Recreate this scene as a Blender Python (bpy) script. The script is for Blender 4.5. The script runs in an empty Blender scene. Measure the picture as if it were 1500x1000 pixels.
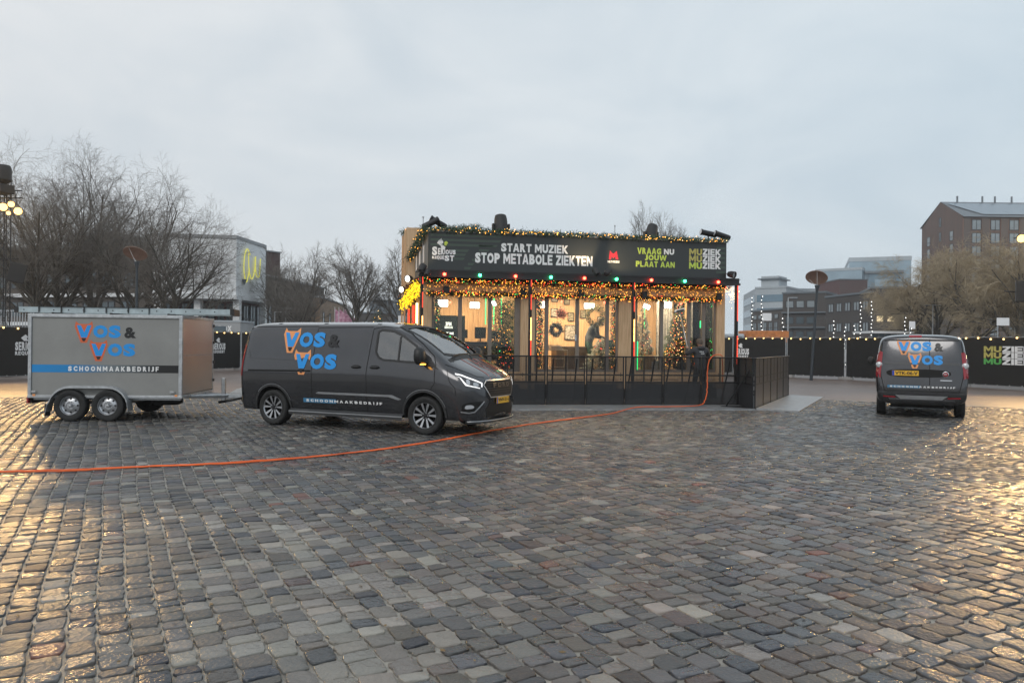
import bpy, bmesh, math, random
import numpy as np
from mathutils import Vector, Matrix, noise
from mathutils.bvhtree import BVHTree
PI = math.pi
R = math.radians
random.seed(7)
rng = np.random.default_rng(7)
scene = bpy.context.scene
col = scene.collection

# ------------------------------------------------------------------ camera
CAM_H, FPX, HY, ROLL = 1.6, 1100.0, 503.0, 0.0105
cd = bpy.data.cameras.new("camera")
cam = bpy.data.objects.new("camera", cd)
col.objects.link(cam)
cd.sensor_width = 36.0
cd.lens = FPX / 1500 * 36.0
cd.clip_start = 0.05
cd.clip_end = 3000
cam.matrix_world = (Matrix.Translation((0, 0, CAM_H)) @ Matrix.Rotation(PI / 2 + math.atan((HY - 500) / FPX), 4, 'X')
                    @ Matrix.Rotation(ROLL, 4, 'Z'))
scene.camera = cam

# ------------------------------------------------------------------ overcast dawn sky, weak soft sun
SUN_EL, SUN_AZ = R(38), R(205)
world = bpy.data.worlds.new("World")
scene.world = world
world.use_nodes = True
wn, wl = world.node_tree.nodes, world.node_tree.links
wn.clear()
sky = wn.new('ShaderNodeTexSky'); sky.sky_type = 'NISHITA'; sky.sun_disc = False
sky.sun_elevation = SUN_EL; sky.sun_rotation = SUN_AZ; sky.air_density = 1.5; sky.dust_density = 3.0
tc = wn.new('ShaderNodeTexCoord')
mp = wn.new('ShaderNodeMapping'); mp.inputs['Scale'].default_value = (1.0, 1.0, 2.6)
nz = wn.new('ShaderNodeTexNoise'); nz.inputs['Scale'].default_value = 2.6; nz.inputs['Detail'].default_value = 7; nz.inputs['Roughness'].default_value = .55; nz.inputs['Distortion'].default_value = .6
rp = wn.new('ShaderNodeValToRGB')
rp.color_ramp.elements[0].position = .30; rp.color_ramp.elements[0].color = (.620, .688, .748, 1)
rp.color_ramp.elements[1].position = .72; rp.color_ramp.elements[1].color = (.800, .832, .858, 1)
# broad change of the overcast from the paler left to the bluer right
sx = wn.new('ShaderNodeSeparateXYZ')
mr = wn.new('ShaderNodeMapRange'); mr.inputs[1].default_value = -.6; mr.inputs[2].default_value = .6; mr.inputs[3].default_value = 0; mr.inputs[4].default_value = 1
m1 = wn.new('ShaderNodeMix'); m1.data_type = 'RGBA'
m1.inputs[6].default_value = (1.02, 1.0, .985, 1); m1.inputs[7].default_value = (.90, .965, 1.0, 1)
mu = wn.new('ShaderNodeMix'); mu.data_type = 'RGBA'; mu.blend_type = 'MULTIPLY'; mu.inputs[0].default_value = 1
bc = wn.new('ShaderNodeBackground'); bc.inputs[1].default_value = .98
bs = wn.new('ShaderNodeBackground'); bs.inputs[1].default_value = .05
ms = wn.new('ShaderNodeMixShader'); ms.inputs[0].default_value = .94
wo = wn.new('ShaderNodeOutputWorld')
wl.new(tc.outputs['Generated'], mp.inputs[0]); wl.new(mp.outputs[0], nz.inputs[0]); wl.new(nz.outputs[0], rp.inputs[0])
wl.new(tc.outputs['Generated'], sx.inputs[0]); wl.new(sx.outputs[0], mr.inputs[0]); wl.new(mr.outputs[0], m1.inputs[0])
wl.new(rp.outputs[0], mu.inputs[6]); wl.new(m1.outputs[2], mu.inputs[7]); wl.new(mu.outputs[2], bc.inputs[0])
wl.new(sky.outputs[0], bs.inputs[0])
wl.new(bs.outputs[0], ms.inputs[1]); wl.new(bc.outputs[0], ms.inputs[2]); wl.new(ms.outputs[0], wo.inputs[0])
sd = bpy.data.lights.new("sun", 'SUN'); sd.energy = .85; sd.angle = R(25); sd.color = (1, .96, .9)
so = bpy.data.objects.new("sun", sd); col.objects.link(so)
# sky rotation is measured clockwise from +Y
sdir = Vector((math.sin(SUN_AZ) * math.cos(SUN_EL), math.cos(SUN_AZ) * math.cos(SUN_EL), math.sin(SUN_EL)))
so.rotation_euler = sdir.to_track_quat('Z', 'Y').to_euler(); so.location = sdir * 60
vs = scene.view_settings
scene.display_settings.display_device = 'sRGB'
vs.view_transform = 'Standard'; vs.look = 'None'; vs.exposure = 0.12; vs.gamma = 1.0; vs.use_curve_mapping = False
scene.cycles.max_bounces = 8; scene.cycles.transparent_max_bounces = 24
scene.cycles.sample_clamp_indirect = 4.0; scene.cycles.caustics_reflective = False; scene.cycles.caustics_refractive = False

# ------------------------------------------------------------------ where a thing stands
def gp(px, py, z=0.0):
    d = (CAM_H - z) * FPX / (py - (HY + ROLL * (px - 750)))
    return Vector(((px - 750 + ROLL * (py - HY)) / FPX * d, d, z))
def at(px, py, d):
    return Vector(((px - 750 + ROLL * (py - HY)) / FPX * d, d, CAM_H - (py - (HY + ROLL * (px - 750))) / FPX * d))

# ------------------------------------------------------------------ materials
MATS = {}
def pm(name, c, rough=.5, metal=0, var=.12, scale=6, bump=0, bscale=60, coat=0, emis=None, es=0, spec=.5, wet=0, vcol=None, c2=None, info=False):
    m = bpy.data.materials.new(name); m.use_nodes = True
    n, l = m.node_tree.nodes, m.node_tree.links
    b = n['Principled BSDF']
    b.inputs['Roughness'].default_value = rough; b.inputs['Metallic'].default_value = metal
    b.inputs['Specular IOR Level'].default_value = spec
    if coat: b.inputs['Coat Weight'].default_value = coat; b.inputs['Coat Roughness'].default_value = .06
    b.inputs['Base Color'].default_value = (*c, 1)
    t = n.new('ShaderNodeTexCoord')
    if var or c2:
        z = n.new('ShaderNodeTexNoise'); z.inputs['Scale'].default_value = scale; z.inputs['Detail'].default_value = 6; z.inputs['Roughness'].default_value = .62
        l.new(t.outputs['Object'], z.inputs[0])
        r = n.new('ShaderNodeValToRGB'); r.color_ramp.elements[0].position = .32; r.color_ramp.elements[1].position = .68
        a = tuple(max(0, x * (1 - var)) for x in c); bb = tuple(min(1, x * (1 + var)) for x in (c2 or c))
        r.color_ramp.elements[0].color = (*a, 1); r.color_ramp.elements[1].color = (*bb, 1)
        l.new(z.outputs[0], r.inputs[0])
        out = r.outputs[0]
        if vcol:
            at_ = n.new('ShaderNodeAttribute'); at_.attribute_name = vcol
            mx = n.new('ShaderNodeMix'); mx.data_type = 'RGBA'; mx.blend_type = 'MULTIPLY'; mx.inputs[0].default_value = 1
            l.new(out, mx.inputs[6]); l.new(at_.outputs[0], mx.inputs[7]); out = mx.outputs[2]
        if info:
            oi = n.new('ShaderNodeObjectInfo')
            mq = n.new('ShaderNodeMapRange'); mq.inputs[3].default_value = .7; mq.inputs[4].default_value = 1.25
            hs = n.new('ShaderNodeHueSaturation'); l.new(oi.outputs['Random'], mq.inputs[0]); l.new(mq.outputs[0], hs.inputs['Value'])
            l.new(out, hs.inputs['Color']); out = hs.outputs[0]
        l.new(out, b.inputs['Base Color'])
        rr = n.new('ShaderNodeMapRange'); rr.inputs[3].default_value = max(.02, rough * .8); rr.inputs[4].default_value = min(1, rough * 1.25)
        l.new(z.outputs[0], rr.inputs[0]); l.new(rr.outputs[0], b.inputs['Roughness'])
    if bump:
        z2 = n.new('ShaderNodeTexNoise'); z2.inputs['Scale'].default_value = bscale; z2.inputs['Detail'].default_value = 4
        l.new(t.outputs['Object'], z2.inputs[0])
        bp = n.new('ShaderNodeBump'); bp.inputs['Strength'].default_value = bump; bp.inputs['Distance'].default_value = .02
        l.new(z2.outputs[0], bp.inputs['Height']); l.new(bp.outputs[0], b.inputs['Normal'])
    if emis:
        b.inputs['Emission Color'].default_value = (*emis, 1); b.inputs['Emission Strength'].default_value = es
    MATS[name] = m
    return m
def glassm(name, tint, refl=1.0, rough=.02, ior=1.5):
    m = bpy.data.materials.new(name); m.use_nodes = True
    n, l = m.node_tree.nodes, m.node_tree.links; n.clear()
    o = n.new('ShaderNodeOutputMaterial'); t = n.new('ShaderNodeBsdfTransparent'); g = n.new('ShaderNodeBsdfGlossy'); x = n.new('ShaderNodeMixShader')
    f = n.new('ShaderNodeFresnel'); f.inputs[0].default_value = ior
    t.inputs[0].default_value = (*tint, 1); g.inputs[0].default_value = (refl, refl, refl, 1); g.inputs['Roughness'].default_value = rough
    l.new(f.outputs[0], x.inputs[0]); l.new(t.outputs[0], x.inputs[1]); l.new(g.outputs[0], x.inputs[2]); l.new(x.outputs[0], o.inputs[0])
    MATS[name] = m; return m
def meshm(name, c, op, rough=.6):
    m = bpy.data.materials.new(name); m.use_nodes = True
    n, l = m.node_tree.nodes, m.node_tree.links
    b = n['Principled BSDF']; b.inputs['Base Color'].default_value = (*c, 1); b.inputs['Roughness'].default_value = rough; b.inputs['Alpha'].default_value = op
    MATS[name] = m; return m
def em(name, c, s):
    return pm(name, tuple(min(1, x) * .6 for x in c), .4, emis=c, es=s, var=0)

# ------------------------------------------------------------------ mesh builder
class MB:
    def __init__(s): s.v = []; s.f = []; s.m = []; s.k = 0
    def mat(s, k): s.k = k; return s
    def add(s, vs, fs):
        o = len(s.v); s.v += [tuple(v) for v in vs]; s.f += [tuple(i + o for i in f) for f in fs]; s.m += [s.k] * len(fs); return s
    def box(s, x0, x1, y0, y1, z0, z1, M=None):
        vs = [(x0, y0, z0), (x1, y0, z0), (x1, y1, z0), (x0, y1, z0), (x0, y0, z1), (x1, y0, z1), (x1, y1, z1), (x0, y1, z1)]
        if M: vs = [M @ Vector(v) for v in vs]
        return s.add(vs, [(0, 3, 2, 1), (4, 5, 6, 7), (0, 1, 5, 4), (1, 2, 6, 5), (2, 3, 7, 6), (3, 0, 4, 7)])
    def tube(s, pts, r, n=8, cap=True):
        pts = [Vector(p) for p in pts]; rs = r if isinstance(r, (list, tuple)) else [r] * len(pts)
        vs, fs = [], []; u = None
        for i, p in enumerate(pts):
            d = (pts[min(i + 1, len(pts) - 1)] - pts[max(i - 1, 0)]).normalized()
            if u is None: u = d.orthogonal().normalized()
            u = (u - d * u.dot(d)); u = u.normalized() if u.length > 1e-6 else d.orthogonal().normalized()
            w = d.cross(u)
            for k in range(n):
                a = 2 * PI * k / n; vs.append(p + (u * math.cos(a) + w * math.sin(a)) * rs[i])
        for i in range(len(pts) - 1):
            for k in range(n):
                a, b = i * n + k, i * n + (k + 1) % n; fs.append((a, b, b + n, a + n))
        if cap: fs.append(tuple(range(n))[::-1]); fs.append(tuple(range((len(pts) - 1) * n, len(pts) * n)))
        return s.add(vs, fs)
    def lathe(s, prof, n=24, M=None, cap=False):   # prof (r,h) round Z
        vs, fs = [], []
        for r, h in prof:
            for k in range(n):
                a = 2 * PI * k / n; v = Vector((r * math.cos(a), r * math.sin(a), h)); vs.append(M @ v if M else v)
        for i in range(len(prof) - 1):
            for k in range(n):
                a, b = i * n + k, i * n + (k + 1) % n; fs.append((a, b, b + n, a + n))
        if cap: fs.append(tuple(range(n))[::-1]); fs.append(tuple(range((len(prof) - 1) * n, len(prof) * n)))
        return s.add(vs, fs)
    def prism(s, poly, h0, h1, M=None):            # poly (x,y) extruded in z
        n = len(poly); vs = [(x, y, h0) for x, y in poly] + [(x, y, h1) for x, y in poly]
        if M: vs = [M @ Vector(v) for v in vs]
        return s.add(vs, [tuple(range(n))[::-1], tuple(range(n, 2 * n))] + [(i, (i + 1) % n, (i + 1) % n + n, i + n) for i in range(n)])
    def ball(s, c, r, n=8, m=5, sc=(1, 1, 1)):
        c = Vector(c); vs, fs = [], []
        for j in range(m + 1):
            t = PI * j / m
            for k in range(n):
                a = 2 * PI * k / n; vs.append(c + Vector((r * sc[0] * math.sin(t) * math.cos(a), r * sc[1] * math.sin(t) * math.sin(a), r * sc[2] * math.cos(t))))
        for j in range(m):
            for k in range(n):
                a, b = j * n + k, j * n + (k + 1) % n; fs.append((a, a + n, b + n, b))
        return s.add(vs, fs)
    def octa(s, c, r):
        x, y, z = c
        return s.add([(x + r, y, z), (x, y + r, z), (x - r, y, z), (x, y - r, z), (x, y, z + r), (x, y, z - r)],
                     [(0, 1, 4), (1, 2, 4), (2, 3, 4), (3, 0, 4), (1, 0, 5), (2, 1, 5), (3, 2, 5), (0, 3, 5)])
    def mesh(s, name, mats, smooth=None):
        me = bpy.data.meshes.new(name); me.from_pydata(s.v, [], s.f)
        for m in (mats if isinstance(mats, (list, tuple)) else [mats]): me.materials.append(MATS[m] if isinstance(m, str) else m)
        me.polygons.foreach_set('material_index', s.m)
        if smooth is not None: me.shade_smooth() if smooth == 180 else shade(me, smooth)
        me.update(); return me
    def build(s, name, mats, parent=None, M=None, smooth=None, bevel=0, **kw):
        o = bpy.data.objects.new(name, s.mesh(name, mats, smooth)); col.objects.link(o)
        if parent: o.parent = parent
        if M is not None: o.matrix_local = M
        if bevel:
            b = o.modifiers.new('bevel', 'BEVEL'); b.width = bevel; b.segments = 2; b.limit_method = 'ANGLE'; b.angle_limit = R(40)
        tag(o, **kw); return o
def shade(me, deg):
    me.shade_smooth()
    bm = bmesh.new(); bm.from_mesh(me); a = R(deg)
    for e in bm.edges:
        if len(e.link_faces) != 2 or e.calc_face_angle(0) > a: e.smooth = False
    bm.to_mesh(me); bm.free()
def tag(o, label=None, cat=None, group=None, kind=None):
    if label: o['label'] = label
    if cat: o['category'] = cat
    if group: o['group'] = group
    if kind: o['kind'] = kind
    return o
def empty(name, loc=(0, 0, 0), rz=0, M=None, parent=None, **kw):
    e = bpy.data.objects.new(name, None); col.objects.link(e); e.empty_display_size = .2
    if M is not None: e.matrix_world = M
    else: e.location = loc; e.rotation_euler = (0, 0, rz)
    if parent: e.parent = parent
    return tag(e, **kw)
def copy_tree(o, parent=None):
    c = o.copy(); col.objects.link(c); c.parent = parent
    for ch in list(o.children): copy_tree(ch, c)
    return c
def link(name, me, parent=None, M=None, **kw):
    o = bpy.data.objects.new(name, me); col.objects.link(o)
    if parent: o.parent = parent
    if M is not None: o.matrix_local = M
    return tag(o, **kw)
# flat lettering as a mesh in the XY plane (x right, y up)
def text_pts(body, size=1.0, bold=.0, sx=1.0, align='LEFT', space=1.0, res=3):
    cu = bpy.data.curves.new('t', 'FONT'); cu.body = body; cu.size = size; cu.offset = bold * size; cu.align_x = align; cu.space_character = space; cu.resolution_u = res
    o = bpy.data.objects.new('t', cu); col.objects.link(o)
    dg = bpy.context.evaluated_depsgraph_get(); dg.update()
    me = o.evaluated_get(dg).to_mesh()
    vs = [(v.co.x * sx, v.co.y) for v in me.vertices]; fs = [tuple(p.vertices) for p in me.polygons]
    bpy.data.objects.remove(o); bpy.data.curves.remove(cu)
    return vs, fs
def _t(*pts): return list(pts)
T_ = .25
GL = {
 'A': (1.0, [[(0, 0), (.27, 0), (.34, .2), (.66, .2), (.73, 0), (1, 0), (.65, 1), (.35, 1)], [(.41, .4), (.59, .4), (.5, .72)]]),
 'E': (.78, [[(0, 0), (.78, 0), (.78, .22), (.27, .22), (.27, .39), (.72, .39), (.72, .61), (.27, .61), (.27, .78), (.78, .78), (.78, 1), (0, 1)]]),
 'F': (.74, [[(0, 0), (.27, 0), (.27, .36), (.68, .36), (.68, .58), (.27, .58), (.27, .78), (.74, .78), (.74, 1), (0, 1)]]),
 'H': (.90, [[(0, 0), (.27, 0), (.27, .39), (.63, .39), (.63, 0), (.9, 0), (.9, 1), (.63, 1), (.63, .61), (.27, .61), (.27, 1), (0, 1)]]),
 'I': (.27, [[(0, 0), (.27, 0), (.27, 1), (0, 1)]]),
 'K': (.95, [[(0, 0), (.27, 0), (.27, .36), (.60, 0), (.95, 0), (.52, .52), (.93, 1), (.58, 1), (.27, .62), (.27, 1), (0, 1)]]),
 'L': (.74, [[(0, 0), (.74, 0), (.74, .23), (.27, .23), (.27, 1), (0, 1)]]),
 'M': (1.1, [[(0, 0), (.26, 0), (.26, .56), (.47, .20), (.63, .20), (.84, .56), (.84, 0), (1.1, 0), (1.1, 1), (.82, 1), (.55, .53), (.28, 1), (0, 1)]]),
 'N': (.95, [[(0, 0), (.26, 0), (.26, .56), (.69, 0), (.95, 0), (.95, 1), (.69, 1), (.69, .44), (.26, 1), (0, 1)]]),
 'T': (.82, [[(.275, 0), (.545, 0), (.545, .77), (.82, .77), (.82, 1), (0, 1), (0, .77), (.275, .77)]]),
 'V': (1.0, [[(.36, 0), (.64, 0), (1, 1), (.72, 1), (.5, .34), (.28, 1), (0, 1)]]),
 'W': (1.4, [[(.26, 0), (.52, 0), (.70, .56), (.88, 0), (1.14, 0), (1.4, 1), (1.13, 1), (1.0, .40), (.82, 1), (.58, 1), (.40, .40), (.27, 1), (0, 1)]]),
 'X': (.96, [[(0, 0), (.31, 0), (.48, .30), (.65, 0), (.96, 0), (.64, .51), (.94, 1), (.63, 1), (.48, .72), (.33, 1), (.02, 1), (.32, .51)]]),
 'Z': (.82, [[(0, 0), (.82, 0), (.82, .23), (.38, .23), (.82, .80), (.82, 1), (.02, 1), (.02, .77), (.44, .77), (0, .20)]]),
}
GW = {'O': 1.02, 'Q': 1.02, 'S': .86, 'G': 1.0, 'C': .92, 'D': .92, 'B': .88, 'R': .90, 'P': .86, 'U': .92, 'J': .62, '&': .95}
_gc = {}
def _tess(loops):
    cu = bpy.data.curves.new('t', 'CURVE'); cu.dimensions = '2D'; cu.fill_mode = 'BOTH'
    for lp in loops:
        sp = cu.splines.new('POLY'); sp.points.add(len(lp) - 1); sp.use_cyclic_u = True
        for i, p in enumerate(lp): sp.points[i].co = (p[0], p[1], 0, 1)
    o = bpy.data.objects.new('t', cu); col.objects.link(o)
    dg = bpy.context.evaluated_depsgraph_get(); dg.update(); me = o.evaluated_get(dg).to_mesh()
    r = [(v.co.x, v.co.y) for v in me.vertices], [tuple(p.vertices) for p in me.polygons]
    bpy.data.objects.remove(o); bpy.data.curves.remove(cu); return r
def block_text(body, gap=.10, space=.45):
    x = 0; V = []; F = []
    for c in body:
        if c == ' ': x += space; continue
        if c not in _gc:
            if c in GL: _gc[c] = (GL[c][0], _tess(GL[c][1]))
            else:
                w = GW.get(c, .8); _gc[c] = (w, fit(text_pts(c, 1, .062 if c in 'OQSGCDBRPUJ' else .03), 0, w, 0 if c != 'Q' else -.12, 1))
        w, (vs, fs) = _gc[c]; o = len(V)
        V += [(a + x, b) for a, b in vs]; F += [tuple(i + o for i in f) for f in fs]; x += w + gap
    return V, F
def fit(pts, x0, x1, y0, y1):       # stretch flat points into a rectangle
    vs, fs = pts; xs = [v[0] for v in vs]; ys = [v[1] for v in vs]
    a, b, c, d = min(xs), max(xs), min(ys), max(ys)
    return [((v[0] - a) / (b - a) * (x1 - x0) + x0, (v[1] - c) / (d - c) * (y1 - y0) + y0) for v in vs], fs
def flat(mb, pts, f):               # add flat points through a mapping f(x,y)->3d
    vs, fs = pts; mb.add([f(x, y) for x, y in vs], fs); return mb
# ------------------------------------------------------------------ shared materials
pm('paint', (.056, .057, .063), .17, .75, var=.10, scale=1.3, coat=1)
pm('paint_d', (.046, .047, .049), .38, .4, var=.05, scale=2, coat=.6)
pm('stripe', (.016, .016, .018), .3, .2, var=.03, coat=.8)
pm('black', (.012, .012, .013), .45, var=.2)
pm('blackp', (.022, .022, .023), .6, var=.25, bump=.1, bscale=300)
pm('gap', (.004, .004, .004), .8, var=0)
pm('rubber', (.018, .018, .018), .75, var=.3, scale=20, bump=.1)
pm('chrome', (.62, .63, .65), .18, 1, var=.03)
pm('silver', (.50, .51, .53), .32, .85, var=.08)
pm('rimblack', (.02, .02, .022), .35, .3, var=.1)
pm('steel', (.40, .41, .42), .42, .85, var=.2, scale=14)
pm('galv', (.46, .48, .50), .48, .7, var=.22, scale=9)
pm('ladder', (.40, .47, .50), .45, .6, var=.15, scale=6)
pm('whitep', (.72, .73, .74), .5, var=.06)
pm('trailer_side', (.27, .27, .262), .40, .15, var=.10, scale=1.1)
pm('trailer_front', (.55, .53, .51), .30, .85, var=.03, scale=2)
pm('seatcloth', (.012, .012, .014), .8, var=.2)
pm('blue', (.012, .30, .78), .45, var=.03)
pm('orange', (.86, .34, .12), .5, var=.05)
pm('redorange', (.68, .14, .05), .5, var=.05)
pm('white', (.82, .82, .82), .5, var=.02)
pm('palered', (.62, .16, .12), .5, var=.05)
pm('greyink', (.010, .010, .012), .4, var=.05)
pm('plate', (.78, .44, .03), .45, var=.04)
pm('plateblue', (.02, .06, .45), .45, var=.04)
pm('redlens', (.30, .008, .018), .16, var=.1, coat=.6)
pm('clear', (.55, .57, .6), .12, .2, var=.1, coat=1)
pm('lensdark', (.06, .06, .065), .15, .4, var=.1, coat=1)
em('drl', (1, 1, 1), .9)
em('amber', (1, .42, .05), 6)
glassm('vglass', (.50, .54, .55), .95, ior=2.7)
glassm('wglass', (.42, .46, .48), 1.0, ior=4.6)
glassm('glass', (.90, .91, .90), .8, ior=1.45)
pm('barrier', (.016, .017, .019), .42, .35, var=.3, scale=10)
meshm('perf', (.022, .023, .026), .74)
meshm('perf2', (.035, .036, .040), .985, .38)
meshm('grid_mesh', (.012, .012, .014), .30)
pm('alu_plate', (.36, .37, .38), .38, .6, var=.22, scale=5, bump=.15, bscale=80)
pm('concrete', (.33, .32, .31), .7, var=.2, scale=8, bump=.2)
pm('banner', (.0065, .0062, .006), .62, var=.2, scale=1.5)
em('bulbw', (1, .66, .24), 3.6)
pm('cable_o', (.82, .125, .02), .5, var=.30, scale=1.5)
# ------------------------------------------------------------------ ground
def bound(x): return 25.0 - .026 * x * x      # far edge of the cobbled part of the square
def brickmat(name, c1, c2, mort, sx, sy, rot, rough=.5):
    m = bpy.data.materials.new(name); m.use_nodes = True
    n, l = m.node_tree.nodes, m.node_tree.links; b = n['Principled BSDF']
    t = n.new('ShaderNodeTexCoord'); mp_ = n.new('ShaderNodeMapping'); mp_.inputs['Rotation'].default_value = (0, 0, rot)
    br = n.new('ShaderNodeTexBrick'); br.inputs['Scale'].default_value = 1; br.inputs['Brick Width'].default_value = sx; br.inputs['Row Height'].default_value = sy
    br.inputs['Mortar Size'].default_value = sy * .06; br.inputs['Color1'].default_value = (*c1, 1); br.inputs['Color2'].default_value = (*c2, 1); br.inputs['Mortar'].default_value = (*mort, 1); br.inputs['Bias'].default_value = 0
    z = n.new('ShaderNodeTexNoise'); z.inputs['Scale'].default_value = .35; z.inputs['Detail'].default_value = 7
    r = n.new('ShaderNodeMapRange'); r.inputs[3].default_value = .72; r.inputs[4].default_value = 1.25
    mx = n.new('ShaderNodeMix'); mx.data_type = 'RGBA'; mx.blend_type = 'MULTIPLY'; mx.inputs[0].default_value = 1
    l.new(t.outputs['Object'], mp_.inputs[0]); l.new(mp_.outputs[0], br.inputs[0]); l.new(t.outputs['Object'], z.inputs[0]); l.new(z.outputs[0], r.inputs[0])
    l.new(br.outputs[0], mx.inputs[6]); l.new(r.outputs[0], mx.inputs[7]); l.new(mx.outputs[2], b.inputs['Base Color'])
    r2 = n.new('ShaderNodeMapRange'); r2.inputs[3].default_value = rough * .6; r2.inputs[4].default_value = rough * 1.4
    l.new(z.outputs[0], r2.inputs[0]); l.new(r2.outputs[0], b.inputs['Roughness'])
    bp = n.new('ShaderNodeBump'); bp.invert = True; bp.inputs['Strength'].default_value = .5; bp.inputs['Distance'].default_value = .01
    l.new(br.outputs['Fac'], bp.inputs['Height']); l.new(bp.outputs[0], b.inputs['Normal'])
    MATS[name] = m
brickmat('brickpave', (.150, .112, .098), (.200, .150, .130), (.09, .075, .068), .21, .07, R(40), .42)
pm('asphalt', (.055, .055, .057), .55, var=.25, scale=.4, bump=.2, bscale=40)
pm('sand', (.185, .175, .155), .40, var=.40, scale=2.2, bump=.5, bscale=70, c2=(.30, .28, .245))
# cobble: per-stone colour attribute, grain and wet gloss
m = pm('cobble', (1, 1, 1), .36, var=.20, scale=7, vcol='stone', bump=.55, bscale=30)
n_, l_ = m.node_tree.nodes, m.node_tree.links
b_ = n_['Principled BSDF']
wz = n_.new('ShaderNodeTexNoise'); wz.inputs['Scale'].default_value = .45; wz.inputs['Detail'].default_value = 5
wt = n_.new('ShaderNodeTexCoord'); wr = n_.new('ShaderNodeMapRange'); wr.inputs[1].default_value = .3; wr.inputs[2].default_value = .7; wr.inputs[3].default_value = .16; wr.inputs[4].default_value = .42
l_.new(wt.outputs['Object'], wz.inputs[0]); l_.new(wz.outputs[0], wr.inputs[0])
wa = n_.new('ShaderNodeAttribute'); wa.attribute_name = 'stone'
wm = n_.new('ShaderNodeMath'); wm.operation = 'ADD'; wq = n_.new('ShaderNodeMath'); wq.operation = 'MULTIPLY_ADD'; wq.inputs[1].default_value = .34; wq.inputs[2].default_value = -.12
l_.new(wa.outputs['Alpha'], wq.inputs[0]); l_.new(wr.outputs[0], wm.inputs[0]); l_.new(wq.outputs[0], wm.inputs[1]); l_.new(wm.outputs[0], b_.inputs['Roughness'])

MB().add([(-900, -300, -.075), (900, -300, -.075), (900, 1200, -.075), (-900, 1200, -.075)], [(0, 1, 2, 3)]).build('ground', 'asphalt', kind='structure')
# brick paving beyond the cobbles, bounded by a pale stone strip
xs = np.linspace(-40, 40, 81)
vs = []; fs = []
def bnd2(x): return max(bound(x), -6 + 0 * x)
for i, x in enumerate(xs): vs += [(x, bnd2(x) + .12, 0), (x, 62, 0)]
for i in range(80): fs.append((2 * i, 2 * i + 2, 2 * i + 3, 2 * i + 1))
MB().add(vs, fs).build('brick_paving', 'brickpave', kind='structure')
vs = []; fs = []
for i, x in enumerate(xs): vs += [(x, bnd2(x) - .02, .004), (x, bnd2(x) + .13, .006)]
for i in range(80): fs.append((2 * i, 2 * i + 2, 2 * i + 3, 2 * i + 1))
MB().add(vs, fs).build('stone_edging', 'concrete', kind='structure')
plaza = empty('cobbled_square', (0, 0, 0), kind='structure')
vs = []; fs = []
for i, x in enumerate(xs): vs += [(x, -30, -.014), (x, bnd2(x) + .05, -.014)]
for i in range(80): fs.append((2 * i, 2 * i + 2, 2 * i + 3, 2 * i + 1))
MB().add(vs, fs).build('joint_sand', 'sand', plaza)

def warp(a, b):
    return (.10 * np.sin(a * .23 + .6) + .03 * np.sin(a * .61 + b * .2) + .012 * np.sin(a * 1.7 + b * .9 + 2), )
ca, sa = .891, .454
stones = []
bpos = -34.0
g = np.random.default_rng(11)
while bpos < 36.0:
    wd = float(np.clip(g.normal(.158, .012), .13, .19))
    # lengths along the course
    n = 420
    ln = np.where(g.random(n) < .38, g.uniform(.085, .13, n), g.uniform(.14, .22, n))
    e = np.concatenate([[0], np.cumsum(ln)]) - 22.0 + g.uniform(0, .2)
    a0, a1 = e[:-1], e[1:]
    ac = (a0 + a1) / 2; bc_ = np.full(n, bpos + wd / 2)
    bc_ = bc_ + warp(ac, bc_)[0]
    X = -sa * ac + ca * bc_; Y = ca * ac + sa * bc_
    k = (Y > 1.6) & (Y < 25.0 - .026 * X * X - .05) & (np.abs(X) < .72 * Y + 2.0)
    for i in np.where(k)[0]: stones.append((X[i], Y[i], (a1[i] - a0[i]) / 2, wd / 2))
    bpos += wd
S = np.array(stones); N = len(S)
print('stones', N)
# per stone colour (linear)
pal = np.array([(.148, .141, .132), (.116, .115, .113), (.088, .093, .101), (.158, .140, .122), (.124, .106, .095), (.300, .280, .248), (.235, .222, .198), (.055, .061, .076), (.142, .100, .090), (.200, .096, .074)])
pw = np.array([.24, .19, .15, .14, .09, .035, .07, .05, .020, .006]); pw /= pw.sum()
ci = g.choice(len(pal), N, p=pw)
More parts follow.
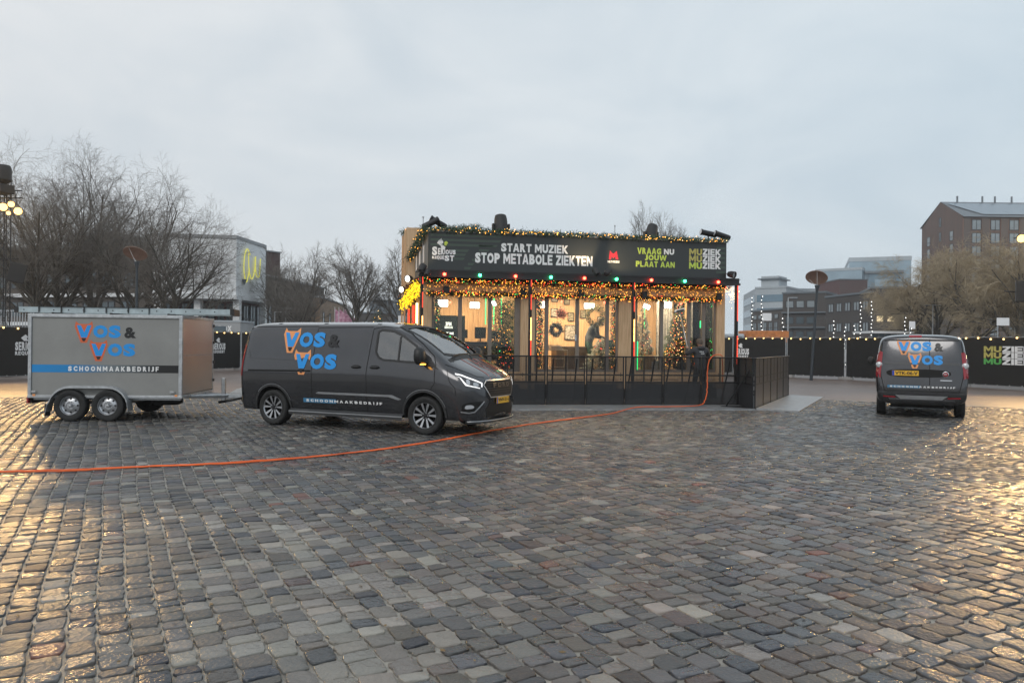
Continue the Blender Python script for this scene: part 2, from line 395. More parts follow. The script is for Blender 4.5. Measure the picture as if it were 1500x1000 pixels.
# the lighter patch of newer stones towards the lower left
light = np.exp(-(((S[:, 0] + .9 + (S[:, 1] - 4) * .45) / .75) ** 2 + ((S[:, 1] - 4.5) / 2.2) ** 2))
sw = g.random(N) < light * .72; ci[sw] = g.choice([5, 6, 6], sw.sum())
SC = pal[ci] * g.uniform(.62, 1.25, (N, 1)) * g.uniform(.975, 1.025, (N, 3)) * .88
mp_r = np.exp(-(((S[:, 0] - 1.8) / 2.6) ** 2 + ((S[:, 1] - 8.5) / 4) ** 2))
SC = SC * (1 + mp_r[:, None] * np.array([.22, .02, -.03]) * (g.random((N, 1)) < .6))
SA = g.random(N)
def make_stones(idx, K, rings, origin=None):
    n = len(idx); s = S[idx]
    gg = np.random.default_rng(int(idx[0]) + 3)
    ang = (np.arange(K) + (.5 if K == 12 else 0)) * 2 * PI / K
    if K == 12: ang = np.array([-.30, .30, PI / 4, PI / 2 - .30, PI / 2 + .30, 3 * PI / 4, PI - .30, PI + .30, 5 * PI / 4, 1.5 * PI - .30, 1.5 * PI + .30, 7 * PI / 4])
    if K == 8: ang = np.arange(8) * PI / 4
    p = 8.0
    cx, sy = np.cos(ang), np.sin(ang)
    rad = (np.abs(cx) ** p + np.abs(sy) ** p) ** (-1 / p)
    jt = gg.uniform(.925, 1.03, (n, K)); jt = jt * (1 - .10 * (gg.random((n, K)) < .07))
    la, lb = s[:, 2] - .0045, s[:, 3] - .0055
    skew = gg.normal(0, .10, n); tap = gg.normal(0, .07, n)
    lx = rad * cx * jt * la[:, None]; ly = rad * sy * jt * lb[:, None]
    ly = ly * (1 + tap[:, None] * lx / la[:, None]); lx = lx + skew[:, None] * ly
    h0 = gg.normal(0, .0022, n); tx = gg.normal(0, .022, n); ty = gg.normal(0, .026, n)
    V = []
    for sc, z in rings:
        zz = z + gg.normal(0, .0010, (n, K))
        px_, py_ = lx * sc, ly * sc
        if sc == 1.0 and z < -.02: zz = np.full((n, K), z)
        else: zz = zz + h0[:, None] + tx[:, None] * px_ + ty[:, None] * py_
        V.append(np.stack([-sa * px_ + ca * py_ + s[:, :1], ca * px_ + sa * py_ + s[:, 1:2], zz], -1))
    cz = rings[-1][1] + .0005 + h0
    C = np.stack([s[:, 0], s[:, 1], cz], -1)[:, None]
    V = np.concatenate(V + [C], 1)                # n, K*r+1, 3
    nr = len(rings); per = K * nr + 1
    q = []
    for r in range(nr - 1):
        for k in range(K): q.append((r * K + k, (r + 1) * K + k, (r + 1) * K + (k + 1) % K, r * K + (k + 1) % K))
    t = [((nr - 1) * K + k, per - 1, (nr - 1) * K + (k + 1) % K) for k in range(K)]
    return V, np.array(q), np.array(t), per
def np_mesh(name, V, q, t, per, cols, mat):
    n = V.shape[0]; off = (np.arange(n) * per)[:, None, None]
    Q = (q[None] + off).reshape(n, -1); T = (t[None] + off).reshape(n, -1)
    loops = np.concatenate([Q.ravel(), T.ravel()]); nq, nt = n * len(q), n * len(t)
    me = bpy.data.meshes.new(name)
    me.vertices.add(n * per); me.vertices.foreach_set('co', V.reshape(-1).astype(np.float32))
    me.loops.add(len(loops)); me.loops.foreach_set('vertex_index', loops.astype(np.int32))
    me.polygons.add(nq + nt)
    ls = np.concatenate([np.arange(nq) * 4, nq * 4 + np.arange(nt) * 3]); me.polygons.foreach_set('loop_start', ls.astype(np.int32))
    at_ = me.color_attributes.new('stone', 'FLOAT_COLOR', 'POINT')
    cc = np.repeat(cols, per, 0); at_.data.foreach_set('color', cc.reshape(-1).astype(np.float32))
    me.materials.append(MATS[mat]); me.update(); me.validate(); me.shade_smooth(); return me
COL4 = np.concatenate([SC, SA[:, None]], 1)
dist = np.hypot(S[:, 0], S[:, 1] - 0)
# rank: the stones of largest size in the picture
inview = (np.abs(S[:, 0]) < .675 * S[:, 1]) & (S[:, 1] > 3.62)
rank = np.argsort(np.where(inview, S[:, 1], 99 + S[:, 1]))
big = rank[:298]; rest = np.setdiff1d(np.arange(N), big)
ringsH = [(1.0, -.045), (1.0, -.0078), (.982, -.0034), (.955, -.0008), (.925, 0), (.60, .0003)]
ringsM = [(1.0, -.035), (.995, -.0060), (.962, -.0010), (.925, 0), (.5, .0003)]
ringsL = [(1.0, -.03), (.99, -.0045), (.92, .0006)]
V, q, t, per = make_stones(big, 16, ringsH)
for k in range(len(big)):
    c = V[k, -1].copy(); c[2] = 0
    me = np_mesh('cobblestone', V[k:k + 1] - c, q, t, per, COL4[big[k]:big[k] + 1], 'cobble')
    o = link('cobblestone', me, plaza); o.location = c
near = rest[S[rest, 1] < 9]; far = rest[S[rest, 1] >= 9]
V, q, t, per = make_stones(near, 12, ringsM); link('cobblestones', np_mesh('cobblestones', V, q, t, per, COL4[near], 'cobble'), plaza, kind='stuff')
V, q, t, per = make_stones(far, 12, ringsL); link('cobblestones', np_mesh('cobblestones', V, q, t, per, COL4[far], 'cobble'), plaza, kind='stuff')
# ------------------------------------------------------------------ vehicle bodies: control net -> subdivided shell
def half_net(stations, front=None, rear=None, nrow=10):
    """stations: list of rows [(x,y,z)*nrow] from bottom outer (0) to roof centre (nrow-1, y=0).
    front / rear: dict row-> list of (x,y,z) columns between the side and the centre line, last one has y=0"""
    V = []; F = []
    idx = {}
    def vid(p):
        k = (round(p[0], 4), round(p[1], 4), round(p[2], 4))
        if k not in idx: idx[k] = len(V); V.append(k)
        return idx[k]
    n = len(stations)
    G = [[vid(p) for p in st] for st in stations]
    for i in range(n - 1):
        for j in range(nrow - 1): F.append((G[i][j], G[i + 1][j], G[i + 1][j + 1], G[i][j + 1]))
    B = [vid((st[0][0], 0, st[0][2])) for st in stations]          # floor centre
    for i in range(n - 1): F.append((G[i][0], B[i], B[i + 1], G[i + 1][0]))
    return V, F, G, B, vid
def finish_body(V, F, mats, arches, levels=2, crease=None):
    me = bpy.data.meshes.new('b'); me.from_pydata(V, [], F)
    bm = bmesh.new(); bm.from_mesh(me)
    geo = bm.verts[:] + bm.edges[:] + bm.faces[:]
    r = bmesh.ops.duplicate(bm, geom=geo)
    dv = [e for e in r['geom'] if isinstance(e, bmesh.types.BMVert)]
    for v in dv: v.co.y *= -1
    bmesh.ops.reverse_faces(bm, faces=[e for e in r['geom'] if isinstance(e, bmesh.types.BMFace)])
    bmesh.ops.remove_doubles(bm, verts=bm.verts, dist=1e-4)
    bmesh.ops.recalc_face_normals(bm, faces=bm.faces)
    if crease:
        cl = bm.edges.layers.float.get('crease_edge') or bm.edges.layers.float.new('crease_edge')
        for e in bm.edges:
            c = crease(e.verts[0].co, e.verts[1].co)
            if c: e[cl] = c
    bm.to_mesh(me); bm.free()
    for m in mats: me.materials.append(MATS[m])
    o = bpy.data.objects.new('b', me); col.objects.link(o)
    s = o.modifiers.new('s', 'SUBSURF'); s.levels = levels; s.render_levels = levels
    cut = MB().mat(1)
    for (ax, az, ar, y0, y1) in arches:
        for sg in (1, -1):
            M = Matrix.Translation((ax, sg * (y0 + y1) / 2, az)) @ Matrix.Rotation(PI / 2, 4, 'X')
            h = abs(y1 - y0) / 2
            cut.lathe([(ar, -h), (ar, h)], 40, M, cap=True)
    cm = cut.mesh('c', list(mats)); bmc = bmesh.new(); bmc.from_mesh(cm); bmesh.ops.recalc_face_normals(bmc, faces=bmc.faces); bmc.to_mesh(cm); bmc.free()
    co = bpy.data.objects.new('c', cm); col.objects.link(co)
    b = o.modifiers.new('c', 'BOOLEAN'); b.operation = 'DIFFERENCE'; b.object = co; b.solver = 'EXACT'
    dg = bpy.context.evaluated_depsgraph_get(); dg.update()
    me2 = bpy.data.meshes.new_from_object(o.evaluated_get(dg))
    bpy.data.objects.remove(o); bpy.data.objects.remove(co)
    return me2
def cut_hole(me, poly, ax, keep):       # poly convex 2D in coords ax; keep(face centre, normal)-> is candidate
    bm = bmesh.new(); bm.from_mesh(me)
    c = (sum(p[0] for p in poly) / len(poly), sum(p[1] for p in poly) / len(poly))
    x0, x1 = min(p[0] for p in poly) - .1, max(p[0] for p in poly) + .1; y0, y1 = min(p[1] for p in poly) - .1, max(p[1] for p in poly) + .1
    planes = []
    for i in range(len(poly)):
        p, q = poly[i], poly[(i + 1) % len(poly)]
        nx, ny = q[1] - p[1], -(q[0] - p[0])
        if (c[0] - p[0]) * nx + (c[1] - p[1]) * ny > 0: nx, ny = -nx, -ny
        co = [0, 0, 0]; no = [0, 0, 0]; co[ax[0]], co[ax[1]] = p; no[ax[0]], no[ax[1]] = nx, ny
        planes.append((Vector(co), Vector(no).normalized()))
    def cand():
        return [f for f in bm.faces if keep(f.calc_center_median(), f.normal) and x0 < f.calc_center_median()[ax[0]] < x1 and y0 < f.calc_center_median()[ax[1]] < y1]
    for co, no in planes:
        fs = cand(); g = set(fs)
        for f in fs: g.update(f.verts); g.update(f.edges)
        bmesh.ops.bisect_plane(bm, geom=list(g), plane_co=co, plane_no=no, dist=1e-5)
    dl = [f for f in cand() if all((f.calc_center_median() - co).dot(no) < 1e-5 for co, no in planes)]
    bmesh.ops.delete(bm, geom=dl, context='FACES')
    bm.to_mesh(me); bm.free()
class Proj:                # shapes drawn flat and laid onto the bodywork
    def __init__(s, me): s.bvh = BVHTree.FromPolygons([v.co.copy() for v in me.vertices], [tuple(p.vertices) for p in me.polygons])
    def hit(s, p, mode, off):
        a, b = p
        if mode in ('R', 'L'):
            sg = -1 if mode == 'R' else 1; o = Vector((a, sg * 3, b)); d = Vector((0, -sg, 0))
        elif mode == 'F': o = Vector((5, a, b)); d = Vector((-1, 0, 0))
        elif mode == 'B': o = Vector((-8, a, b)); d = Vector((1, 0, 0))
        else: o = Vector((a, b, 5)); d = Vector((0, 0, -1))
        h = s.bvh.ray_cast(o, d)
        if h[0] is None: return None
        nn = h[1] if h[1].dot(d) < 0 else -h[1]
        return h[0] + nn * off
    def patch(s, mb, poly, mode, off=.004, grid=.08, depth=0):
        """a closed outline filled, sliced finely and laid on the body; depth>0 gives it a skirt back to the body"""
        bm = bmesh.new(); vs = [bm.verts.new((p[0], p[1], 0)) for p in poly]; bm.faces.new(vs)
        bmesh.ops.triangulate(bm, faces=bm.faces[:])
        xs_, ys_ = [p[0] for p in poly], [p[1] for p in poly]
        for a0, a1, no in ((min(xs_), max(xs_), (1, 0, 0)), (min(ys_), max(ys_), (0, 1, 0))):
            t = a0 + grid
            while t < a1 - grid * .2:
                bmesh.ops.bisect_plane(bm, geom=bm.verts[:] + bm.edges[:] + bm.faces[:], plane_co=Vector(no) * t, plane_no=no, dist=1e-5); t += grid
        bm.verts.index_update()
        P = [s.hit((v.co.x, v.co.y), mode, off) for v in bm.verts]
        V = [p if p is not None else Vector((0, 0, 0)) for p in P]
        F = [tuple(v.index for v in f.verts) for f in bm.faces if all(P[v.index] is not None for v in f.verts)]
        if mode in ('R', 'F') or mode == 'T': pass
        o = len(mb.v); mb.add(V, F)
        if depth:
            for e in bm.edges:
                if e.is_boundary:
                    i, j = e.verts[0].index, e.verts[1].index
                    if P[i] is None or P[j] is None: continue
                    a, b = s.hit((e.verts[0].co.x, e.verts[0].co.y), mode, -depth), s.hit((e.verts[1].co.x, e.verts[1].co.y), mode, -depth)
                    if a is None or b is None: continue
                    mb.add([V[i], V[j], b, a], [(0, 1, 2, 3)])
        bm.free(); return mb
    def line(s, mb, pts, w, mode, off=.003, step=.06, closed=False):
        pts = [Vector(p) for p in pts]
        if closed: pts.append(pts[0])
        Q = []
        for a, b in zip(pts[:-1], pts[1:]):
            n = max(1, int((b - a).length / step))
            for k in range(n): Q.append(a.lerp(b, k / n))
        Q.append(pts[-1])
        L = []; 
        for i, p in enumerate(Q):
            d = (Q[min(i + 1, len(Q) - 1)] - Q[max(i - 1, 0)])
            if closed and i in (0, len(Q) - 1): d = Q[1] - Q[-2]
            d.normalize(); n = Vector((-d.y, d.x))
            L.append((s.hit(tuple(p + n * w / 2), mode, off), s.hit(tuple(p - n * w / 2), mode, off)))
        for (a, b), (c, d) in zip(L[:-1], L[1:]):
            if None in (a, b, c, d): continue
            mb.add([a, b, d, c], [(0, 1, 2, 3)])
        return mb
    def text(s, mb, pts, mode, off=.006):
        vs, fs = pts; P = [s.hit(v, mode, off) for v in vs]
        V = [p if p is not None else Vector((0, 0, 0)) for p in P]
        mb.add(V, [f for f in fs if all(P[i] is not None for i in f)]); return mb
def smooth_poly(pts, n=3):     # Chaikin corner cutting
    for _ in range(n):
        q = []
        for i in range(len(pts)):
            a, b = pts[i], pts[(i + 1) % len(pts)]
            q += [(a[0] * .78 + b[0] * .22, a[1] * .78 + b[1] * .22), (a[0] * .22 + b[0] * .78, a[1] * .22 + b[1] * .78)]
        pts = q
    return pts
def wheel_meshes(r, w, rim, style):
    """axis along Y, outer face at -Y"""
    M = Matrix.Rotation(PI / 2, 4, 'X')     # lathe z -> -y
    ty = MB(); hw = w / 2
    ty.lathe([(rim, -hw * .9), (rim * 1.03, -hw * .97), (r * .93, -hw), (r * .985, -hw * .86), (r, -hw * .6), (r * 1.0, -hw * .12), (r * .985, -hw * .1), (r * .985, hw * .1), (r, hw * .12), (r, hw * .6), (r * .985, hw * .86), (r * .93, hw), (r * .86, hw * 1.01), (rim * 1.06, hw * .95), (rim, hw * .84)], 40, M)
    me1 = ty.mesh('tyre', 'rubber', 40)
    rm = MB(); z0 = hw * .80
    rm.mat(0).lathe([(rim * 1.005, hw * .86), (rim * .985, hw * .93), (rim * .955, hw * .86), (rim * .93, hw * .70)], 40, M)
    rm.mat(1).lathe([(rim * .93, hw * .70), (rim * .90, -hw * .5), (rim * .2, -hw * .5), (.01, -hw * .45)], 32, M)
    if style == 'alloy':
        for k in range(10):
            a = 2 * PI * (k // 2) / 5 + (.19 if k % 2 else -.19) + .3
            da = .085 if k % 2 else -.085
            i0, i1 = rim * .20, rim * .955
            def P(rr, aa, zz): return M @ Vector((rr * math.cos(aa), rr * math.sin(aa), zz))
            a2 = a + da * 1.2
            wi, wo_ = .16, .105
            zi, zo = hw * .62, hw * .84
            vs = [P(i0, a - wi * 1.4, zi), P(i0, a + wi * 1.4, zi), P(i1, a2 + wo_, zo), P(i1, a2 - wo_, zo),
                  P(i0, a - wi * 1.4, zi - .05), P(i0, a + wi * 1.4, zi - .05), P(i1, a2 + wo_, zo - .05), P(i1, a2 - wo_, zo - .05)]
            rm.mat(0).add(vs[:4], [(0, 1, 2, 3)]); rm.mat(1).add(vs, [(0, 3, 7, 4), (1, 5, 6, 2), (4, 7, 6, 5)])
        rm.mat(1).lathe([(rim * .30, hw * .50), (rim * .29, hw * .66), (rim * .14, hw * .70), (rim * .13, hw * .74), (.003, hw * .75)], 20, M)
        for k in range(5):
            a = 2 * PI * k / 5; rm.mat(0).lathe([(.009, hw * .60), (.009, hw * .70), (.001, hw * .71)], 6, M @ Matrix.Translation((rim * .22 * math.cos(a), rim * .22 * math.sin(a), 0)))
    else:
        # pressed steel disc with round holes and a hub
        rm.mat(0).lathe([(rim * .93, hw * .55), (rim * .80, hw * .30), (rim * .66, hw * .42), (rim * .44, hw * .52), (rim * .40, hw * .40), (rim * .24, hw * .38), (rim * .22, hw * .75), (rim * .16, hw * .95), (.004, hw * .98)], 32, M)
        for k in range(8):
            a = 2 * PI * k / 8; rm.mat(1).lathe([(.001, hw * .475), (rim * .095, hw * .47), (rim * .098, hw * .35)], 10, M @ Matrix.Translation((rim * .70 * math.cos(a), rim * .70 * math.sin(a), .0)))
        for k in range(5):
            a = 2 * PI * k / 5 + .3; rm.mat(0).lathe([(.012, hw * .38), (.012, hw * .55), (.001, hw * .57)], 6, M @ Matrix.Translation((rim * .32 * math.cos(a), rim * .32 * math.sin(a), 0)))
    me2 = rm.mesh('rim', ['silver', 'rimblack'], 35)
    return me1, me2
def add_wheel(parent, meshes, x, y, r, side, steer=0):
    w = empty('wheel', (x, y, r), (0 if side < 0 else PI) + steer, parent=parent)
    link('tyre', meshes[0], w); link('rim', meshes[1], w)
    return w
# the fox-head V mark and lettering of the cleaning firm, in a unit box, returned as colour layers
def vos_layers(amp='greyink'):
    """local units: height of a letter = 1"""
    L = []
    def V_(ox, oy):
        L.append(('orange', ([(ox - .14, oy + 1.30), (ox + .06, oy + 1.08), (ox + .70, oy + 1.08), (ox + .90, oy + 1.30), (ox + .97, oy + .85), (ox + .58, oy - .42), (ox + .18, oy - .42), (ox - .21, oy + .85)],
                             [(0, 1, 7), (2, 3, 4), (1, 2, 4, 5, 6, 7)])))
        L.append(('blue', ([(ox - .08, oy + .98), (ox + .18, oy + .98), (ox + .40, oy + .42), (ox + .60, oy + .98), (ox + .86, oy + .98), (ox + .58, oy + .0), (ox + .20, oy + .0)],
                           [(0, 1, 2, 6), (2, 3, 4, 5), (2, 5, 6)])))
        L.append(('greyink', ([(ox + .22, oy - .04), (ox + .54, oy - .04), (ox + .44, oy - .30), (ox + .32, oy - .30)], [(0, 1, 2, 3)])))
    V_(0, 0)
    os_ = block_text('OS', .07)
    L.append(('blue', fit(os_, .98, 2.75, -.02, 1.0)))
    L.append((amp, fit(text_pts('&', 1, .045, 1), 2.98, 3.75, -.02, .86)))
    V_(.95, -1.46)
    L.append(('blue', fit(os_, 1.93, 3.70, -1.48, -.46)))
    return L
def put_layers(place, layers, order={'orange': 0, 'blue': 1, 'greyink': 2}):
    """place(name, material, pts, level)"""
    for c in layers: place(*c)

# ------------------------------------------------------------------ the dark grey panel van
def build_van():
    yh = [.890, .932, .965, .985, .955, .893, .825, .750, .46, 0]
    zh = [.27, .42, .72, 1.02, 1.24, 1.55, 1.862, 1.935, 1.975, 1.992]
    def st(x, ys=1.0, dz=0, y=None, z=None, xs=None):
        yy = y or yh; zz = z or zh
        return [((xs[j] if xs else x), yy[j] * ys, zz[j] + (dz if j >= 6 else 0)) for j in range(10)]
    S_ = [st(-4.14, .945, -.045, xs=[-4.18, -4.20, -4.20, -4.19, -4.18, -4.15, -4.11, -4.08, -4.06, -4.05]), st(-4.05, .99, -.015, xs=[-4.08, -4.10, -4.10, -4.09, -4.08, -4.04, -3.99, -3.95, -3.92, -3.90]), st(-3.74), st(-3.35), st(-2.7), st(-2.0),
          st(-1.35), st(-.90, z=[.27, .42, .72, 1.02, 1.235, 1.55, 1.86, 1.925, 1.962, 1.978]),
          st(-.42, y=[.915, .955, .98, .985, .96, .90, .815, .735, .43, 0], z=[.27, .42, .72, 1.02, 1.22, 1.47, 1.725, 1.79, 1.83, 1.842]),
          st(.0, y=[.92, .955, .98, .985, .96, .895, .835, .76, .43, 0], z=[.27, .42, .72, 1.00, 1.19, 1.35, 1.50, 1.555, 1.60, 1.612]),
          st(.34, y=[.92, .955, .98, .982, .955, .91, .86, .775, .43, 0], z=[.27, .42, .72, .97, 1.10, 1.185, 1.255, 1.30, 1.345, 1.358]),
          st(.40, y=[.92, .955, .98, .98, .95, .905, .85, .765, .43, 0], z=[.27, .42, .72, .965, 1.085, 1.165, 1.225, 1.262, 1.305, 1.315]),
          st(.66, y=[.90, .935, .955, .955, .925, .87, .80, .70, .40, 0], z=[.27, .42, .70, .92, 1.01, 1.075, 1.12, 1.150, 1.185, 1.195]),
          [(.74, .86, .27), (.80, .885, .42), (.82, .88, .68), (.83, .865, .84), (.835, .835, .93), (.86, .77, .985), (.885, .69, 1.005), (.915, .57, 1.02), (.965, .30, 1.04), (.985, 0, 1.045)]]
    V, F, G, B, vid = half_net(S_)
    L = S_[-1]
    # front face rows 0..4, columns under L[5..9]
    rows = {0: ([.86, .92, .965, 1.01, 1.02], .25), 1: ([.90, .955, 1.00, 1.045, 1.055], .42), 2: ([.90, .95, .995, 1.035, 1.045], .68), 3: ([.895, .94, .98, 1.02, 1.03], .85), 4: ([.88, .92, .955, 1.00, 1.015], .95)}
    cy = [.77, .69, .57, .30, 0]
    FR = {}
    for r_, (xx, z) in rows.items(): FR[r_] = [G[-1][r_]] + [vid((xx[k], cy[k], z)) for k in range(5)]
    FR[5] = [G[-1][4]] + G[-1][5:10]
    for r_ in range(4):
        for k in range(5): F.append((FR[r_][k], FR[r_][k + 1], FR[r_ + 1][k + 1], FR[r_ + 1][k]))
    F.append((FR[4][0], FR[4][1], FR[5][1])) 
    for k in range(1, 5): F.append((FR[4][k], FR[4][k + 1], FR[5][k + 1], FR[5][k]))
    # floor between last station and the front row
    F.append((G[-1][0], B[-1], FR[0][5], FR[0][4])); F.append((G[-1][0], FR[0][4], FR[0][3], FR[0][2])); F.append((G[-1][0], FR[0][2], FR[0][1]))
    # rear face
    Z = S_[0]
    RR = []
    for j in range(10):
        x, y, z = Z[j]
        if j == 9: break
        RR.append([G[0][j]] + [vid((x - .02, y * .86, z)), vid((x - .035, y * .5, z)), (B[0] if False else vid((x - .04, 0, z)))])
    for j in range(8):
        for k in range(3): F.append((RR[j][k], RR[j][k + 1], RR[j + 1][k + 1], RR[j + 1][k]))
    F.append((RR[8][0], RR[8][1], RR[8][2], G[0][9])); F.append((RR[8][2], RR[8][3], G[0][9]))
    F.append((G[0][0], B[0], RR[0][3], RR[0][2])); F.append((G[0][0], RR[0][2], RR[0][1]))
    def cr(a, b):
        if abs(a.z - .27) < .03 and abs(b.z - .27) < .03 and abs(a.y) > .5: return .6
        return 0
    me = finish_body(V, F, ['paint', 'blackp'], [(0, .335, .405, .55, 1.3), (-3.35, .335, .405, .55, 1.3)], 2, cr)
    pj = Proj(me)
    glass_side = [(-1.03, 1.42), (-.96, 1.325), (-.86, 1.285), (.06, 1.235), (.10, 1.30), (-.24, 1.545), (-.52, 1.715), (-.72, 1.80), (-.96, 1.82), (-1.03, 1.79)]
    ws = [(-.66, 1.40), (-.45, 1.375), (0, 1.365), (.45, 1.375), (.66, 1.40), (.635, 1.80), (.60, 1.865), (.3, 1.895), (0, 1.905), (-.3, 1.895), (-.60, 1.865), (-.635, 1.80)]
    for md in ('R', 'L'):
        sg = -1 if md == 'R' else 1
        cut_hole(me, glass_side, (0, 2), lambda c, n, sg=sg: c.y * sg > .4 and n.y * sg > .2)
    cut_hole(me, ws, (1, 2), lambda c, n: -1.0 < c.x < .42 and n.z > .15 and c.z > 1.3)
    th = Matrix.Translation((-1.50, 13.03, 0)) @ Matrix.Rotation(R(-24.0), 4, 'Z') @ Matrix.Translation((0, .93, 0))
    van = empty('panel_van', M=th, label='long dark grey panel van with blue flank lettering, coupled to the box trailer', cat='van')
    shade(me, 38)
    link('body', me, van)
    P = lambda: MB()
    # glazing
    for md in ('R', 'L'):
        w = P(); pj.patch(w, glass_side, md, -.004, .12); w.build('side_window', 'vglass', van, smooth=180)
        f = P(); pj.line(f, glass_side, .038, md, .005, .05, closed=True); pj.line(f, [(-.56, 1.70), (-.54, 1.26)], .035, md, .004)
        pj.patch(f, [(.04, 1.225), (.27, 1.135), (.06, 1.345), (-.04, 1.40), (-.14, 1.33), (-.10, 1.24)], md, .006, .06); f.build('window_frame', 'blackp', van)
    w = P(); pj.patch(w, ws, 'F', -.004, .12); w.build('windscreen', 'wglass', van, smooth=180)
    f = P(); pj.line(f, ws, .05, 'F', .005, .06, closed=True); f.build('windscreen_seal', 'blackp', van)
    # cabin
    c = P(); c.box(-1.25, -1.2, -.88, .88, .4, 1.25); c.box(-1.25, -1.2, -.74, .74, 1.25, 1.86); c.box(-1.2, .5, -.86, .86, .42, .46); c.box(-.02, .42, -.80, .80, .9, 1.17); c.build('cab_lining', 'seatcloth', van)
    for y in (-.48, .05, .50):
        s = P(); s.box(-.95, -.45, y - .22, y + .22, .65, .92); s.box(-1.05, -.90, y - .22, y + .22, .9, 1.42); s.tube([(-.98, y - .02, 1.4), (-.97, y - .02, 1.64)], [.13, .11], 10); s.build('seat', 'seatcloth', van, smooth=40, bevel=.04)
    s = P(); s.lathe([(.17, -.012), (.185, 0), (.17, .012)], 20, Matrix.Translation((-.22, .48, 1.12)) @ Matrix.Rotation(R(-55), 4, 'Y')); s.build('steering_wheel', 'black', van, smooth=180)
    # panel gaps both sides
    for md in ('R', 'L'):
        g_ = P()
        pj.line(g_, [(-1.20, .33), (-1.20, 1.05), (-1.17, 1.35), (-1.14, 1.84), (-.95, 1.875), (-.66, 1.86), (-.40, 1.755), (-.12, 1.575), (.14, 1.365), (.20, 1.23), (.21, .90), (.14, .80)], .012, md)
        pj.line(g_, [(-2.42, .40), (-2.42, 1.1), (-2.38, 1.86), (-1.17, 1.87)], .011, md)
        pj.line(g_, [(-1.24, .33), (-.47, .33)], .012, md)
        pj.line(g_, [(-2.42, .33), (-1.24, .33)], .010, md)
        pj.line(g_, [(.42, 1.14), (.50, .93), (.60, .83), (.62, .70)], .009, md)
        pj.line(g_, [(-3.9, 1.875), (-2.40, 1.885)], .012, md)
        g_.build('panel_gap', 'gap', van)
        r_ = P(); pj.line(r_, [(-3.95, 1.03), (-2.44, 1.05)], .034, md, .002); r_.build('door_rail', 'gap', van)
        t_ = P(); pj.patch(t_, [(-2.32, .640), (-2.27, .668), (-.65, .668), (-.46, .600), (-.52, .585), (-.72, .632), (-2.25, .632)], md, .012, .08, depth=.004); t_.build('door_moulding', 'silver', van)
        t_ = P()
        for xa, xb in ((-2.93, -.43),):
            n_ = 20
            for k in range(n_):
                x0, x1 = xa + (xb - xa) * k / n_, xa + (xb - xa) * (k + 1) / n_
                sg = -1 if md == 'R' else 1
                t_.add([(x0, sg * .93, .34), (x1, sg * .93, .34), (x1, sg * .985, .30), (x0, sg * .985, .30), (x0, sg * .985, .235), (x1, sg * .985, .235), (x1, sg * .90, .23), (x0, sg * .90, .23)], [(0, 1, 2, 3), (3, 2, 5, 4), (4, 5, 6, 7)])
        t_.build('side_skirt', 'paint_d', van)
        t_ = P(); sg = -1 if md == 'R' else 1; t_.box(-2.93, -.43, sg * .987 - .004, sg * .987 + .004, .285, .300); t_.build('skirt_trim', 'silver', van)
        # arch lips
        for ax in (0, -3.35):
            a_ = P(); pts_o = []; 
            for k in range(21):
                t = R(-12 + 204 * k / 20); pts_o.append((ax + .428 * math.cos(t), .335 + .428 * math.sin(t)))
            pj.line(a_, pts_o, .040, md, .012, .04); pj.line(a_, [(p[0] * 1, p[1]) for p in pts_o], .052, md, .004, .04)
            a_.build('wheel_arch', 'paint_d', van)
            a_ = P(); po = [(ax + .452 * math.cos(R(20 + 120 * k / 16)), .335 + .452 * math.sin(R(20 + 120 * k / 16))) for k in range(17)]
            pj.line(a_, po, .007, md, .010, .04); a_.build('arch_trim', 'silver', van)
        # rear window style pressings: recess outlines
        a_ = P(); pj.line(a_, [(-3.98, 1.42), (-3.92, 1.29), (-3.80, 1.265), (-2.45, 1.235)], .010, md, .004); a_.build('pressed_crease', 'paint_d', van)
        # handles
        for hx in (-1.42, -1.02):
            h = P(); hy = pj.hit((hx, 1.145), md, 0).y; sg = -1 if md == 'R' else 1
            h.tube([(hx - .09, hy + sg * .0, 1.145), (hx - .07, hy + sg * .035, 1.148), (hx + .07, hy + sg * .035, 1.148), (hx + .09, hy, 1.145)], [.016, .018, .018, .016], 8)
            pj.patch(h, smooth_poly([(hx - .10, 1.115), (hx + .10, 1.115), (hx + .08, 1.185), (hx - .08, 1.185)], 2), md, .003, .1)
            h.build('door_handle', 'black', van, smooth=40)
        # mirror
        sg = -1 if md == 'R' else 1
        mm = P()
        mm.tube([(.02, sg * .90, 1.24), (.0, sg * 1.02, 1.26)], [.05, .045], 10)
        vs_ = []
        for (x, w_, z0, z1) in ((-.075, .105, 1.25, 1.50), (-.03, .125, 1.22, 1.525), (.04, .10, 1.235, 1.50), (.075, .06, 1.27, 1.45)):
            for k in range(12):
                a = 2 * PI * k / 12; q_ = (abs(math.cos(a)) ** 4 + abs(math.sin(a)) ** 4) ** -.25
                vs_.append((x, sg * (1.09 + w_ * math.cos(a) * q_), (z0 + z1) / 2 + (z1 - z0) / 2 * math.sin(a) * q_))
        fs_ = [(i * 12 + k, i * 12 + (k + 1) % 12, (i + 1) * 12 + (k + 1) % 12, (i + 1) * 12 + k) for i in range(3) for k in range(12)] + [tuple(range(36, 48)), tuple(range(12))[::-1]]
        mm.add(vs_, fs_)
        mo = mm.build('wing_mirror', 'black', van, smooth=50)
        MB().box(-.079, -.077, sg * 1.09 - .085, sg * 1.09 + .085, 1.27, 1.48).build('mirror_glass', 'chrome', mo)
        MB().box(.02, .075, sg * 1.09 - .05, sg * 1.09 + .05, 1.222, 1.238).build('indicator', 'amber', mo)
        # tail lamp wraps the rear corner
        tl = P(); pj.patch(tl, [(-4.185, .92), (-4.12, .92), (-4.07, 1.50), (-4.12, 1.54), (-4.15, 1.53)], md, .006, .03, depth=.002)
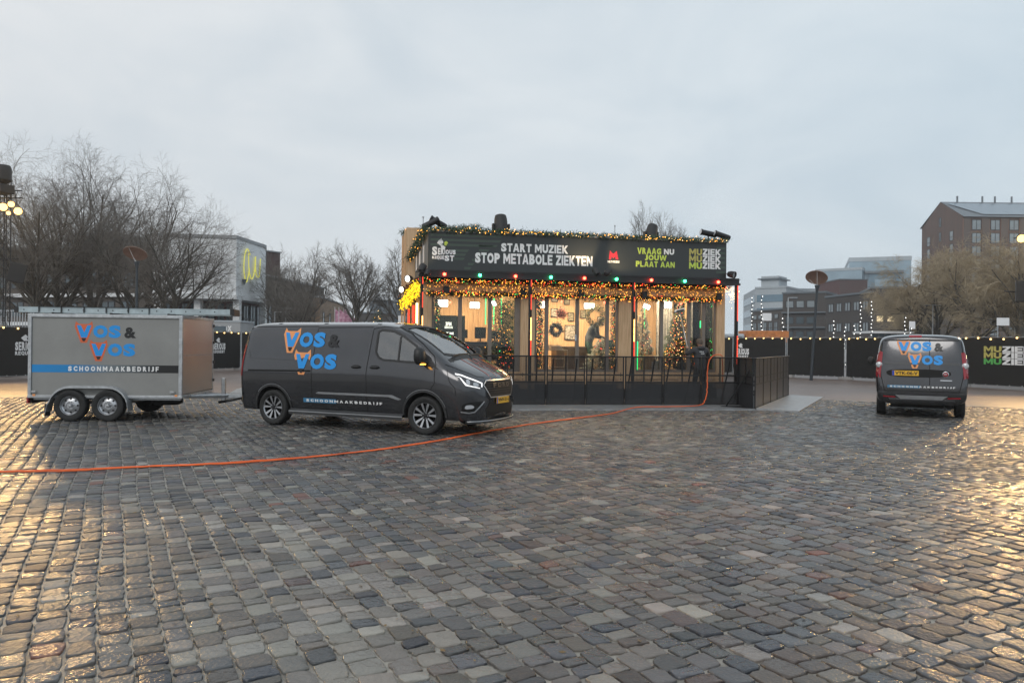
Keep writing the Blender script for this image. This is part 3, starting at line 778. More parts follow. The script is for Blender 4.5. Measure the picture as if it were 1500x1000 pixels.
        pj.patch(tl, [(sg * .93, .92), (sg * .80, .92), (sg * .76, 1.50), (sg * .86, 1.52)], 'B', .006, .04); tl.build('tail_light', 'redlens', van)
    # lettering on both flanks
    def letters(md):
        sg = 1 if md == 'R' else -1
        cx = -2.95
        def mp_(v, s_=.275, x0=-3.10, z0=1.495): return (x0 + v[0] * s_ * 1.22, z0 + v[1] * s_)
        lv = {'orange': .005, 'blue': .009, 'greyink': .013}
        parts = {}
        for mt, (vs, fs) in vos_layers():
            b_ = parts.setdefault(mt, MB())
            # slice large pieces so they follow the flank
            pj.text(b_, ([mp_(v) for v in vs], fs), md, lv[mt])
        for mt, b_ in parts.items(): b_.build({'orange': 'fox_mark', 'blue': 'lettering', 'greyink': 'lettering'}[mt], mt, van)
        # narrow strip with the trade
        xa, xb, z0, z1 = -2.62, -.86, .465, .545
        if md == 'L': xa, xb = -2.5, -.74
        s1 = P(); pj.patch(s1, [(xa, z0), (xa + .75, z0), (xa + .75, z1), (xa, z1)], md, .006, .08)
        s1.build('blue_strip', 'strip_blue', van)
        t = P(); vs, fs = fit(block_text('SCHOONMAAKBEDRIJF', .42), xa + .07, xb, z0 + .016, z1 - .016)
        if md == 'L': vs = [(xa + xb - v[0], v[1]) for v in vs]
        pj.text(t, (vs, fs), md, .009); t.build('lettering', 'white', van)
    pm('strip_blue', (.05, .20, .36), .4, var=.03)
    letters('R')
    # front
    hexa = [(-.50, .955), (-.60, .88), (-.42, .66), (.42, .66), (.60, .88), (.50, .955)]
    f = P(); pj.patch(f, hexa, 'F', .004, .08, depth=.002); gr = f.build('grille', 'gap', van)
    f = P(); pj.line(f, hexa, .022, 'F', .012, .05, closed=True); f.build('grille_surround', 'silver', gr)
    f = P()
    for z in (.70, .74, .78, .82, .86, .90, .935):
        w_ = .44 + (z - .66) * .75 if z < .88 else .60 - (z - .88) * 1.3
        pj.line(f, [(-w_ + .05, z), (w_ - .05, z)], .011, 'F', .012)
    f.build('grille_slat', 'blackp', gr)
    f = P(); pj.text(f, fit(block_text('FORD', .2), -.33, .33, .825, .90), 'F', .022); f.build('grille_lettering', 'rimblack', gr)
    # lower intake, splitter
    f = P(); pj.patch(f, [(-.50, .32), (.50, .32), (.56, .45), (.46, .565), (-.46, .565), (-.56, .45)], 'F', .004, .08); f.build('lower_intake', 'gap', van)
    f = P()
    spl = [(.80, -.89), (.93, -.74), (1.03, -.45), (1.07, 0), (1.03, .45), (.93, .74), (.80, .89)]
    f.prism(spl + [(.72, .80), (.90, 0), (.72, -.80)], .225, .262); f.build('front_splitter', 'paint_d', van)
    f = P(); f.tube([(x + .006, y, .262) for x, y in spl], .009, 6); f.build('splitter_trim', 'silver', van, smooth=180)
    # headlights wrap the corner: laid on from front and from the side
    for md in ('R', 'L'):
        sg = -1 if md == 'R' else 1
        def corner(poly, off, mb):    # poly in (t,z): t runs along the bumper corner arc
            def cp(t, z):
                a = R(86 - t * 86)      # 0 -> side facing, 1 -> front facing
                o = Vector((.50 + .9 * math.cos(a), sg * (.55 + .9 * math.sin(a)), z)); d = Vector((-math.cos(a), -sg * math.sin(a), 0))
                # aim at a moving centre so the outline spreads evenly
                h = pj.bvh.ray_cast(o, d)
                if h[0] is None: return None
                nn = h[1] if h[1].dot(d) < 0 else -h[1]
                return h[0] + nn * off
            bm = bmesh.new(); vs_ = [bm.verts.new((p[0], p[1], 0)) for p in poly]; bm.faces.new(vs_); bmesh.ops.triangulate(bm, faces=bm.faces[:])
            for no, a0, a1, st_ in (((1, 0, 0), 0, 1, .06), ((0, 1, 0), .3, 1.4, .04)):
                t = a0
                while t < a1:
                    bmesh.ops.bisect_plane(bm, geom=bm.verts[:] + bm.edges[:] + bm.faces[:], plane_co=Vector(no) * t, plane_no=no, dist=1e-5); t += st_
            bm.verts.index_update(); P_ = [cp(v.co.x, v.co.y) for v in bm.verts]
            mb.add([p or Vector((0, 0, 0)) for p in P_], [tuple(v.index for v in f_.verts) for f_ in bm.faces if all(P_[v.index] is not None for v in f_.verts)]); bm.free()
            return mb
        hl = P(); corner([(.02, 1.115), (.30, 1.075), (.70, .985), (.93, .93), (.90, .83), (.80, .80), (.50, .83), (.25, .90), (.10, 1.0)], .006, hl); h = hl.build('headlight', 'lensdark', van, smooth=180)
        dr = P()
        corner([(.08, 1.080), (.30, 1.055), (.70, .965), (.90, .915), (.88, .845), (.84, .845), (.85, .905), (.68, .945), (.28, 1.035), (.10, 1.055)], .010, dr)
        corner([(.12, 1.03), (.22, 1.02), (.40, .875), (.80, .82), (.80, .835), (.44, .89), (.28, 1.0)], .010, dr); dr.build('running_light', 'drl', h)
        lp = P()
        for t0, t1, z0, z1 in ((.42, .52, .90, .985), (.60, .76, .865, .935)): corner(smooth_poly([(t0, z0), (t1, z0 - .01), (t1, z1 - .02), (t0, z1)], 2), .011, lp)
        lp.build('lamp_bowl', 'clear', h)
        fg = P(); corner(smooth_poly([(.30, .55), (.60, .60), (.93, .60), (.80, .46), (.45, .415), (.30, .44)], 1), .005, fg); fo = fg.build('fog_lamp_recess', 'gap', van)
        fl = P(); corner(smooth_poly([(.38, .475), (.60, .485), (.64, .515), (.56, .55), (.40, .54)], 1), .012, fl); fl.build('fog_lamp', 'clear', fo)
        ft = P(); corner([(.28, .420), (.50, .400), (.66, .415), (.95, .60), (.90, .60), (.64, .435), (.50, .422), (.28, .440)], .012, ft); ft.build('bumper_blade', 'silver', fo)
    # bonnet stripes
    for y0, y1 in ((-.36, -.10), (.10, .36)):
        s1 = P(); pj.patch(s1, [(.40, y0), (.975, y0 * .92), (.975, y1 * .92), (.40, y1)], 'T', .003, .07); s1.build('bonnet_stripe', 'stripe', van, smooth=180)
        for yy in (y0, y1):
            s1 = P(); pj.line(s1, [(.40, yy), (.975, yy * .92)], .016, 'T', .005); s1.build('stripe_edging', 'palered', van, smooth=180)  # pinstripe edging, its red painted in for the reddish reflection
    g_ = P()
    for sg in (-1, 1): pj.line(g_, [(.36, sg * .87), (.62, sg * .80), (.86, sg * .66), (.93, sg * .50)], .010, 'T', .003)
    g_.build('panel_gap', 'gap', van)
    cw = P(); pj.patch(cw, [(.33, -.72), (.40, -.74), (.40, .74), (.33, .72)], 'T', .004, .08); cw.build('scuttle', 'blackp', van)
    for y in (-.35, .30):
        w = P(); pts_ = [(.40, y - .25, 1.325), (.33, y - .2, 1.375), (.30, y + .1, 1.40), (.29, y + .45, 1.405)]; w.tube(pts_, .010, 6); w.tube([(p[0] + .0, p[1], p[2] - .008) for p in pts_[1:]], .014, 4); w.build('wiper', 'black', van)
    f = P(); 
    plate(f_parent := van, Matrix.Translation((1.062, 0, .595)) @ Matrix.Rotation(PI / 2, 4, 'Z') @ Matrix.Rotation(PI / 2, 4, 'X'), 'VNV-21-J')
    # wheels
    wm_ = wheel_meshes(.335, .225, .225, 'alloy')
    for x in (0, -3.35):
        for sg in (-1, 1): add_wheel(van, wm_, x, sg * .845, .335, sg, (R(3) if x == 0 else 0))
    a = P(); a.tube([(-.95, .2, 1.985), (-1.10, .2, 2.25)], [.006, .003], 5); a.build('aerial', 'black', van)
    a = P(); a.box(-4.27, -4.17, -.80, .80, .40, .50); a.build('rear_step', 'blackp', van, bevel=.02)
    a = P(); a.tube([(-4.20, 0, .33), (-4.32, 0, .33), (-4.35, 0, .40)], .022, 8); a.ball((-4.35, 0, .43), .03); a.box(-4.22, -4.1, -.4, .4, .30, .36); a.build('tow_bar', 'black', van)
    a = P()
    for x in (-1.2, -2.4, -3.5):
        for sg in (-1, 1): a.box(x, x + .08, sg * .62 - .03, sg * .62 + .03, 1.962, 1.980)
    a.build('roof_mount', 'black', van, bevel=.005)
    return van
def plate(parent, M, txt, w=.52, h=.11):
    p = MB().box(-w / 2, w / 2, -h / 2, h / 2, -.004, .004).build('number_plate', 'plate', parent, M=M)
    MB().box(-w / 2 + .002, -w / 2 + .045, -h / 2 + .002, h / 2 - .002, .002, .0055).build('plate_band', 'plateblue', p)
    b = MB(); flat(b, fit(text_pts(txt, 1, .03), -w / 2 + .06, w / 2 - .02, -h * .33, h * .33), lambda x, y: (x, y, .0065)); b.build('plate_number', 'greyink', p)
    return p
van = build_van()
# ------------------------------------------------------------------ box trailer and its ladders
TD = R(4.5)
def build_trailer():
    A = Vector((-9.42, 14.62, 0))            # near rear lower corner; local x forward (towards the van), y into depth
    tr = empty('box_trailer', M=Matrix.Translation(A) @ Matrix.Rotation(TD, 4, 'Z'), label='grey twin axle box trailer with blue and black stripe, behind the long van', cat='trailer')
    Lx, W, z0, z1 = 2.90, 1.95, .50, 2.055
    b = MB(); b.mat(0).box(.03, Lx - .02, .02, W - .02, z0, z1 - .02); b.build('box', ['trailer_side'], tr)
    f = MB(); f.box(Lx - .018, Lx + .004, .05, W - .05, z0 + .03, z1 - .03); f.build('front_panel', 'trailer_front', tr, label='front panel mirroring the warm light of the kiosk')
    def rail(name, *a): MB().box(*a).build(name, 'galv', tr, bevel=.006)
    for x0, x1 in ((0, .062), (Lx - .055, Lx + .012)):
        for y0, y1 in ((-.006, .055), (W - .055, W + .006)): rail('corner_profile', x0, x1, y0, y1, z0 - .01, z1 - .035)
    for y0, y1 in ((-.010, .050), (W - .05, W + .01)):
        rail('roof_profile', -.003, Lx + .016, y0, y1, z1 - .035, z1 + .028); rail('floor_profile', -.003, Lx + .016, y0, y1, z0 - .055, z0 + .0)
    for x0, x1 in ((-.004, .05), (Lx - .04, Lx + .018)): rail('cross_profile', x0, x1, .052, W - .052, z1 - .03, z1 + .026); rail('cross_profile', x0, x1, .052, W - .052, z0 - .05, z0 + .0)
    MB().box(.05, Lx - .04, .05, W - .05, z1 - .018, z1 + .012).build('roof', 'whitep', tr)
    MB().box(Lx + .005, Lx + .009, .06, W - .06, 1.28, 1.30).build('panel_joint', 'galv', tr)
    # print on the near side
    parts = {}
    lv = {'redorange': -.0220, 'orange': -.0220, 'blue': -.0235, 'greyink': -.025}
    yb = .02
    for mt, (vs, fs) in vos_layers():
        if mt == 'orange': mt = 'redorange'
        s_ = .245; x0, zz = .92, 1.63
        parts.setdefault(mt, MB()).add([(x0 + v[0] * s_ * 1.2, yb + {'redorange': -.0015, 'blue': -.003, 'greyink': -.0045}[mt], zz + v[1] * s_) for v in vs], fs)
    for mt, b_ in parts.items(): b_.build({'redorange': 'fox_mark', 'blue': 'lettering', 'greyink': 'lettering'}[mt], mt, tr)
    m = pm('fade', (1, 1, 1), .42, var=0); n, l = m.node_tree.nodes, m.node_tree.links
    t = n.new('ShaderNodeTexCoord'); sx_ = n.new('ShaderNodeSeparateXYZ'); r = n.new('ShaderNodeValToRGB')
    mr_ = n.new('ShaderNodeMapRange'); mr_.inputs[1].default_value = .06; mr_.inputs[2].default_value = 2.85
    e = r.color_ramp.elements; e[0].position = .0; e[0].color = (.010, .25, .62, 1); e[1].position = .86; e[1].color = (.008, .008, .009, 1)
    q = e.new(.25); q.color = (.012, .22, .52, 1); q = e.new(.52); q.color = (.16, .19, .21, 1)
    l.new(t.outputs['Object'], sx_.inputs[0]); l.new(sx_.outputs[0], mr_.inputs[0]); l.new(mr_.outputs[0], r.inputs[0]); l.new(r.outputs[0], n['Principled BSDF'].inputs['Base Color'])
    MB().box(.066, Lx - .058, .0172, .0190, .945, 1.095).build('colour_band', 'fade', tr)
    vs, fs = fit(block_text('SCHOONMAAKBEDRIJF', .42), .745, 2.46, .972, 1.068)
    MB().add([(x, .0155, z) for x, z in vs], fs).build('lettering', 'white', tr)
    # twin wheels, mudguard
    wm_ = wheel_meshes(.305, .195, .185, 'steel')
    for x in (.84, 1.545):
        for y, sg in ((-.02, -1), (W + .02, 1)): add_wheel(tr, wm_, x, y, .305, sg)
    for y0, y1 in ((-.14, .10), (W - .10, W + .14)):
        m_ = MB(); pr = []
        pr += [(.40, .18), (.43, .36)]
        pr += [(.84 - .385 * math.cos(R(a)), .305 + .385 * math.sin(R(a))) for a in range(15, 91, 15)]
        pr += [(1.545 + .385 * math.sin(R(a)), .305 + .385 * math.cos(R(a))) for a in range(0, 91, 15)]
        pr += [(1.945, .20)]
        n_ = len(pr)
        m_.add([(x, y0, z) for x, z in pr] + [(x, y1, z) for x, z in pr] + [(x, y0, z - .045) for x, z in pr], [(i, i + 1, i + 1 + n_, i + n_) for i in range(n_ - 1)] + [(i, i + 2 * n_, i + 1 + 2 * n_, i + 1) for i in range(n_ - 1)])
        o = m_.build('mudguard', 'galv', tr, smooth=50); so_ = o.modifiers.new('s', 'SOLIDIFY'); so_.thickness = .006
    for y in (-.02, W + .02): MB().box(.375, .395, y - .09, y + .09, .10, .33).build('mud_flap', 'rubber', tr)
    c = MB(); c.box(.05, Lx - .05, .12, .2, .40, .46); c.box(.05, Lx - .05, W - .2, W - .12, .40, .46)
    for x in (.84, 1.545): c.tube([(x, .02, .305), (x, W - .02, .305)], .035, 8)
    c.build('chassis', 'steel', tr, kind='stuff')
    MB().box(-.005, .03, .1, W - .1, .33, .45).build('light_board', 'black', tr)
    MB().box(-.03, 0, .02, .22, .34, .46).build('tail_light', 'redlens', tr)
    for x in (.10, Lx - .12): MB().box(x, x + .05, -.016, -.004, z0 - .02, z0 + .02).build('side_marker', 'orange', tr)
    s = MB(); M = Matrix.Translation((2.35, .8, .35)) @ Matrix.Rotation(0, 4, 'X'); s.lathe([(.12, -.08), (.22, -.09), (.29, -.06), (.30, 0), (.29, .06), (.22, .09), (.12, .08)], 24, M); s.build('spare_wheel', 'rubber', tr, smooth=180)
    # drawbar
    d = MB(); d.box(Lx - .3, Lx + 1.02, W / 2 - .045, W / 2 + .045, .385, .475); d.build('drawbar', 'galv', tr, bevel=.008)
    d = MB()
    for sg in (-1, 1): d.tube([(Lx - .1, W / 2 + sg * .52, .45), (Lx + .62, W / 2 + sg * .05, .44)], .035, 6)
    d.build('drawbar_brace', 'galv', tr)
    d = MB(); d.tube([(Lx + 1.0, W / 2, .45), (Lx + 1.14, W / 2, .46), (Lx + 1.2, W / 2, .43)], [.045, .04, .045], 10); d.build('coupling', 'steel', tr, smooth=180)
    d = MB(); d.box(Lx + .50, Lx + .58, W / 2 - .07, W / 2 - .05 + .05, .32, .80); d.prism([(Lx + .50, W / 2 - .07), (Lx + .58, W / 2 - .07), (Lx + .58, W / 2), (Lx + .50, W / 2)], .80, .82); d.build('support_stand', 'steel', tr, bevel=.01)
    d = MB(); d.prism([(Lx + .66, W / 2 - .02), (Lx + 1.12, W / 2 - .02), (Lx + 1.12, W / 2 + .1), (Lx + .66, W / 2 + .1)], .48, .50)
    d.add([(Lx + .66, W / 2 - .03, .49), (Lx + 1.1, W / 2 - .03, .49), (Lx + 1.1, W / 2 - .03, .66), (Lx + .80, W / 2 - .03, .58), (Lx + .66, W / 2 + .1, .49), (Lx + 1.1, W / 2 + .1, .49), (Lx + 1.1, W / 2 + .1, .66), (Lx + .80, W / 2 + .1, .58)], [(0, 1, 2, 3), (4, 7, 6, 5), (3, 2, 6, 7), (0, 3, 7, 4)])
    d.build('coupling_cover', 'whitep', tr)
    d = MB(); d.tube([(Lx + .45, W / 2 - .06, .30), (Lx + .7, W / 2 - .07, .345), (Lx + .95, W / 2 - .05, .40)], [.03, .028, .02], 7); d.build('handbrake', 'black', tr, smooth=180)
    d = MB(); d.tube([(Lx + .9, W / 2 - .05, .38), (Lx + .97, W / 2 - .06, .26), (Lx + 1.05, W / 2 - .05, .27), (Lx + 1.15, W / 2, .38)], .010, 6); d.build('breakaway_cable', 'black', tr)
    rv = MB().lathe([(.007, 0), (.006, .003), (.001, .004)], 6, Matrix.Rotation(PI / 2, 4, 'X')).mesh('rivet', 'steel')
    for k in range(24):
        for z in (z0 + .012, z1 - .012): link('rivet', rv, tr, Matrix.Translation((.10 + k * .118, -.011, z - .012)))
    for k in range(12):
        for x in (.03, Lx - .02): link('rivet', rv, tr, Matrix.Translation((x, -.007, z0 + .08 + k * .118)))
    MB().box(Lx - .22, Lx - .12, -.02, -.008, z0 + .045, z0 + .085).build('latch', 'steel', tr, bevel=.004)
    MB().box(.07, .16, -.02, -.008, z0 + .045, z0 + .085).build('latch', 'steel', tr, bevel=.004)
    for z in (.72, 1.12, 1.55, 1.92): MB().box(Lx + .0, Lx + .03, W - .05, W + .03, z - .03, z + .03).build('hinge', 'black', tr, bevel=.004)
    for x in (.4, 1.5, 2.6):
        r_ = MB(); r_.box(x - .02, x + .02, .10, W - .10, z1 + .013, z1 + .065); r_.build('roof_bar', 'black', tr)
    return tr
tr = build_trailer()
def ladder(y0, length, x0, lift, label):
    L = empty('ladder', M=tr.matrix_world @ Matrix.Translation((x0, y0, 2.122 + lift)), label=label, cat='ladder', group='ladders on the trailer roof')
    for s in (0, .34):
        b = MB(); b.box(0, length, s, s + .022, 0, .085); b.box(0, length, s - .004, s + .026, .085, .100); b.box(0, length, s - .004, s + .026, -.008, .006); b.build('side_rail', 'ladder', L)
    n = int(length / .28)
    me = MB().tube([(0, .02, 0), (0, .345, 0)], .016, 8).mesh('rung', 'ladder')
    for k in range(n): link('rung', me, L, Matrix.Translation((.15 + k * .28, 0, .045)))
    me2 = MB().tube([(0, -.007, 0), (0, .001, 0)], .012, 8).mesh('rivet', 'gap')
    for k in range(n): link('rivet', me2, L, Matrix.Translation((.15 + k * .28, 0, .045)))
    for x in (0, length - .03): MB().box(x - .03, x + .05, -.006, .366, -.014, .103).build('end_cap', 'black', L)
    return L
ladder(.12, 4.15, -.30, .0, 'long pale blue grey ladder lying nearest the camera on the trailer roof')
ladder(.62, 3.9, -.18, .0, 'second roof ladder, lying behind the nearest one on the trailer')
# two tall hoops of black strap lying over the near ladder
hp = MB()
hb = tr.matrix_world
for x in (.13, .55, .98, 1.40, 1.82): hp.box(x, x + .016, .095, .108, 2.115, 2.232)
hp.box(.13, 2.24, .095, .108, 2.222, 2.236); hp.box(2.22, 2.235, .095, .108, 2.09, 2.232)
hp.build('roof_rack_rail', 'black', tr)
# ------------------------------------------------------------------ small van seen from behind
def build_small_van():
    yh = [.83, .885, .905, .905, .895, .868, .828, .765, .46, 0]
    zh = [.30, .44, .70, .95, 1.08, 1.36, 1.68, 1.80, 1.842, 1.85]
    def st(x, ys=1.0, dz=0, xs=None, y=None, z=None):
        yy = y or yh; zz = z or zh
        return [((xs[j] if xs else x), yy[j] * ys, zz[j] + (dz if j >= 6 else 0)) for j in range(10)]
    S_ = [st(0, .955, -.03, xs=[-.80, -.86, -.87, -.84, -.82, -.77, -.70, -.66, -.63, -.62]), st(0, .995, -.008, xs=[-.72, -.76, -.76, -.74, -.72, -.66, -.58, -.53, -.50, -.49]), st(-.38), st(.1), st(.8), st(1.4, dz=.0), st(1.9),
          st(2.3, y=[.83, .885, .905, .905, .89, .85, .79, .70, .40, 0], z=[.3, .44, .70, .95, 1.08, 1.33, 1.56, 1.64, 1.67, 1.68]),
          st(2.75, y=[.83, .885, .905, .90, .88, .85, .80, .70, .40, 0], z=[.3, .44, .70, .93, 1.03, 1.13, 1.21, 1.26, 1.29, 1.30]),
          st(2.95, y=[.83, .885, .90, .90, .87, .83, .78, .68, .40, 0], z=[.3, .44, .70, .92, 1.0, 1.06, 1.10, 1.14, 1.17, 1.18]),
          st(3.25, y=[.80, .85, .87, .86, .80, .72, .65, .55, .3, 0], z=[.3, .44, .70, .86, .93, .97, 1.0, 1.02, 1.03, 1.035])]
    V, F, G, B, vid = half_net(S_)
    for gi, sgn in ((-1, 1), (0, -1)):
        Z = S_[gi]; RR = []
        for j in range(9):
            x, y, z = Z[j]
            RR.append([G[gi][j], vid((x + sgn * .02, y * .88, z)), vid((x + sgn * .04, y * .5, z)), vid((x + sgn * .05, 0, z))])
        for j in range(8):
            for k in range(3): F.append((RR[j][k], RR[j][k + 1], RR[j + 1][k + 1], RR[j + 1][k]))
        F.append((RR[8][0], RR[8][1], RR[8][2], G[gi][9])); F.append((RR[8][2], RR[8][3], G[gi][9]))
        F.append((G[gi][0], B[gi], RR[0][3], RR[0][2])); F.append((G[gi][0], RR[0][2], RR[0][1]))
    me = finish_body(V, F, ['paint', 'blackp'], [(0, .31, .375, .5, 1.3), (2.755, .31, .375, .5, 1.3)], 2)
    pj = Proj(me); shade(me, 38)
    ang = R(63.5)
    M = Matrix.Translation((9.66, 17.78, 0)) @ Matrix.Rotation(ang, 4, 'Z') @ Matrix.Scale(1.035, 4)
    v = empty('small_van', M=M, label='small dark grey delivery van seen from behind, parked on the right', cat='van')
    link('body', me, v)
    P = MB
    # looking at the back: left in the picture is +y
    def B_(p): return (-p[0], p[1])      # picture-right coordinate -> local y
    g_ = P(); out = [(-.76, 1.70), (.76, 1.70), (.80, 1.30), (.79, .92), (.72, .60), (-.72, .60), (-.79, .92), (-.80, 1.30)]
    pj.line(g_, out, .014, 'B', .003, .05, closed=True); g_.build('door_gap', 'gap', v)
    g_ = P(); pj.line(g_, [B_((.16, 1.74)), B_((.16, .62))], .014, 'B', .003); g_.build('door_gap', 'gap', v)
    s = P(); pj.line(s, [(-.74, 1.705), (0, 1.722), (.74, 1.705)], .03, 'B', .005); s.build('door_seal', 'blackp', v)
    s = P(); pj.patch(s, [(-.72, 1.175), (.72, 1.175), (.72, 1.215), (-.72, 1.215)], 'B', .006, .1, depth=.003); s.build('door_crease', 'paint_d', v)
    s = P(); pj.patch(s, smooth_poly([B_((-.68, .90)), B_((.56, .90)), B_((.56, 1.075)), B_((-.68, 1.075))], 2), 'B', .005, .1, depth=.002); s.build('plate_recess', 'gap', v)
    h = pj.hit(B_((-.31, .985)), 'B', .02)
    plate(v, Matrix.Translation(h) @ Matrix.Rotation(-PI / 2, 4, 'Z') @ Matrix.Rotation(PI / 2 - .02, 4, 'X'), 'VTK-06-V')
    h = pj.hit(B_((.46, .975)), 'B', .008); Mb = Matrix.Translation(h) @ Matrix.Rotation(-PI / 2, 4, 'Y')
    P().lathe([(.062, 0), (.062, .012), (.050, .018)], 24, Mb).build('badge', 'chrome', v, smooth=40); P().lathe([(.050, .012), (.044, .018), (.001, .02)], 24, Mb).build('badge_face', 'redlens', v)
    t = P(); vs, fs = fit(text_pts('FIAT', 1, .03), -.03, .03, -.016, .016); t.add([Mb @ Vector((y, -x, .022)) for x, y in vs], fs); t.build('badge_lettering', 'chrome', v)
    t = P(); pj.patch(t, [B_((.36, .835)), B_((.58, .835)), B_((.58, .853)), B_((.36, .853))], 'B', .008, .1); t.build('model_badge', 'chrome', v)
    parts = {}
    for mt, (vs, fs) in vos_layers():
        s_ = .203; pts_ = [B_((-.43 + p[0] * s_ * 1.12, 1.475 + p[1] * s_)) for p in vs]
        pj.text(parts.setdefault(mt, MB()), (pts_, fs), 'B', {'orange': .005, 'blue': .009, 'greyink': .013}[mt])
    for mt, b_ in parts.items(): b_.build({'orange': 'fox_mark', 'blue': 'lettering', 'greyink': 'lettering'}[mt], mt, v)
    s = P(); pj.patch(s, [B_((-.66, .665)), B_((-.02, .665)), B_((-.02, .72)), B_((-.66, .72))], 'B', .006, .1); s.build('blue_strip', 'strip_blue', v)
    vs, fs = fit(block_text('SCHOONMAAKBEDRIJF', .42), -.61, .64, .675, .711)
    s = P(); pj.text(s, ([B_(p) for p in vs], fs), 'B', .010); s.build('lettering', 'white', v)
    for sg in (-1, 1):
        # lamps stand at the corner: laid on from behind and from the side
        s = P(); pj.patch(s, [(sg * .885, .93), (sg * .80, .87), (sg * .775, 1.20), (sg * .755, 1.44), (sg * .80, 1.46), (sg * .86, 1.38)], 'B', .012, .06, depth=.003)
        md = 'L' if sg > 0 else 'R'
        pj.patch(s, [(-.83, .88), (-.72, .94), (-.66, 1.38), (-.74, 1.46), (-.80, 1.2)], md, .010, .06, depth=.003)
        tl = s.build('tail_light', 'redlens', v)
        h = pj.hit((sg * .825, 1.16), 'B', .012)
        if h: P().lathe([(.052, 0), (.052, .012), (.03, .022), (.001, .024)], 18, Matrix.Translation(h) @ Matrix.Rotation(-PI / 2, 4, 'Y')).build('reversing_lamp', 'clear', tl, smooth=40)
        if h: P().lathe([(.066, 0), (.066, .016), (.054, .018), (.053, 0)], 18, Matrix.Translation(h) @ Matrix.Rotation(-PI / 2, 4, 'Y')).build('lamp_ring', 'chrome', tl, smooth=40)
        s = P(); s.tube([(1.95, sg * .90, 1.12), (1.95, sg * 1.0, 1.14)], .03, 6); s.ball((1.95, sg * 1.04, 1.20), .105, 12, 8, (.5, .8, 1.05)); s.build('wing_mirror', 'blackp', v, smooth=180)
        for md_ in (md,):
            w = P(); pj.patch(w, smooth_poly([(1.12, 1.17), (2.25, 1.15), (1.95, 1.52), (1.2, 1.60)], 2), md_, .004, .1); w.build('side_window', 'gap', v)
            w = P(); pj.line(w, [(1.0, .4), (1.0, 1.66), (1.95, 1.60), (2.40, 1.22), (2.36, .6)], .012, md_); w.build('panel_gap', 'gap', v)
            for ax in (0, 2.755):
                w = P(); pj.line(w, [(ax + .40 * math.cos(R(a)), .31 + .40 * math.sin(R(a))) for a in range(-5, 186, 10)], .045, md_, .010, .05); w.build('wheel_arch', 'blackp', v)
    s = P(); pj.patch(s, [(-.82, .55), (.82, .55), (.80, .36), (-.80, .36)], 'B', .012, .08, depth=.005); bp_ = s.build('rear_bumper', 'paint', v, smooth=40)
    s = P(); 
    s.prism([(-.885, -.84), (-.885, .84), (-.82, .84), (-.82, -.84)], .545, .575); s.prism([(-.905, -.62), (-.905, .62), (-.83, .68), (-.83, -.68)], .395, .42); s.build('bumper_shelf', 'paint', bp_, kind='stuff')
    s = P(); pj.patch(s, [(-.50, .505), (.50, .505), (.40, .425), (-.40, .425)], 'B', .022, .1, depth=.005); s.build('loading_guard', 'silver', bp_)
    for sg in (-1, 1):
        s = P(); pj.patch(s, [(sg * .50, .45), (sg * .74, .46), (sg * .74, .485), (sg * .50, .475)], 'B', .018, .1); s.build('bumper_reflector', 'redlens', bp_)
    h = pj.hit((0.12, 1.79), 'B', .004); s = P(); pj.patch(s, [(-.01, 1.772), (.24, 1.772), (.24, 1.812), (-.01, 1.812)], 'B', .012, .1, depth=.004); s.build('brake_light', 'redlens', v)
    wm_ = wheel_meshes(.31, .19, .20, 'steel')
    for x in (0, 2.755):
        for sg in (-1, 1): add_wheel(v, wm_, x, sg * .785, .31, sg)
    s = P(); s.box(-.60, 3.0, -.60, .60, .22, .32); s.tube([(-.82, -.45, .24), (-.3, -.45, .26)], .03, 8); s.build('underbody', 'gap', v, kind='stuff')
    s = P(); s.tube([(1.9, 0, 1.84), (1.75, 0, 2.02)], [.006, .003], 5); s.build('aerial', 'black', v)
    return v
build_small_van()
# ------------------------------------------------------------------ timber and glass studio pavilion
KM = Matrix.Translation((-2.5, 21.0, 0)) @ Matrix.Rotation(R(11.5), 4, 'Z')
def k_u(px, v=0.0):            # distance along the front (at depth v) seen at a picture column
    o = KM @ Vector((0, v, 0)); k = (px - 750) / FPX; c, s = math.cos(R(11.5)), math.sin(R(11.5))
    return (o.y * k - o.x) / (c - s * k)
def k_w(px, py, v=0.0):
    p = KM @ Vector((k_u(px, v), v, 0)); return CAM_H - (py - (HY + ROLL * (px - 750))) / FPX * p.y
def K(u, v, w): return KM @ Matrix.Translation((u, v, w))
def kthing(mb, name, mats, u, v, w, smooth=None, bevel=0, **kw):   # mesh in pavilion axes about its own base
    return mb.build(name, mats, None, K(u, v, w), smooth, bevel, **kw)
UW, DV = 9.15, 7.0
m = pm('wood', (.42, .25, .125), .55, var=.10, scale=3)
n_, l_ = m.node_tree.nodes, m.node_tree.links
t_ = n_.new('ShaderNodeTexCoord'); mp2 = n_.new('ShaderNodeMapping'); mp2.inputs['Scale'].default_value = (9, 9, .6); nn = n_.new('ShaderNodeTexNoise'); nn.inputs['Scale'].default_value = 3; nn.inputs['Detail'].default_value = 8
rr_ = n_.new('ShaderNodeValToRGB'); rr_.color_ramp.elements[0].position = .35; rr_.color_ramp.elements[0].color = (.52, .33, .18, 1); rr_.color_ramp.elements[1].position = .62; rr_.color_ramp.elements[1].color = (.66, .45, .27, 1)
l_.new(t_.outputs['Object'], mp2.inputs[0]); l_.new(mp2.outputs[0], nn.inputs[0]); l_.new(nn.outputs[0], rr_.inputs[0]); l_.new(rr_.outputs[0], n_['Principled BSDF'].inputs['Base Color'])
pm('frame', (.20, .17, .145), .5, var=.08)
pm('signbg', (.034, .039, .040), .38, var=.06, scale=1)
pm('signstripe', (.055, .080, .062), .4, var=.04)
pm('lime', (.55, .68, .10), .45, var=.03)
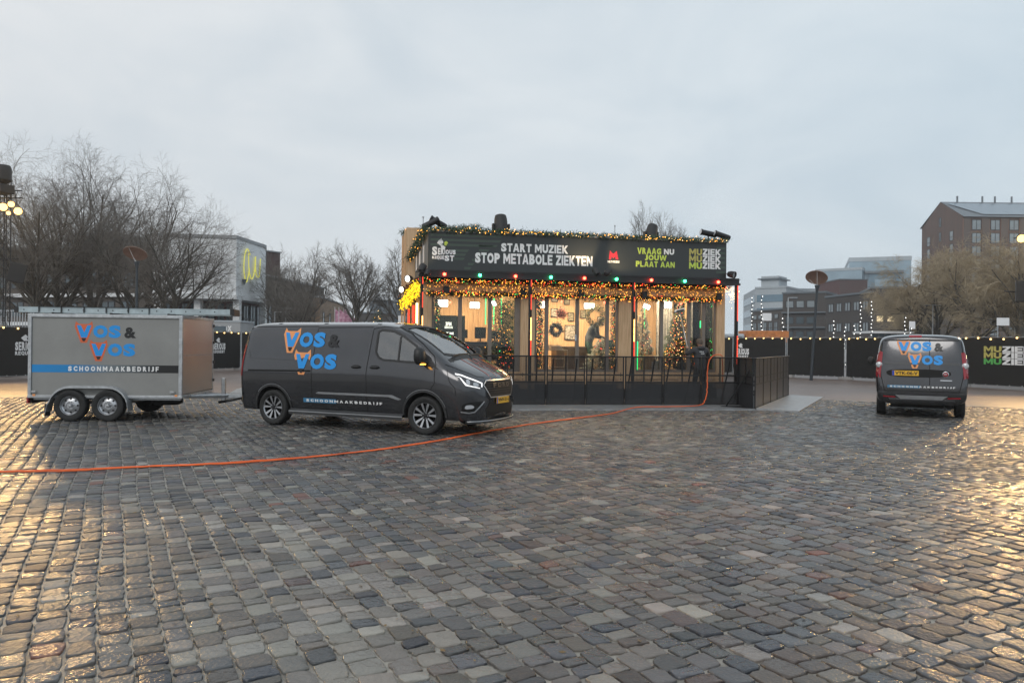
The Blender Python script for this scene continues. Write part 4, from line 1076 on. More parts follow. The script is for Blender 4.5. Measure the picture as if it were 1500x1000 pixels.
pm('gold', (.50, .44, .12), .45, var=.05)
pm('signred', (.62, .03, .05), .45, var=.03)
pm('needle', (.030, .060, .026), .7, var=.45, scale=30)
pm('needle2', (.055, .070, .035), .7, var=.45, scale=30)
pm('frost', (.34, .37, .34), .7, var=.4, scale=30)
em('dot_amber', (1, .42, .05), 6); em('dot_red', (1, .05, .02), 5); em('dot_green', (.05, 1, .22), 3); em('dot_yellow', (1, .62, .015), 1.7); em('dot_warm', (1, .66, .28), 5)
em('bulb_red', (1, .04, .02), 22); em('bulb_green', (.04, 1, .30), 14)
em('led_red', (1, .07, .03), 1.3); em('led_orange', (1, .42, .10), 7); em('led_green', (.02, 1, .26), 2.6); em('studio', (1, .95, .80), 12); em('tube', (1, .70, .30), 4)
em('screen_text', (.9, 1, .95), 1.2)
pm('screen', (.012, .020, .018), .25, var=.1)
pm('curtain', (.42, .43, .45), .45, .3, var=.35, scale=14)
pm('white_wall', (.55, .52, .46), .6, var=.1)
pm('greencloth', (.055, .12, .09), .8, var=.3); pm('greycloth', (.06, .075, .095), .8, var=.2)
pm('skin', (.46, .27, .19), .5, var=.05); pm('hair', (.05, .028, .016), .6, var=.2)
pm('jacket', (.040, .040, .045), .75, var=.15); pm('trousers', (.010, .010, .012), .8, var=.2); pm('capcloth', (.10, .075, .06), .8, var=.2); pm('shoe', (.01, .01, .01), .5, var=0)
pm('deskwood', (.16, .12, .09), .5, var=.2)
em('spot_face', (1, .93, .82), 6); em('spot_warm', (1, .62, .20), 45)

kio = empty('studio_pavilion', M=KM, label='timber and glass studio pavilion with dark sign band and fairy lights', cat='pavilion')
def kb(name, mat, *a, bevel=0): return MB().box(*a).build(name, mat, kio, bevel=bevel)
# base
kb('plinth', 'gap', .15, UW - .15, .2, DV, 0, .43)
kb('floor', 'deskwood', .05, UW - .05, .06, DV - .05, .70, .78)
x = 0.0; k = 0
lens = [1.15, 1.15, .9, 1.1, 1.2, 1.0, 1.15, 1.5]
for L_ in lens:
    for w0, w1, vv in ((.43, .562, .05), (.578, .79, .02)):
        kb('fascia_board', 'wood', x + .006, min(x + L_, UW) - .006, vv, .09, w0, w1, bevel=.004)
    x += L_
for v_ in np.arange(.2, DV, 1.15):
    kb('side_board', 'wood', .02, .07, v_, min(v_ + 1.13, DV), .43, .79)
cols = [(0, .25), (2.80, 3.22), (5.76, 6.30), (8.88, 9.15)]
for a, b in cols: kb('column', 'wood', a, b, 0, .24, .30, 3.02, bevel=.006)
bolt = MB().lathe([(.014, 0), (.014, .012), (.001, .014)], 6, Matrix.Rotation(PI / 2, 4, 'X')).mesh('bolt', 'black')
for a, b in cols:
    for w in (.50, .58, .68, .75):
        for u in (a + .07, b - .07): link('bolt', bolt, kio, Matrix.Translation((u, -.001 if w > .3 else .018, w)))
kb('lintel', 'wood', 0, UW, .005, .25, 3.02, 3.36, bevel=.006)
kb('roof_slab', 'blackp', -.05, UW + .05, .02, DV + .1, 3.36, 3.60)
kb('ceiling', 'white_wall', .08, UW - .08, .27, DV - .1, 3.28, 3.352)
kb('gutter', 'black', -.16, UW + .16, -.56, -.02, 3.415, 3.60)
kb('gutter_lip', 'blackp', -.18, UW + .18, -.60, -.565, 3.39, 3.45)
# truss posts with led strip
for px in (617, 776, 927, 1078):
    u = k_u(px, -.5); kb('post', 'black', u - .04, u + .04, -.54, -.46, .02, 3.412)
    for i in range(11):
        w0 = 1.05 + i * .215
        mt = 'led_orange' if i in (3, 4, 5) else ('led_red' if i % 3 else 'gap')
        if px == 1078: mt = 'led_red' if i not in (4, 5) else 'gap'
        kb('led_strip', mt, u - .012 + .022, u + .022 + .012, -.552, -.5405, w0, w0 + .205)
# glazing
def bay(u0, u1, mull, rail=True):
    for u in mull:
        kb('mullion', 'frame', u - .055, u + .055, .07, .15, .80, 3.018, bevel=.006)
    ed = [u0] + mull + [u1]
    kb('window_frame', 'frame', u0, u1, .068, .152, .79, .86); kb('window_frame', 'frame', u0 + .002, u1 - .002, .068, .152, 2.95, 3.016)
    for a, b in ((u0, u0 + .06), (u1 - .06, u1)): kb('window_frame', 'frame', a, b, .066, .15, .862, 2.948)
    for a, b in zip(ed[:-1], ed[1:]):
        kb('window_pane', 'glass', a + .02, b - .02, .105, .112, .862, 2.948)
bay(.252, 2.798, [k_u(674), k_u(718), k_u(757)])
bay(3.222, 5.758, [k_u(801.5), k_u(846.5), k_u(890.5)])
bay(6.302, 8.878, [k_u(970.5), k_u(1010.5), k_u(1032)])
h = MB(); u = k_u(844); w = k_w(844, 493); h.box(u - .02, u + .02, .05, .07, w - .12, w + .06); h.tube([(u, .05, w), (u, .015, w), (u - .13, .012, w)], .012, 8); h.build('door_handle', 'chrome', kio, smooth=40)
# side walls
for v0, v1 in ((.24, .30), (2.2, 2.45), (4.5, 4.75), (6.75, 7.0)): kb('side_column', 'wood', .0, .2, v0, v1, .79, 3.02); kb('side_column', 'wood', UW - .2, UW, v0, v1, .79, 3.02)
kb('side_lintel', 'wood', .001, .2, .26, DV, 3.02, 3.355); kb('side_lintel', 'wood', UW - .2, UW - .001, .26, DV, 3.02, 3.355)
for v0, v1 in ((.30, 2.2), (2.45, 4.5), (4.75, 6.75)):
    kb('window_pane', 'glass', .09, .10, v0, v1, .8, 3.02); kb('window_pane', 'glass', UW - .1, UW - .09, v0, v1, .8, 3.02)
# back wall of upright boards
u = .2; i = 0
while u < UW - .25:
    w_ = min(.19, UW - .2 - u); kb('wall_board', 'wood', u + .003, u + w_ - .003, 3.3 + (.004 if i % 2 else 0), 3.36, .78, 3.28); u += .19; i += 1
kb('partition', 'wood', k_u(784) - .15, k_u(784) - .07, .6, 3.3, .78, 3.28)
# upper box at the back left
kb('upper_storey', 'wood', -.16, 2.6, 5.4, 7.2, 3.62, 5.62, bevel=.01)
kb('upper_window', 'screen', .45, 1.5, 5.36, 5.395, 4.3, 5.2)
for v0 in (5.45, 7.05): kb('corner_post', 'wood', -.22, -.165, v0, v0 + .15, .0, 5.55)
# sign band
SV = -.36
kb('sign_back', 'black', .14, 8.96, SV + .012, SV + .10, 3.60, 4.655)
sgn = kb('sign_board', 'signbg', .115, 8.985, SV - .01, SV + .01, 3.605, 4.665)
kb('sign_board', 'signbg', .115 - .02, .115, SV + .01, 4.6, 3.605, 4.665)
kb('sign_frame', 'steel', .10, 9.0, SV - .016, SV + .004, 4.665, 4.69)
def S_text(txt, px0, px1, py0, py1, mat, bold=.035, name='sign_lettering', sp=1.0):
    uc0, uc1 = k_u(px0, SV), k_u(px1, SV); pm_ = (px0 + px1) / 2
    w0, w1 = k_w(pm_, py1, SV), k_w(pm_, py0, SV)
    vs, fs = fit(block_text(txt), uc0, uc1, w0, w1)
    MB().add([(a, SV - .0125 - (.001 if bold > .04 else 0), b) for a, b in vs], fs).build(name, mat, kio)
def S_poly(pts, mat, off=.0115, name='sign_print'):
    vs = [(k_u(x, SV), SV - off, k_w(x, y, SV)) for x, y in pts]
    MB().add(vs, [tuple(range(len(vs)))]).build(name, mat, kio)
# printed green bands
for (xa, xb, y0, sl) in ((629, 735, 342, .018), (629, 733, 349, .02), (629, 728, 356, .02), (700, 722, 358.5, 0), (660, 686, 365, .02), (662, 682, 371, .02), (663, 680, 377, .02), (700, 716, 365, .02), (697, 712, 371, .02), (690, 700, 379, .02), (684, 694, 385, .02), (679, 690, 391, .02)):
    S_poly([(xa, y0), (xb, y0 + (xb - xa) * .03), (xb - 3, y0 + 3.4 + (xb - xa) * .03), (xa, y0 + 3.4)], 'signstripe')
for y0 in (362, 369, 376, 383, 390, 397): S_poly([(1048, y0), (1061, y0 + .4), (1061, y0 + 3.6), (1048, y0 + 3.2)], 'signstripe')
S_text('START MUZIEK', 732.5, 830.5, 357.8, 370.2, 'white', .045)
S_text('STOP METABOLE ZIEKTEN', 694.5, 866.5, 372.6, 387.6, 'white', .045)
S_text('VRAAG', 932, 967, 363.2, 372.4, 'lime', .028); S_text('NU', 971, 986, 364.8, 373, 'white', .03)
S_text('JOUW', 943, 975, 373.5, 381.6, 'lime', .028); S_text('PLAAT AAN', 930, 987, 383.0, 391.4, 'lime', .028)
for i, (a, c) in enumerate((('gold', 'white'), ('gold', 'white'), ('lime', 'white'))):
    y0 = 364.5 + i * 10; S_text('MU', 1008, 1027, y0, y0 + 9.3, a, .05); S_text('ZIEK', 1027.8, 1054.5, y0 + .3, y0 + 9.6, c, .05)
S_text('METAKIDS', 888.5, 906, 381.8, 385.0, 'white', .02)
S_poly([(892, 367), (896, 371.5), (898, 371.5), (902, 367.5), (904, 380), (900.5, 380), (900, 375), (897, 378.5), (894.5, 375), (893.5, 380), (890.5, 380)], 'signred')
# stencil mark: hand shape over the two words
def req_mark(emit):
    emit([(641, 352), (645, 349), (648, 355), (646, 358), (651, 362), (650, 366), (645, 365), (644, 360), (638.5, 356)], 'white')
    emit([(649, 355), (652, 353), (655, 355.5), (652, 360), (649.5, 359)], 'lime')
req_mark(lambda p, m_: S_poly(p, m_))
S_text('S', 631.5, 639, 361, 374, 'white', .05); S_text('ER', 640, 649, 363.5, 373, 'white', .05); S_text('IOUS', 649.5, 666, 366, 372.5, 'white', .04)
S_text('RE', 631.5, 638.5, 375, 379, 'white', .03); S_text('QUE', 638.5, 649.5, 374.5, 380.5, 'white', .04); S_text('ST', 650, 664, 374, 382.5, 'white', .05)
for v_, l_2 in ((.9, .5), (2.3, .5), (3.7, .45)):
    MB().box(.088, .0935, v_, v_ + l_2, 3.95, 4.45).build('side_print', 'white', kio)

# ------------------------------------------------------------------ garlands and lights
def garland(name, p0, p1, n, spread, dots, label, group, nm='needle', sag=0, dsz=.011, dens=1.0, sd=1, ln=.09, parent=None, dn=(.8, 1.0)):
    g = random.Random(sd); c = (Vector(p0) + Vector(p1)) / 2
    root = empty(name, M=KM @ Matrix.Translation(c), label=label, cat='garland', group=group)
    b = MB()
    p0, p1 = Vector(p0) - c, Vector(p1) - c
    for i in range(int(n * dens)):
        t = g.random(); q = p0.lerp(p1, t) + Vector((g.gauss(0, spread[0]), g.gauss(0, spread[1]), g.gauss(0, spread[2]) - sag * 4 * t * (1 - t)))
        d = Vector((g.uniform(-1, 1), g.uniform(-1, .6), g.uniform(-1, 1))).normalized() * ln * g.uniform(.6, 1.3); s_ = d.orthogonal().normalized() * .012
        b.add([q - s_, q + s_, q + d], [(0, 1, 2)])
    if b.v: b.build('greenery', nm, root, kind='stuff')
    for mt, cnt in dots:
        b = MB()
        for i in range(cnt):
            t = g.random(); q = p0.lerp(p1, t) + Vector((g.gauss(0, spread[0]), g.gauss(-.02, spread[1] * dn[0]), g.gauss(0, spread[2] * dn[1]) - sag * 4 * t * (1 - t)))
            b.octa(q, dsz * g.uniform(.7, 1.3))
        b.build('fairy_lights', mt, root, kind='stuff')
    return root
GG = 'greenery garlands with fairy lights on the pavilion'
garland('garland', (.1, SV, 4.72), (9.0, SV, 4.72), 6500, (.05, .09, .036), [('dot_amber', 190), ('dot_warm', 60)], 'evergreen garland with amber lights along the top of the dark sign band', GG, sd=1, dsz=.012)
garland('garland', (-.1, -.22, 3.33), (9.2, -.22, 3.33), 3600, (.05, .07, .032), [('dot_amber', 260), ('dot_red', 230), ('dot_green', 60)], 'garland with red and amber lights directly under the black gutter', GG, sd=2, dsz=.010)
garland('garland', (.1, -.05, 2.98), (9.0, -.05, 2.98), 3200, (.05, .05, .040), [('dot_amber', 330), ('dot_red', 130), ('dot_green', 50)], 'garland with dense amber lights along the tops of the pavilion windows', GG, sd=3, dsz=.010)
garland('light_curtain', (.05, -.12, 3.17), (9.15, -.12, 3.17), 0, (.05, .04, .075), [('dot_amber', 420)], 'curtain of tiny amber lights hanging over the timber lintel', 'light curtains on the pavilion', sd=4, dsz=.0075)
garland('light_curtain', (9.1, -.35, 3.20), (9.45, -.15, 3.20), 0, (.05, .04, .13), [('dot_warm', 110)], 'small curtain of white lights at the right corner of the pavilion', 'light curtains on the pavilion', sd=5, dsz=.010)
garland('light_curtain', (-.14, .0, 3.16), (-.20, 6.6, 2.95), 900, (.07, .1, .10), [('dot_yellow', 1000)], 'thick bright yellow light cluster along the left side of the pavilion', 'light curtains on the pavilion', sd=6, dsz=.020, nm='needle2')
garland('garland', (-.2, 7.2, 5.68), (2.4, 5.4, 5.70), 2500, (.08, .3, .05), [('dot_amber', 60)], 'garland along the top of the timber box at the back left', GG, sd=7, ln=.13)
garland('garland', (.02, -.3, 4.72), (-.05, 6.8, 4.50), 2600, (.07, .05, .06), [('dot_amber', 90)], 'garland running back along the left edge of the sign band', GG, sd=8)
for px, s_ in ((790, 9), (901, 10)):
    u = k_u(px, .3); garland('garland', (u, .32, .9), (u, .32, 2.9), 2600, (.065, .05, .03), [('dot_amber', 90), ('dot_red', 60), ('dot_green', 20), ('dot_warm', 30)], 'upright lit garland inside the middle window, %s side' % ('left' if px < 800 else 'right'), 'upright garlands inside the middle window', sd=s_, dsz=.009, ln=.07)
u = k_u(1045, .35); garland('garland', (u, .4, .9), (u, .4, 2.9), 3000, (.05, .05, .03), [('dot_green', 60)], 'dark green upright garland at the right end of the last window', GG, sd=12, ln=.07)
u = k_u(735, .5); garland('garland', (u, .6, 1.3), (u + .1, .6, 2.8), 2200, (.16, .06, .1), [('dot_amber', 40), ('dot_green', 8)], 'loose bushy garland hanging inside the left window, right half', GG, sd=13, ln=.08)
u = k_u(640, .35); garland('garland', (u, .4, .9), (u, .4, 2.9), 1500, (.05, .05, .03), [('dot_green', 30), ('dot_amber', 16)], 'thin upright garland at the left end of the first window', GG, sd=14, ln=.07)
# coloured bulbs along the gutter
bx = [(650, 'r'), (702, 'g'), (754, 'r'), (806, 'g'), (855, 'r'), (902, 'g'), (953, 'r'), (1002, 'g'), (1051, 'r')]
od = ['first', 'second', 'third', 'fourth', 'fifth', 'sixth', 'seventh', 'eighth', 'ninth', 'tenth', 'eleventh', 'twelfth', 'thirteenth', 'fourteenth', 'fifteenth', 'sixteenth']
for i, (px, c) in enumerate(bx):
    u = k_u(px, -.62); w = 3.47
    r_ = empty('party_bulb', M=K(u, -.64, w), label='glowing %s party bulb under the sign, %s from the left' % ('red' if c == 'r' else 'green', od[i]), cat='light bulb', group='red and green bulbs along the gutter')
    MB().ball((0, 0, 0), .044, 12, 8).build('bulb', 'bulb_red' if c == 'r' else 'bulb_green', r_, smooth=180)
    MB().tube([(0, 0, .035), (0, 0, .085)], .022, 8).build('socket', 'black', r_)
b = MB(); b.tube([(-.18, -.64, 3.555)] + [(k_u(px, -.62), -.64, 3.553) for px, c in bx] + [(9.3, -.64, 3.555)], .008, 5); kthing(b, 'bulb_cable', 'black', 0, 0, 0, label='thin black cable carrying the red and green bulbs', cat='cable')
# roof fixtures
def moving_head(px, pybase, v, s_, tilt, yaw, label):
    u = k_u(px, v); w = 4.60
    r_ = empty('moving_head_light', M=K(u, v, w) @ Matrix.Scale(s_, 4) @ Matrix.Rotation(yaw, 4, 'Z'), label=label, cat='stage light', group='moving head lights on the pavilion roof')
    MB().box(-.20, .20, -.16, .16, 0, .14).build('base', 'blackp', r_, bevel=.03)
    y = MB()
    for sg in (-1, 1): y.prism([(-.10, 0), (.10, 0), (.07, .40), (-.07, .40)], .215, .27, Matrix.Rotation(PI / 2, 4, 'Y').inverted() @ Matrix.Identity(4)) if False else y.box(sg * .245 - .03, sg * .245 + .03, -.08, .08, .10, .52)
    y.box(-.27, .27, -.09, .09, .10, .17); y.build('yoke', 'blackp', r_, bevel=.02)
    M = Matrix.Translation((0, 0, .42)) @ Matrix.Rotation(tilt, 4, 'Y') @ Matrix.Rotation(R(-14), 4, 'X')
    MB().lathe([(.10, -.28), (.20, -.24), (.215, 0), (.20, .24), (.175, .36), (.16, .37)], 20, M).build('head', 'blackp', r_, smooth=40)
    MB().lathe([(.16, .355), (.10, .372), (.001, .38)], 20, M).build('lens', 'whitep', r_, smooth=180)
moving_head(732, 342, .5, .95, R(0), 0, 'upright black moving head light on the roof above START MUZIEK')
moving_head(952, 348, .5, .86, R(22), R(10), 'tilted black moving head light on the roof above the green words')
def cam_unit(px, py, v, label, flip=1, two=False):  # cylindrical CCTV cameras at the roof corners, no light sources
    u, w = k_u(px, v), k_w(px, py, v)
    r_ = empty('videocam', M=K(u, v, w - .30), label=label, cat='videocam', group='grey cylindrical cameras on the roof corners')
    MB().tube([(0, 0, 0), (0, 0, .26)], .022, 8).build('stem', 'black', r_)
    MB().tube([(-.02, 0, .22), (-.10 * flip, 0, .30)], .03, 8).build('bracket', 'blackp', r_)
    M = Matrix.Translation((0, 0, .30)) @ Matrix.Rotation(R(62) * flip, 4, 'Y')
    MB().lathe([(.001, -.27), (.075, -.26), (.085, -.2), (.085, .2), (.095, .21), (.095, .25), (.08, .26), (.001, .25)], 16, M).build('housing', 'blackp' if two else 'rimblack', r_, smooth=35)
    MB().lathe([(.0, .262), (.078, .262)], 16, M).build('lens', 'clear', r_)
cam_unit(629, 327, .1, 'dark cylindrical floodlight at the upper left corner of the sign', 1)
cam_unit(640, 326, .25, 'steeply tilted grey floodlight beside the upper left sign corner', -1.0)
cam_unit(1036, 342, .2, 'grey floodlight just left of the upper right sign corner', -1.3)
cam_unit(1056, 345, .1, 'long dark floodlight at the upper right sign corner', -1.2)
for px, py, v in ((618, 318, 1.2), (899, 331, 3.5)):
    u, w = k_u(px, v), k_w(px, py, v); b = MB(); b.tube([(0, 0, 3.6 - w), (0, 0, 0)], .012, 5); b.ball((0, 0, 0), .03, 6, 4); kthing(b, 'aerial', 'steel', u, v, w, label='thin grey aerial on the %s of the pavilion roof' % ('left corner' if px < 700 else 'middle'), cat='aerial')
def par_can(px, py, v, label, aim, lit=None, s_=1.0, power=0, colr=(1, .72, .4), size=R(70), grp='small spotlights round the sign'):
    u, w = k_u(px, v), k_w(px, py, v); Mw = K(u, v, w)
    r_ = empty('spotlight', M=Mw, label=label, cat='spotlight', group=grp)
    q = Vector(aim).to_track_quat('-Z', 'Y').to_matrix().to_4x4() @ Matrix.Scale(s_, 4)
    MB().lathe([(.001, .13), (.07, .12), (.10, .03), (.105, -.10), (.095, -.10), (.09, -.06)], 14, q).build('housing', 'blackp', r_, smooth=40)
    MB().lathe([(.001, -.055), (.092, -.055)], 14, q).build('lens', lit or 'clear', r_)
    MB().tube([q @ Vector((-.125, 0, 0)), q @ Vector((-.13, .0, .14)), q @ Vector((.13, 0, .14)), q @ Vector((.125, 0, 0))], .012, 5).build('bracket', 'black', r_)
    if power:
        ld = bpy.data.lights.new('spot', 'SPOT'); ld.energy = power; ld.color = colr; ld.spot_size = size; ld.spot_blend = .6; ld.shadow_soft_size = .08
        lo = bpy.data.objects.new('spot', ld); col.objects.link(lo); lo.parent = r_; lo.matrix_local = q @ Matrix.Translation((0, 0, -.14))
    return r_
up = (0, .55, 1)
par_can(872, 398, -1.05, 'pair of black spotlights under the sign middle, left one', (-.25, .75, .9), None, .9, 60)
par_can(889, 399, -1.05, 'pair of black spotlights under the sign middle, right one', (.9, .75, .75), None, .9, 60)
par_can(617, 393, -.75, 'black spotlight at the lower left corner of the sign', (.4, .7, .8), None, 1, 6)
par_can(625, 399, -.85, 'lower black spotlight under the left sign corner', (.3, .5, .8), None, .8)
par_can(1071, 402, -.6, 'clear faced spotlight beyond the right end of the gutter', (.5, -.8, -.2), None, 1.0)
for px, py, v, i in ((598, 408, 1.0, 0), (589, 424, 3.3, 1)): par_can(px, py, v, 'lit spotlight on the left side of the pavilion, %s' % ('nearer the sign' if i == 0 else 'farther back'), (-.6, -.8, -.1), 'spot_face', 1.0, 0)
for px in (653, 766, 850, 943, 1052):
    u = k_u(px, -.1); b = MB(); b.box(-.08, .08, -.06, .06, -.10, .10); b.tube([(0, .05, .0), (0, .12, .08)], .015, 6); kthing(b, 'loudspeaker', 'black', u, -.10, 3.08, bevel=.01, label='small black loudspeaker on the lintel, %s from the left' % od[[653, 766, 850, 943, 1052].index(px)], cat='loudspeaker', group='small speakers on the lintel')
# left flank: awning pieces and glowing tubes
for i in range(3):
    v0 = 1.3 + i * 2.0; b = MB(); b.add([(-.0, 0, 0), (-.34, 0, -.30), (-.34, 1.3, -.30), (0, 1.3, 0), (-.0, 0, -.03), (-.34, 0, -.33), (-.34, 1.3, -.33), (0, 1.3, -.03)], [(0, 1, 2, 3), (7, 6, 5, 4), (0, 4, 5, 1), (1, 5, 6, 2), (2, 6, 7, 3)])
    kthing(b, 'awning', 'awning', -.05, v0, 3.55, label='dark red awning flap on the left side, %s from the front' % od[i], cat='awning', group='awnings on the left side') if 'awning' in MATS else (pm('awning', (.12, .03, .02), .6, var=.2), kthing(b, 'awning', 'awning', -.05, v0, 3.55, label='dark red awning flap on the left side, %s from the front' % od[i], cat='awning', group='awnings on the left side'))
for i, v_ in enumerate((.9, 2.3, 4.6)):
    b = MB(); b.box(-.03, .03, -.05, .05, 0, 1.7); kthing(b, 'light_tube', 'tube' if i == 0 else 'led_red', -.10, v_, 1.05, label='%s upright light tube on the left flank, %s from the front' % ('warm white' if i == 0 else 'red', od[i]), cat='tube light', group='upright tube lights on the left flank')

# ------------------------------------------------------------------ inside
def lamp_panel(px, py, v, wd, hg, label, tilt=0):
    u, w = k_u(px, v), k_w(px, py, v)
    r_ = empty('studio_lamp', M=K(u, v, w) @ Matrix.Rotation(tilt, 4, 'Y'), label=label, cat='studio lamp', group='white panel lamps under the ceiling')
    MB().box(-wd / 2, wd / 2, -.005, .03, -hg / 2, hg / 2).build('panel', 'studio', r_)
    MB().box(-wd / 2 - .02, wd / 2 + .02, .031, .07, -hg / 2 - .02, hg / 2 + .02).build('housing', 'black', r_)
    MB().tube([(0, .05, hg / 2), (0, .05, 3.28 - w)], .01, 5).build('hanger', 'black', r_)
lamp_panel(648, 444, 1.5, .30, .19, 'square panel lamp in the left window, near its left edge')
lamp_panel(695, 447, 1.5, .28, .17, 'square panel lamp in the middle of the left window')
lamp_panel(723, 444, 1.5, .10, .17, 'narrow tilted panel lamp in the right part of the left window', R(-30))
lamp_panel(795, 446, 1.2, .17, .19, 'small panel lamp at the left edge of the middle window')
lamp_panel(863, 448, 1.5, .32, .15, 'wide panel lamp in the right half of the middle window')
lamp_panel(947, 449, 1.5, .20, .13, 'tilted panel lamp in the left third of the right window', R(20))
lamp_panel(978, 447, 1.5, .22, .18, 'bright panel lamp above the tall Christmas tree')
for i, (u0, u1) in enumerate(((.4, 2.7), (3.4, 5.6), (6.5, 8.7))):  # unseen warm area lamps added to brighten the interior
    ld = bpy.data.lights.new('interior_fill', 'AREA'); ld.shape = 'RECTANGLE'; ld.size = u1 - u0; ld.size_y = 1.6; ld.energy = (150, 230, 180)[i]; ld.color = (1, .74, .44)
    lo = bpy.data.objects.new('interior_fill', ld); col.objects.link(lo); lo.matrix_world = K((u0 + u1) / 2, 1.7, 3.25)
# left bay
u = k_u(655, 1.6)
tv = empty('wall_screen', M=K(u, 1.9, 2.02), label='large dark screen with white words in the left window', cat='screen')
MB().box(-.55, .58, 0, .05, -.40, .42).build('casing', 'screen', tv)
for txt, a, b_, c, d in (('3FM', -.02, .16, .10, .22), ('SERIOUS', -.05, .20, .02, .09), ('PRAAT MEE!', -.28, .34, -.17, -.09), ('BEL NU', .02, .34, -.28, -.20)):
    MB().add([(x, -.004, z) for x, z in fit(text_pts(txt, 1, .04), a, b_, c, d)[0]], text_pts(txt, 1, .04)[1]).build('screen_lettering', 'screen_text', tv)
dk = empty('studio_desk', M=K(.5, 1.0, .78), label='long studio desk behind the left window', cat='desk')
MB().box(0, 2.1, 0, .7, .80, .86).build('desk_top', 'greycloth', dk); MB().box(.05, 2.05, .05, .10, .3, .80).build('desk_front', 'deskwood', dk)
for x_ in (.04, 1.96): MB().box(x_, x_ + .10, .1, .6, 0, .80).build('leg', 'black', dk)
for i, (x_, w_, h_) in enumerate(((.75, .42, .26), (1.35, .34, .34), (1.78, .30, .22))):
    t_ = empty('monitor', M=K(.5 + x_, 1.35, 1.645), label='dark computer monitor on the studio desk, %s from the left' % od[i], cat='monitor', group='monitors on the studio desk')
    MB().box(-w_ / 2, w_ / 2, 0, .03, .10, .10 + h_).build('display', 'screen', t_); MB().box(-.02, .02, .01, .04, 0, .11).build('stand', 'black', t_); MB().box(-.10, .10, -.06, .08, 0, .012).build('foot', 'black', t_)
for px, v, nm_ in ((711, 1.0, 'first'), (723, .9, 'second'), (734, 1.0, 'third'), (754, .45, 'fourth')):
    w0, w1 = k_w(px, 475, v), k_w(px, 437, v); u = k_u(px, v)
    MBx = MB().box(-.012, .012, 0, .02, 0, (w1 - w0) if px != 754 else 1.9); kthing(MBx, 'led_tube', 'led_green', u, v, w0 if px != 754 else 1.0, label='upright green led tube in the left window, %s from the left' % nm_, cat='led tube', group='green led tubes inside')
for px, v, a, b_, nm_ in ((944, 1.0, 450, 482, 'behind the left glass of the right window'), (934, .45, 500, 545, 'low at the left edge of the right window'), (1026, 1.4, 470, 480, 'short, in front of the silver curtain')):
    w0, w1 = k_w(px, b_, v), k_w(px, a, v); kthing(MB().box(-.014, .014, 0, .02, 0, w1 - w0), 'led_tube', 'led_green', k_u(px, v), v, w0, label='green led tube ' + nm_, cat='led tube', group='green led tubes inside')
for px, py in ((659, 441), (751, 480), (750, 464), (795, 487)): pass
g0 = MB()
for k_ in range(10):
    a = PI / 2 + k_ * PI / 5; r0 = .07 if k_ % 2 == 0 else .03; g0.v.append((r0 * math.cos(a), 0, r0 * math.sin(a)))
g0.f.append(tuple(range(10))); g0.m.append(0)
for i, py in enumerate((465, 480, 492)):
    o = kthing(g0 if i == 0 else g0, 'star', 'black', k_u(750, .62), .62, k_w(750, py, .62), label='dark paper star in the left window, %s from the top' % od[i], cat='star', group='paper stars'); sm = o.modifiers.new('s', 'SOLIDIFY'); sm.thickness = .01
kthing(MB().box(-.26, .26, 0, .06, 0, 2.3), 'timber_door', 'wood', k_u(748, 1.2), 1.3, .80, label='pale timber door panel behind the stars', cat='door')
# middle bay: frames and wreaths
pm('photo_a', (.10, .11, .11), .4, var=.9, scale=22, c2=(.38, .36, .33)); pm('photo_b', (.05, .07, .06), .4, var=.9, scale=26, c2=(.30, .27, .20))
for i, (px, py, w_, h_, mt) in enumerate(((812, 458, .26, .30, 'photo_a'), (836, 464, .22, .30, 'photo_b'), (854, 460, .20, .28, 'photo_b'), (836, 487, .42, .50, 'photo_a'), (812, 437, .22, .24, 'photo_a'), (830, 442, .2, .2, 'photo_b'), (880, 470, .24, .3, 'photo_a'))):
    u, w = k_u(px, 3.25), k_w(px, py, 3.25)
    r_ = empty('picture_frame', M=K(u, 3.285, w), label='%s framed picture on the timber wall, %s' % (('small', 'narrow', 'slim', 'largest', 'top left', 'high', 'right hand')[i], ('left of the red wreath', 'beside the door frame', 'left of the man', 'below the others by the door handle', 'partly behind the garland', 'near the red lamp', 'above the green bundle')[i]), cat='picture', group='pictures on the timber wall')
    MB().box(-w_ / 2, w_ / 2, -.02, .0, -h_ / 2, h_ / 2).build('frame', 'black', r_); MB().box(-w_ / 2 + .025, w_ / 2 - .025, -.024, -.0205, -h_ / 2 + .025, h_ / 2 - .025).build('picture', mt, r_)
def wreath(px, py, v, R0, r0, mats_, dots, label, sd):
    g = random.Random(sd); u, w = k_u(px, v), k_w(px, py, v); r_ = empty('wreath', M=K(u, v, w), label=label, cat='wreath')
    for mt, cnt in mats_:
        b = MB()
        for i in range(cnt):
            a = g.uniform(0, 2 * PI); rr = R0 + g.gauss(0, r0); q = Vector((rr * math.cos(a), g.gauss(0, r0), rr * math.sin(a))); d = Vector((g.gauss(0, 1), g.gauss(0, 1), g.gauss(0, 1))).normalized() * .06; s2 = d.orthogonal().normalized() * .012; b.add([q - s2, q + s2, q + d], [(0, 1, 2)])
        b.build('greenery' if mt != 'frost' else 'frosted_twigs', mt, r_, kind='stuff')
    for mt, cnt in dots:
        b = MB()
        for i in range(cnt): a = g.uniform(0, 2 * PI); rr = R0 + g.gauss(0, r0); b.ball((rr * math.cos(a), -.05 + g.gauss(0, .02), rr * math.sin(a)), .016, 6, 4)
        b.build('baubles', mt, r_, kind='stuff')
wreath(814, 483, .55, .15, .035, [('needle', 900), ('frost', 600)], [('whitep', 30)], 'frosted dark wreath hanging in the middle window', 3)
wreath(822, 459, .9, .10, .05, [('needle', 300), ('palered', 400)], [('palered', 25)], 'reddish wreath hanging above the frosted one', 4)
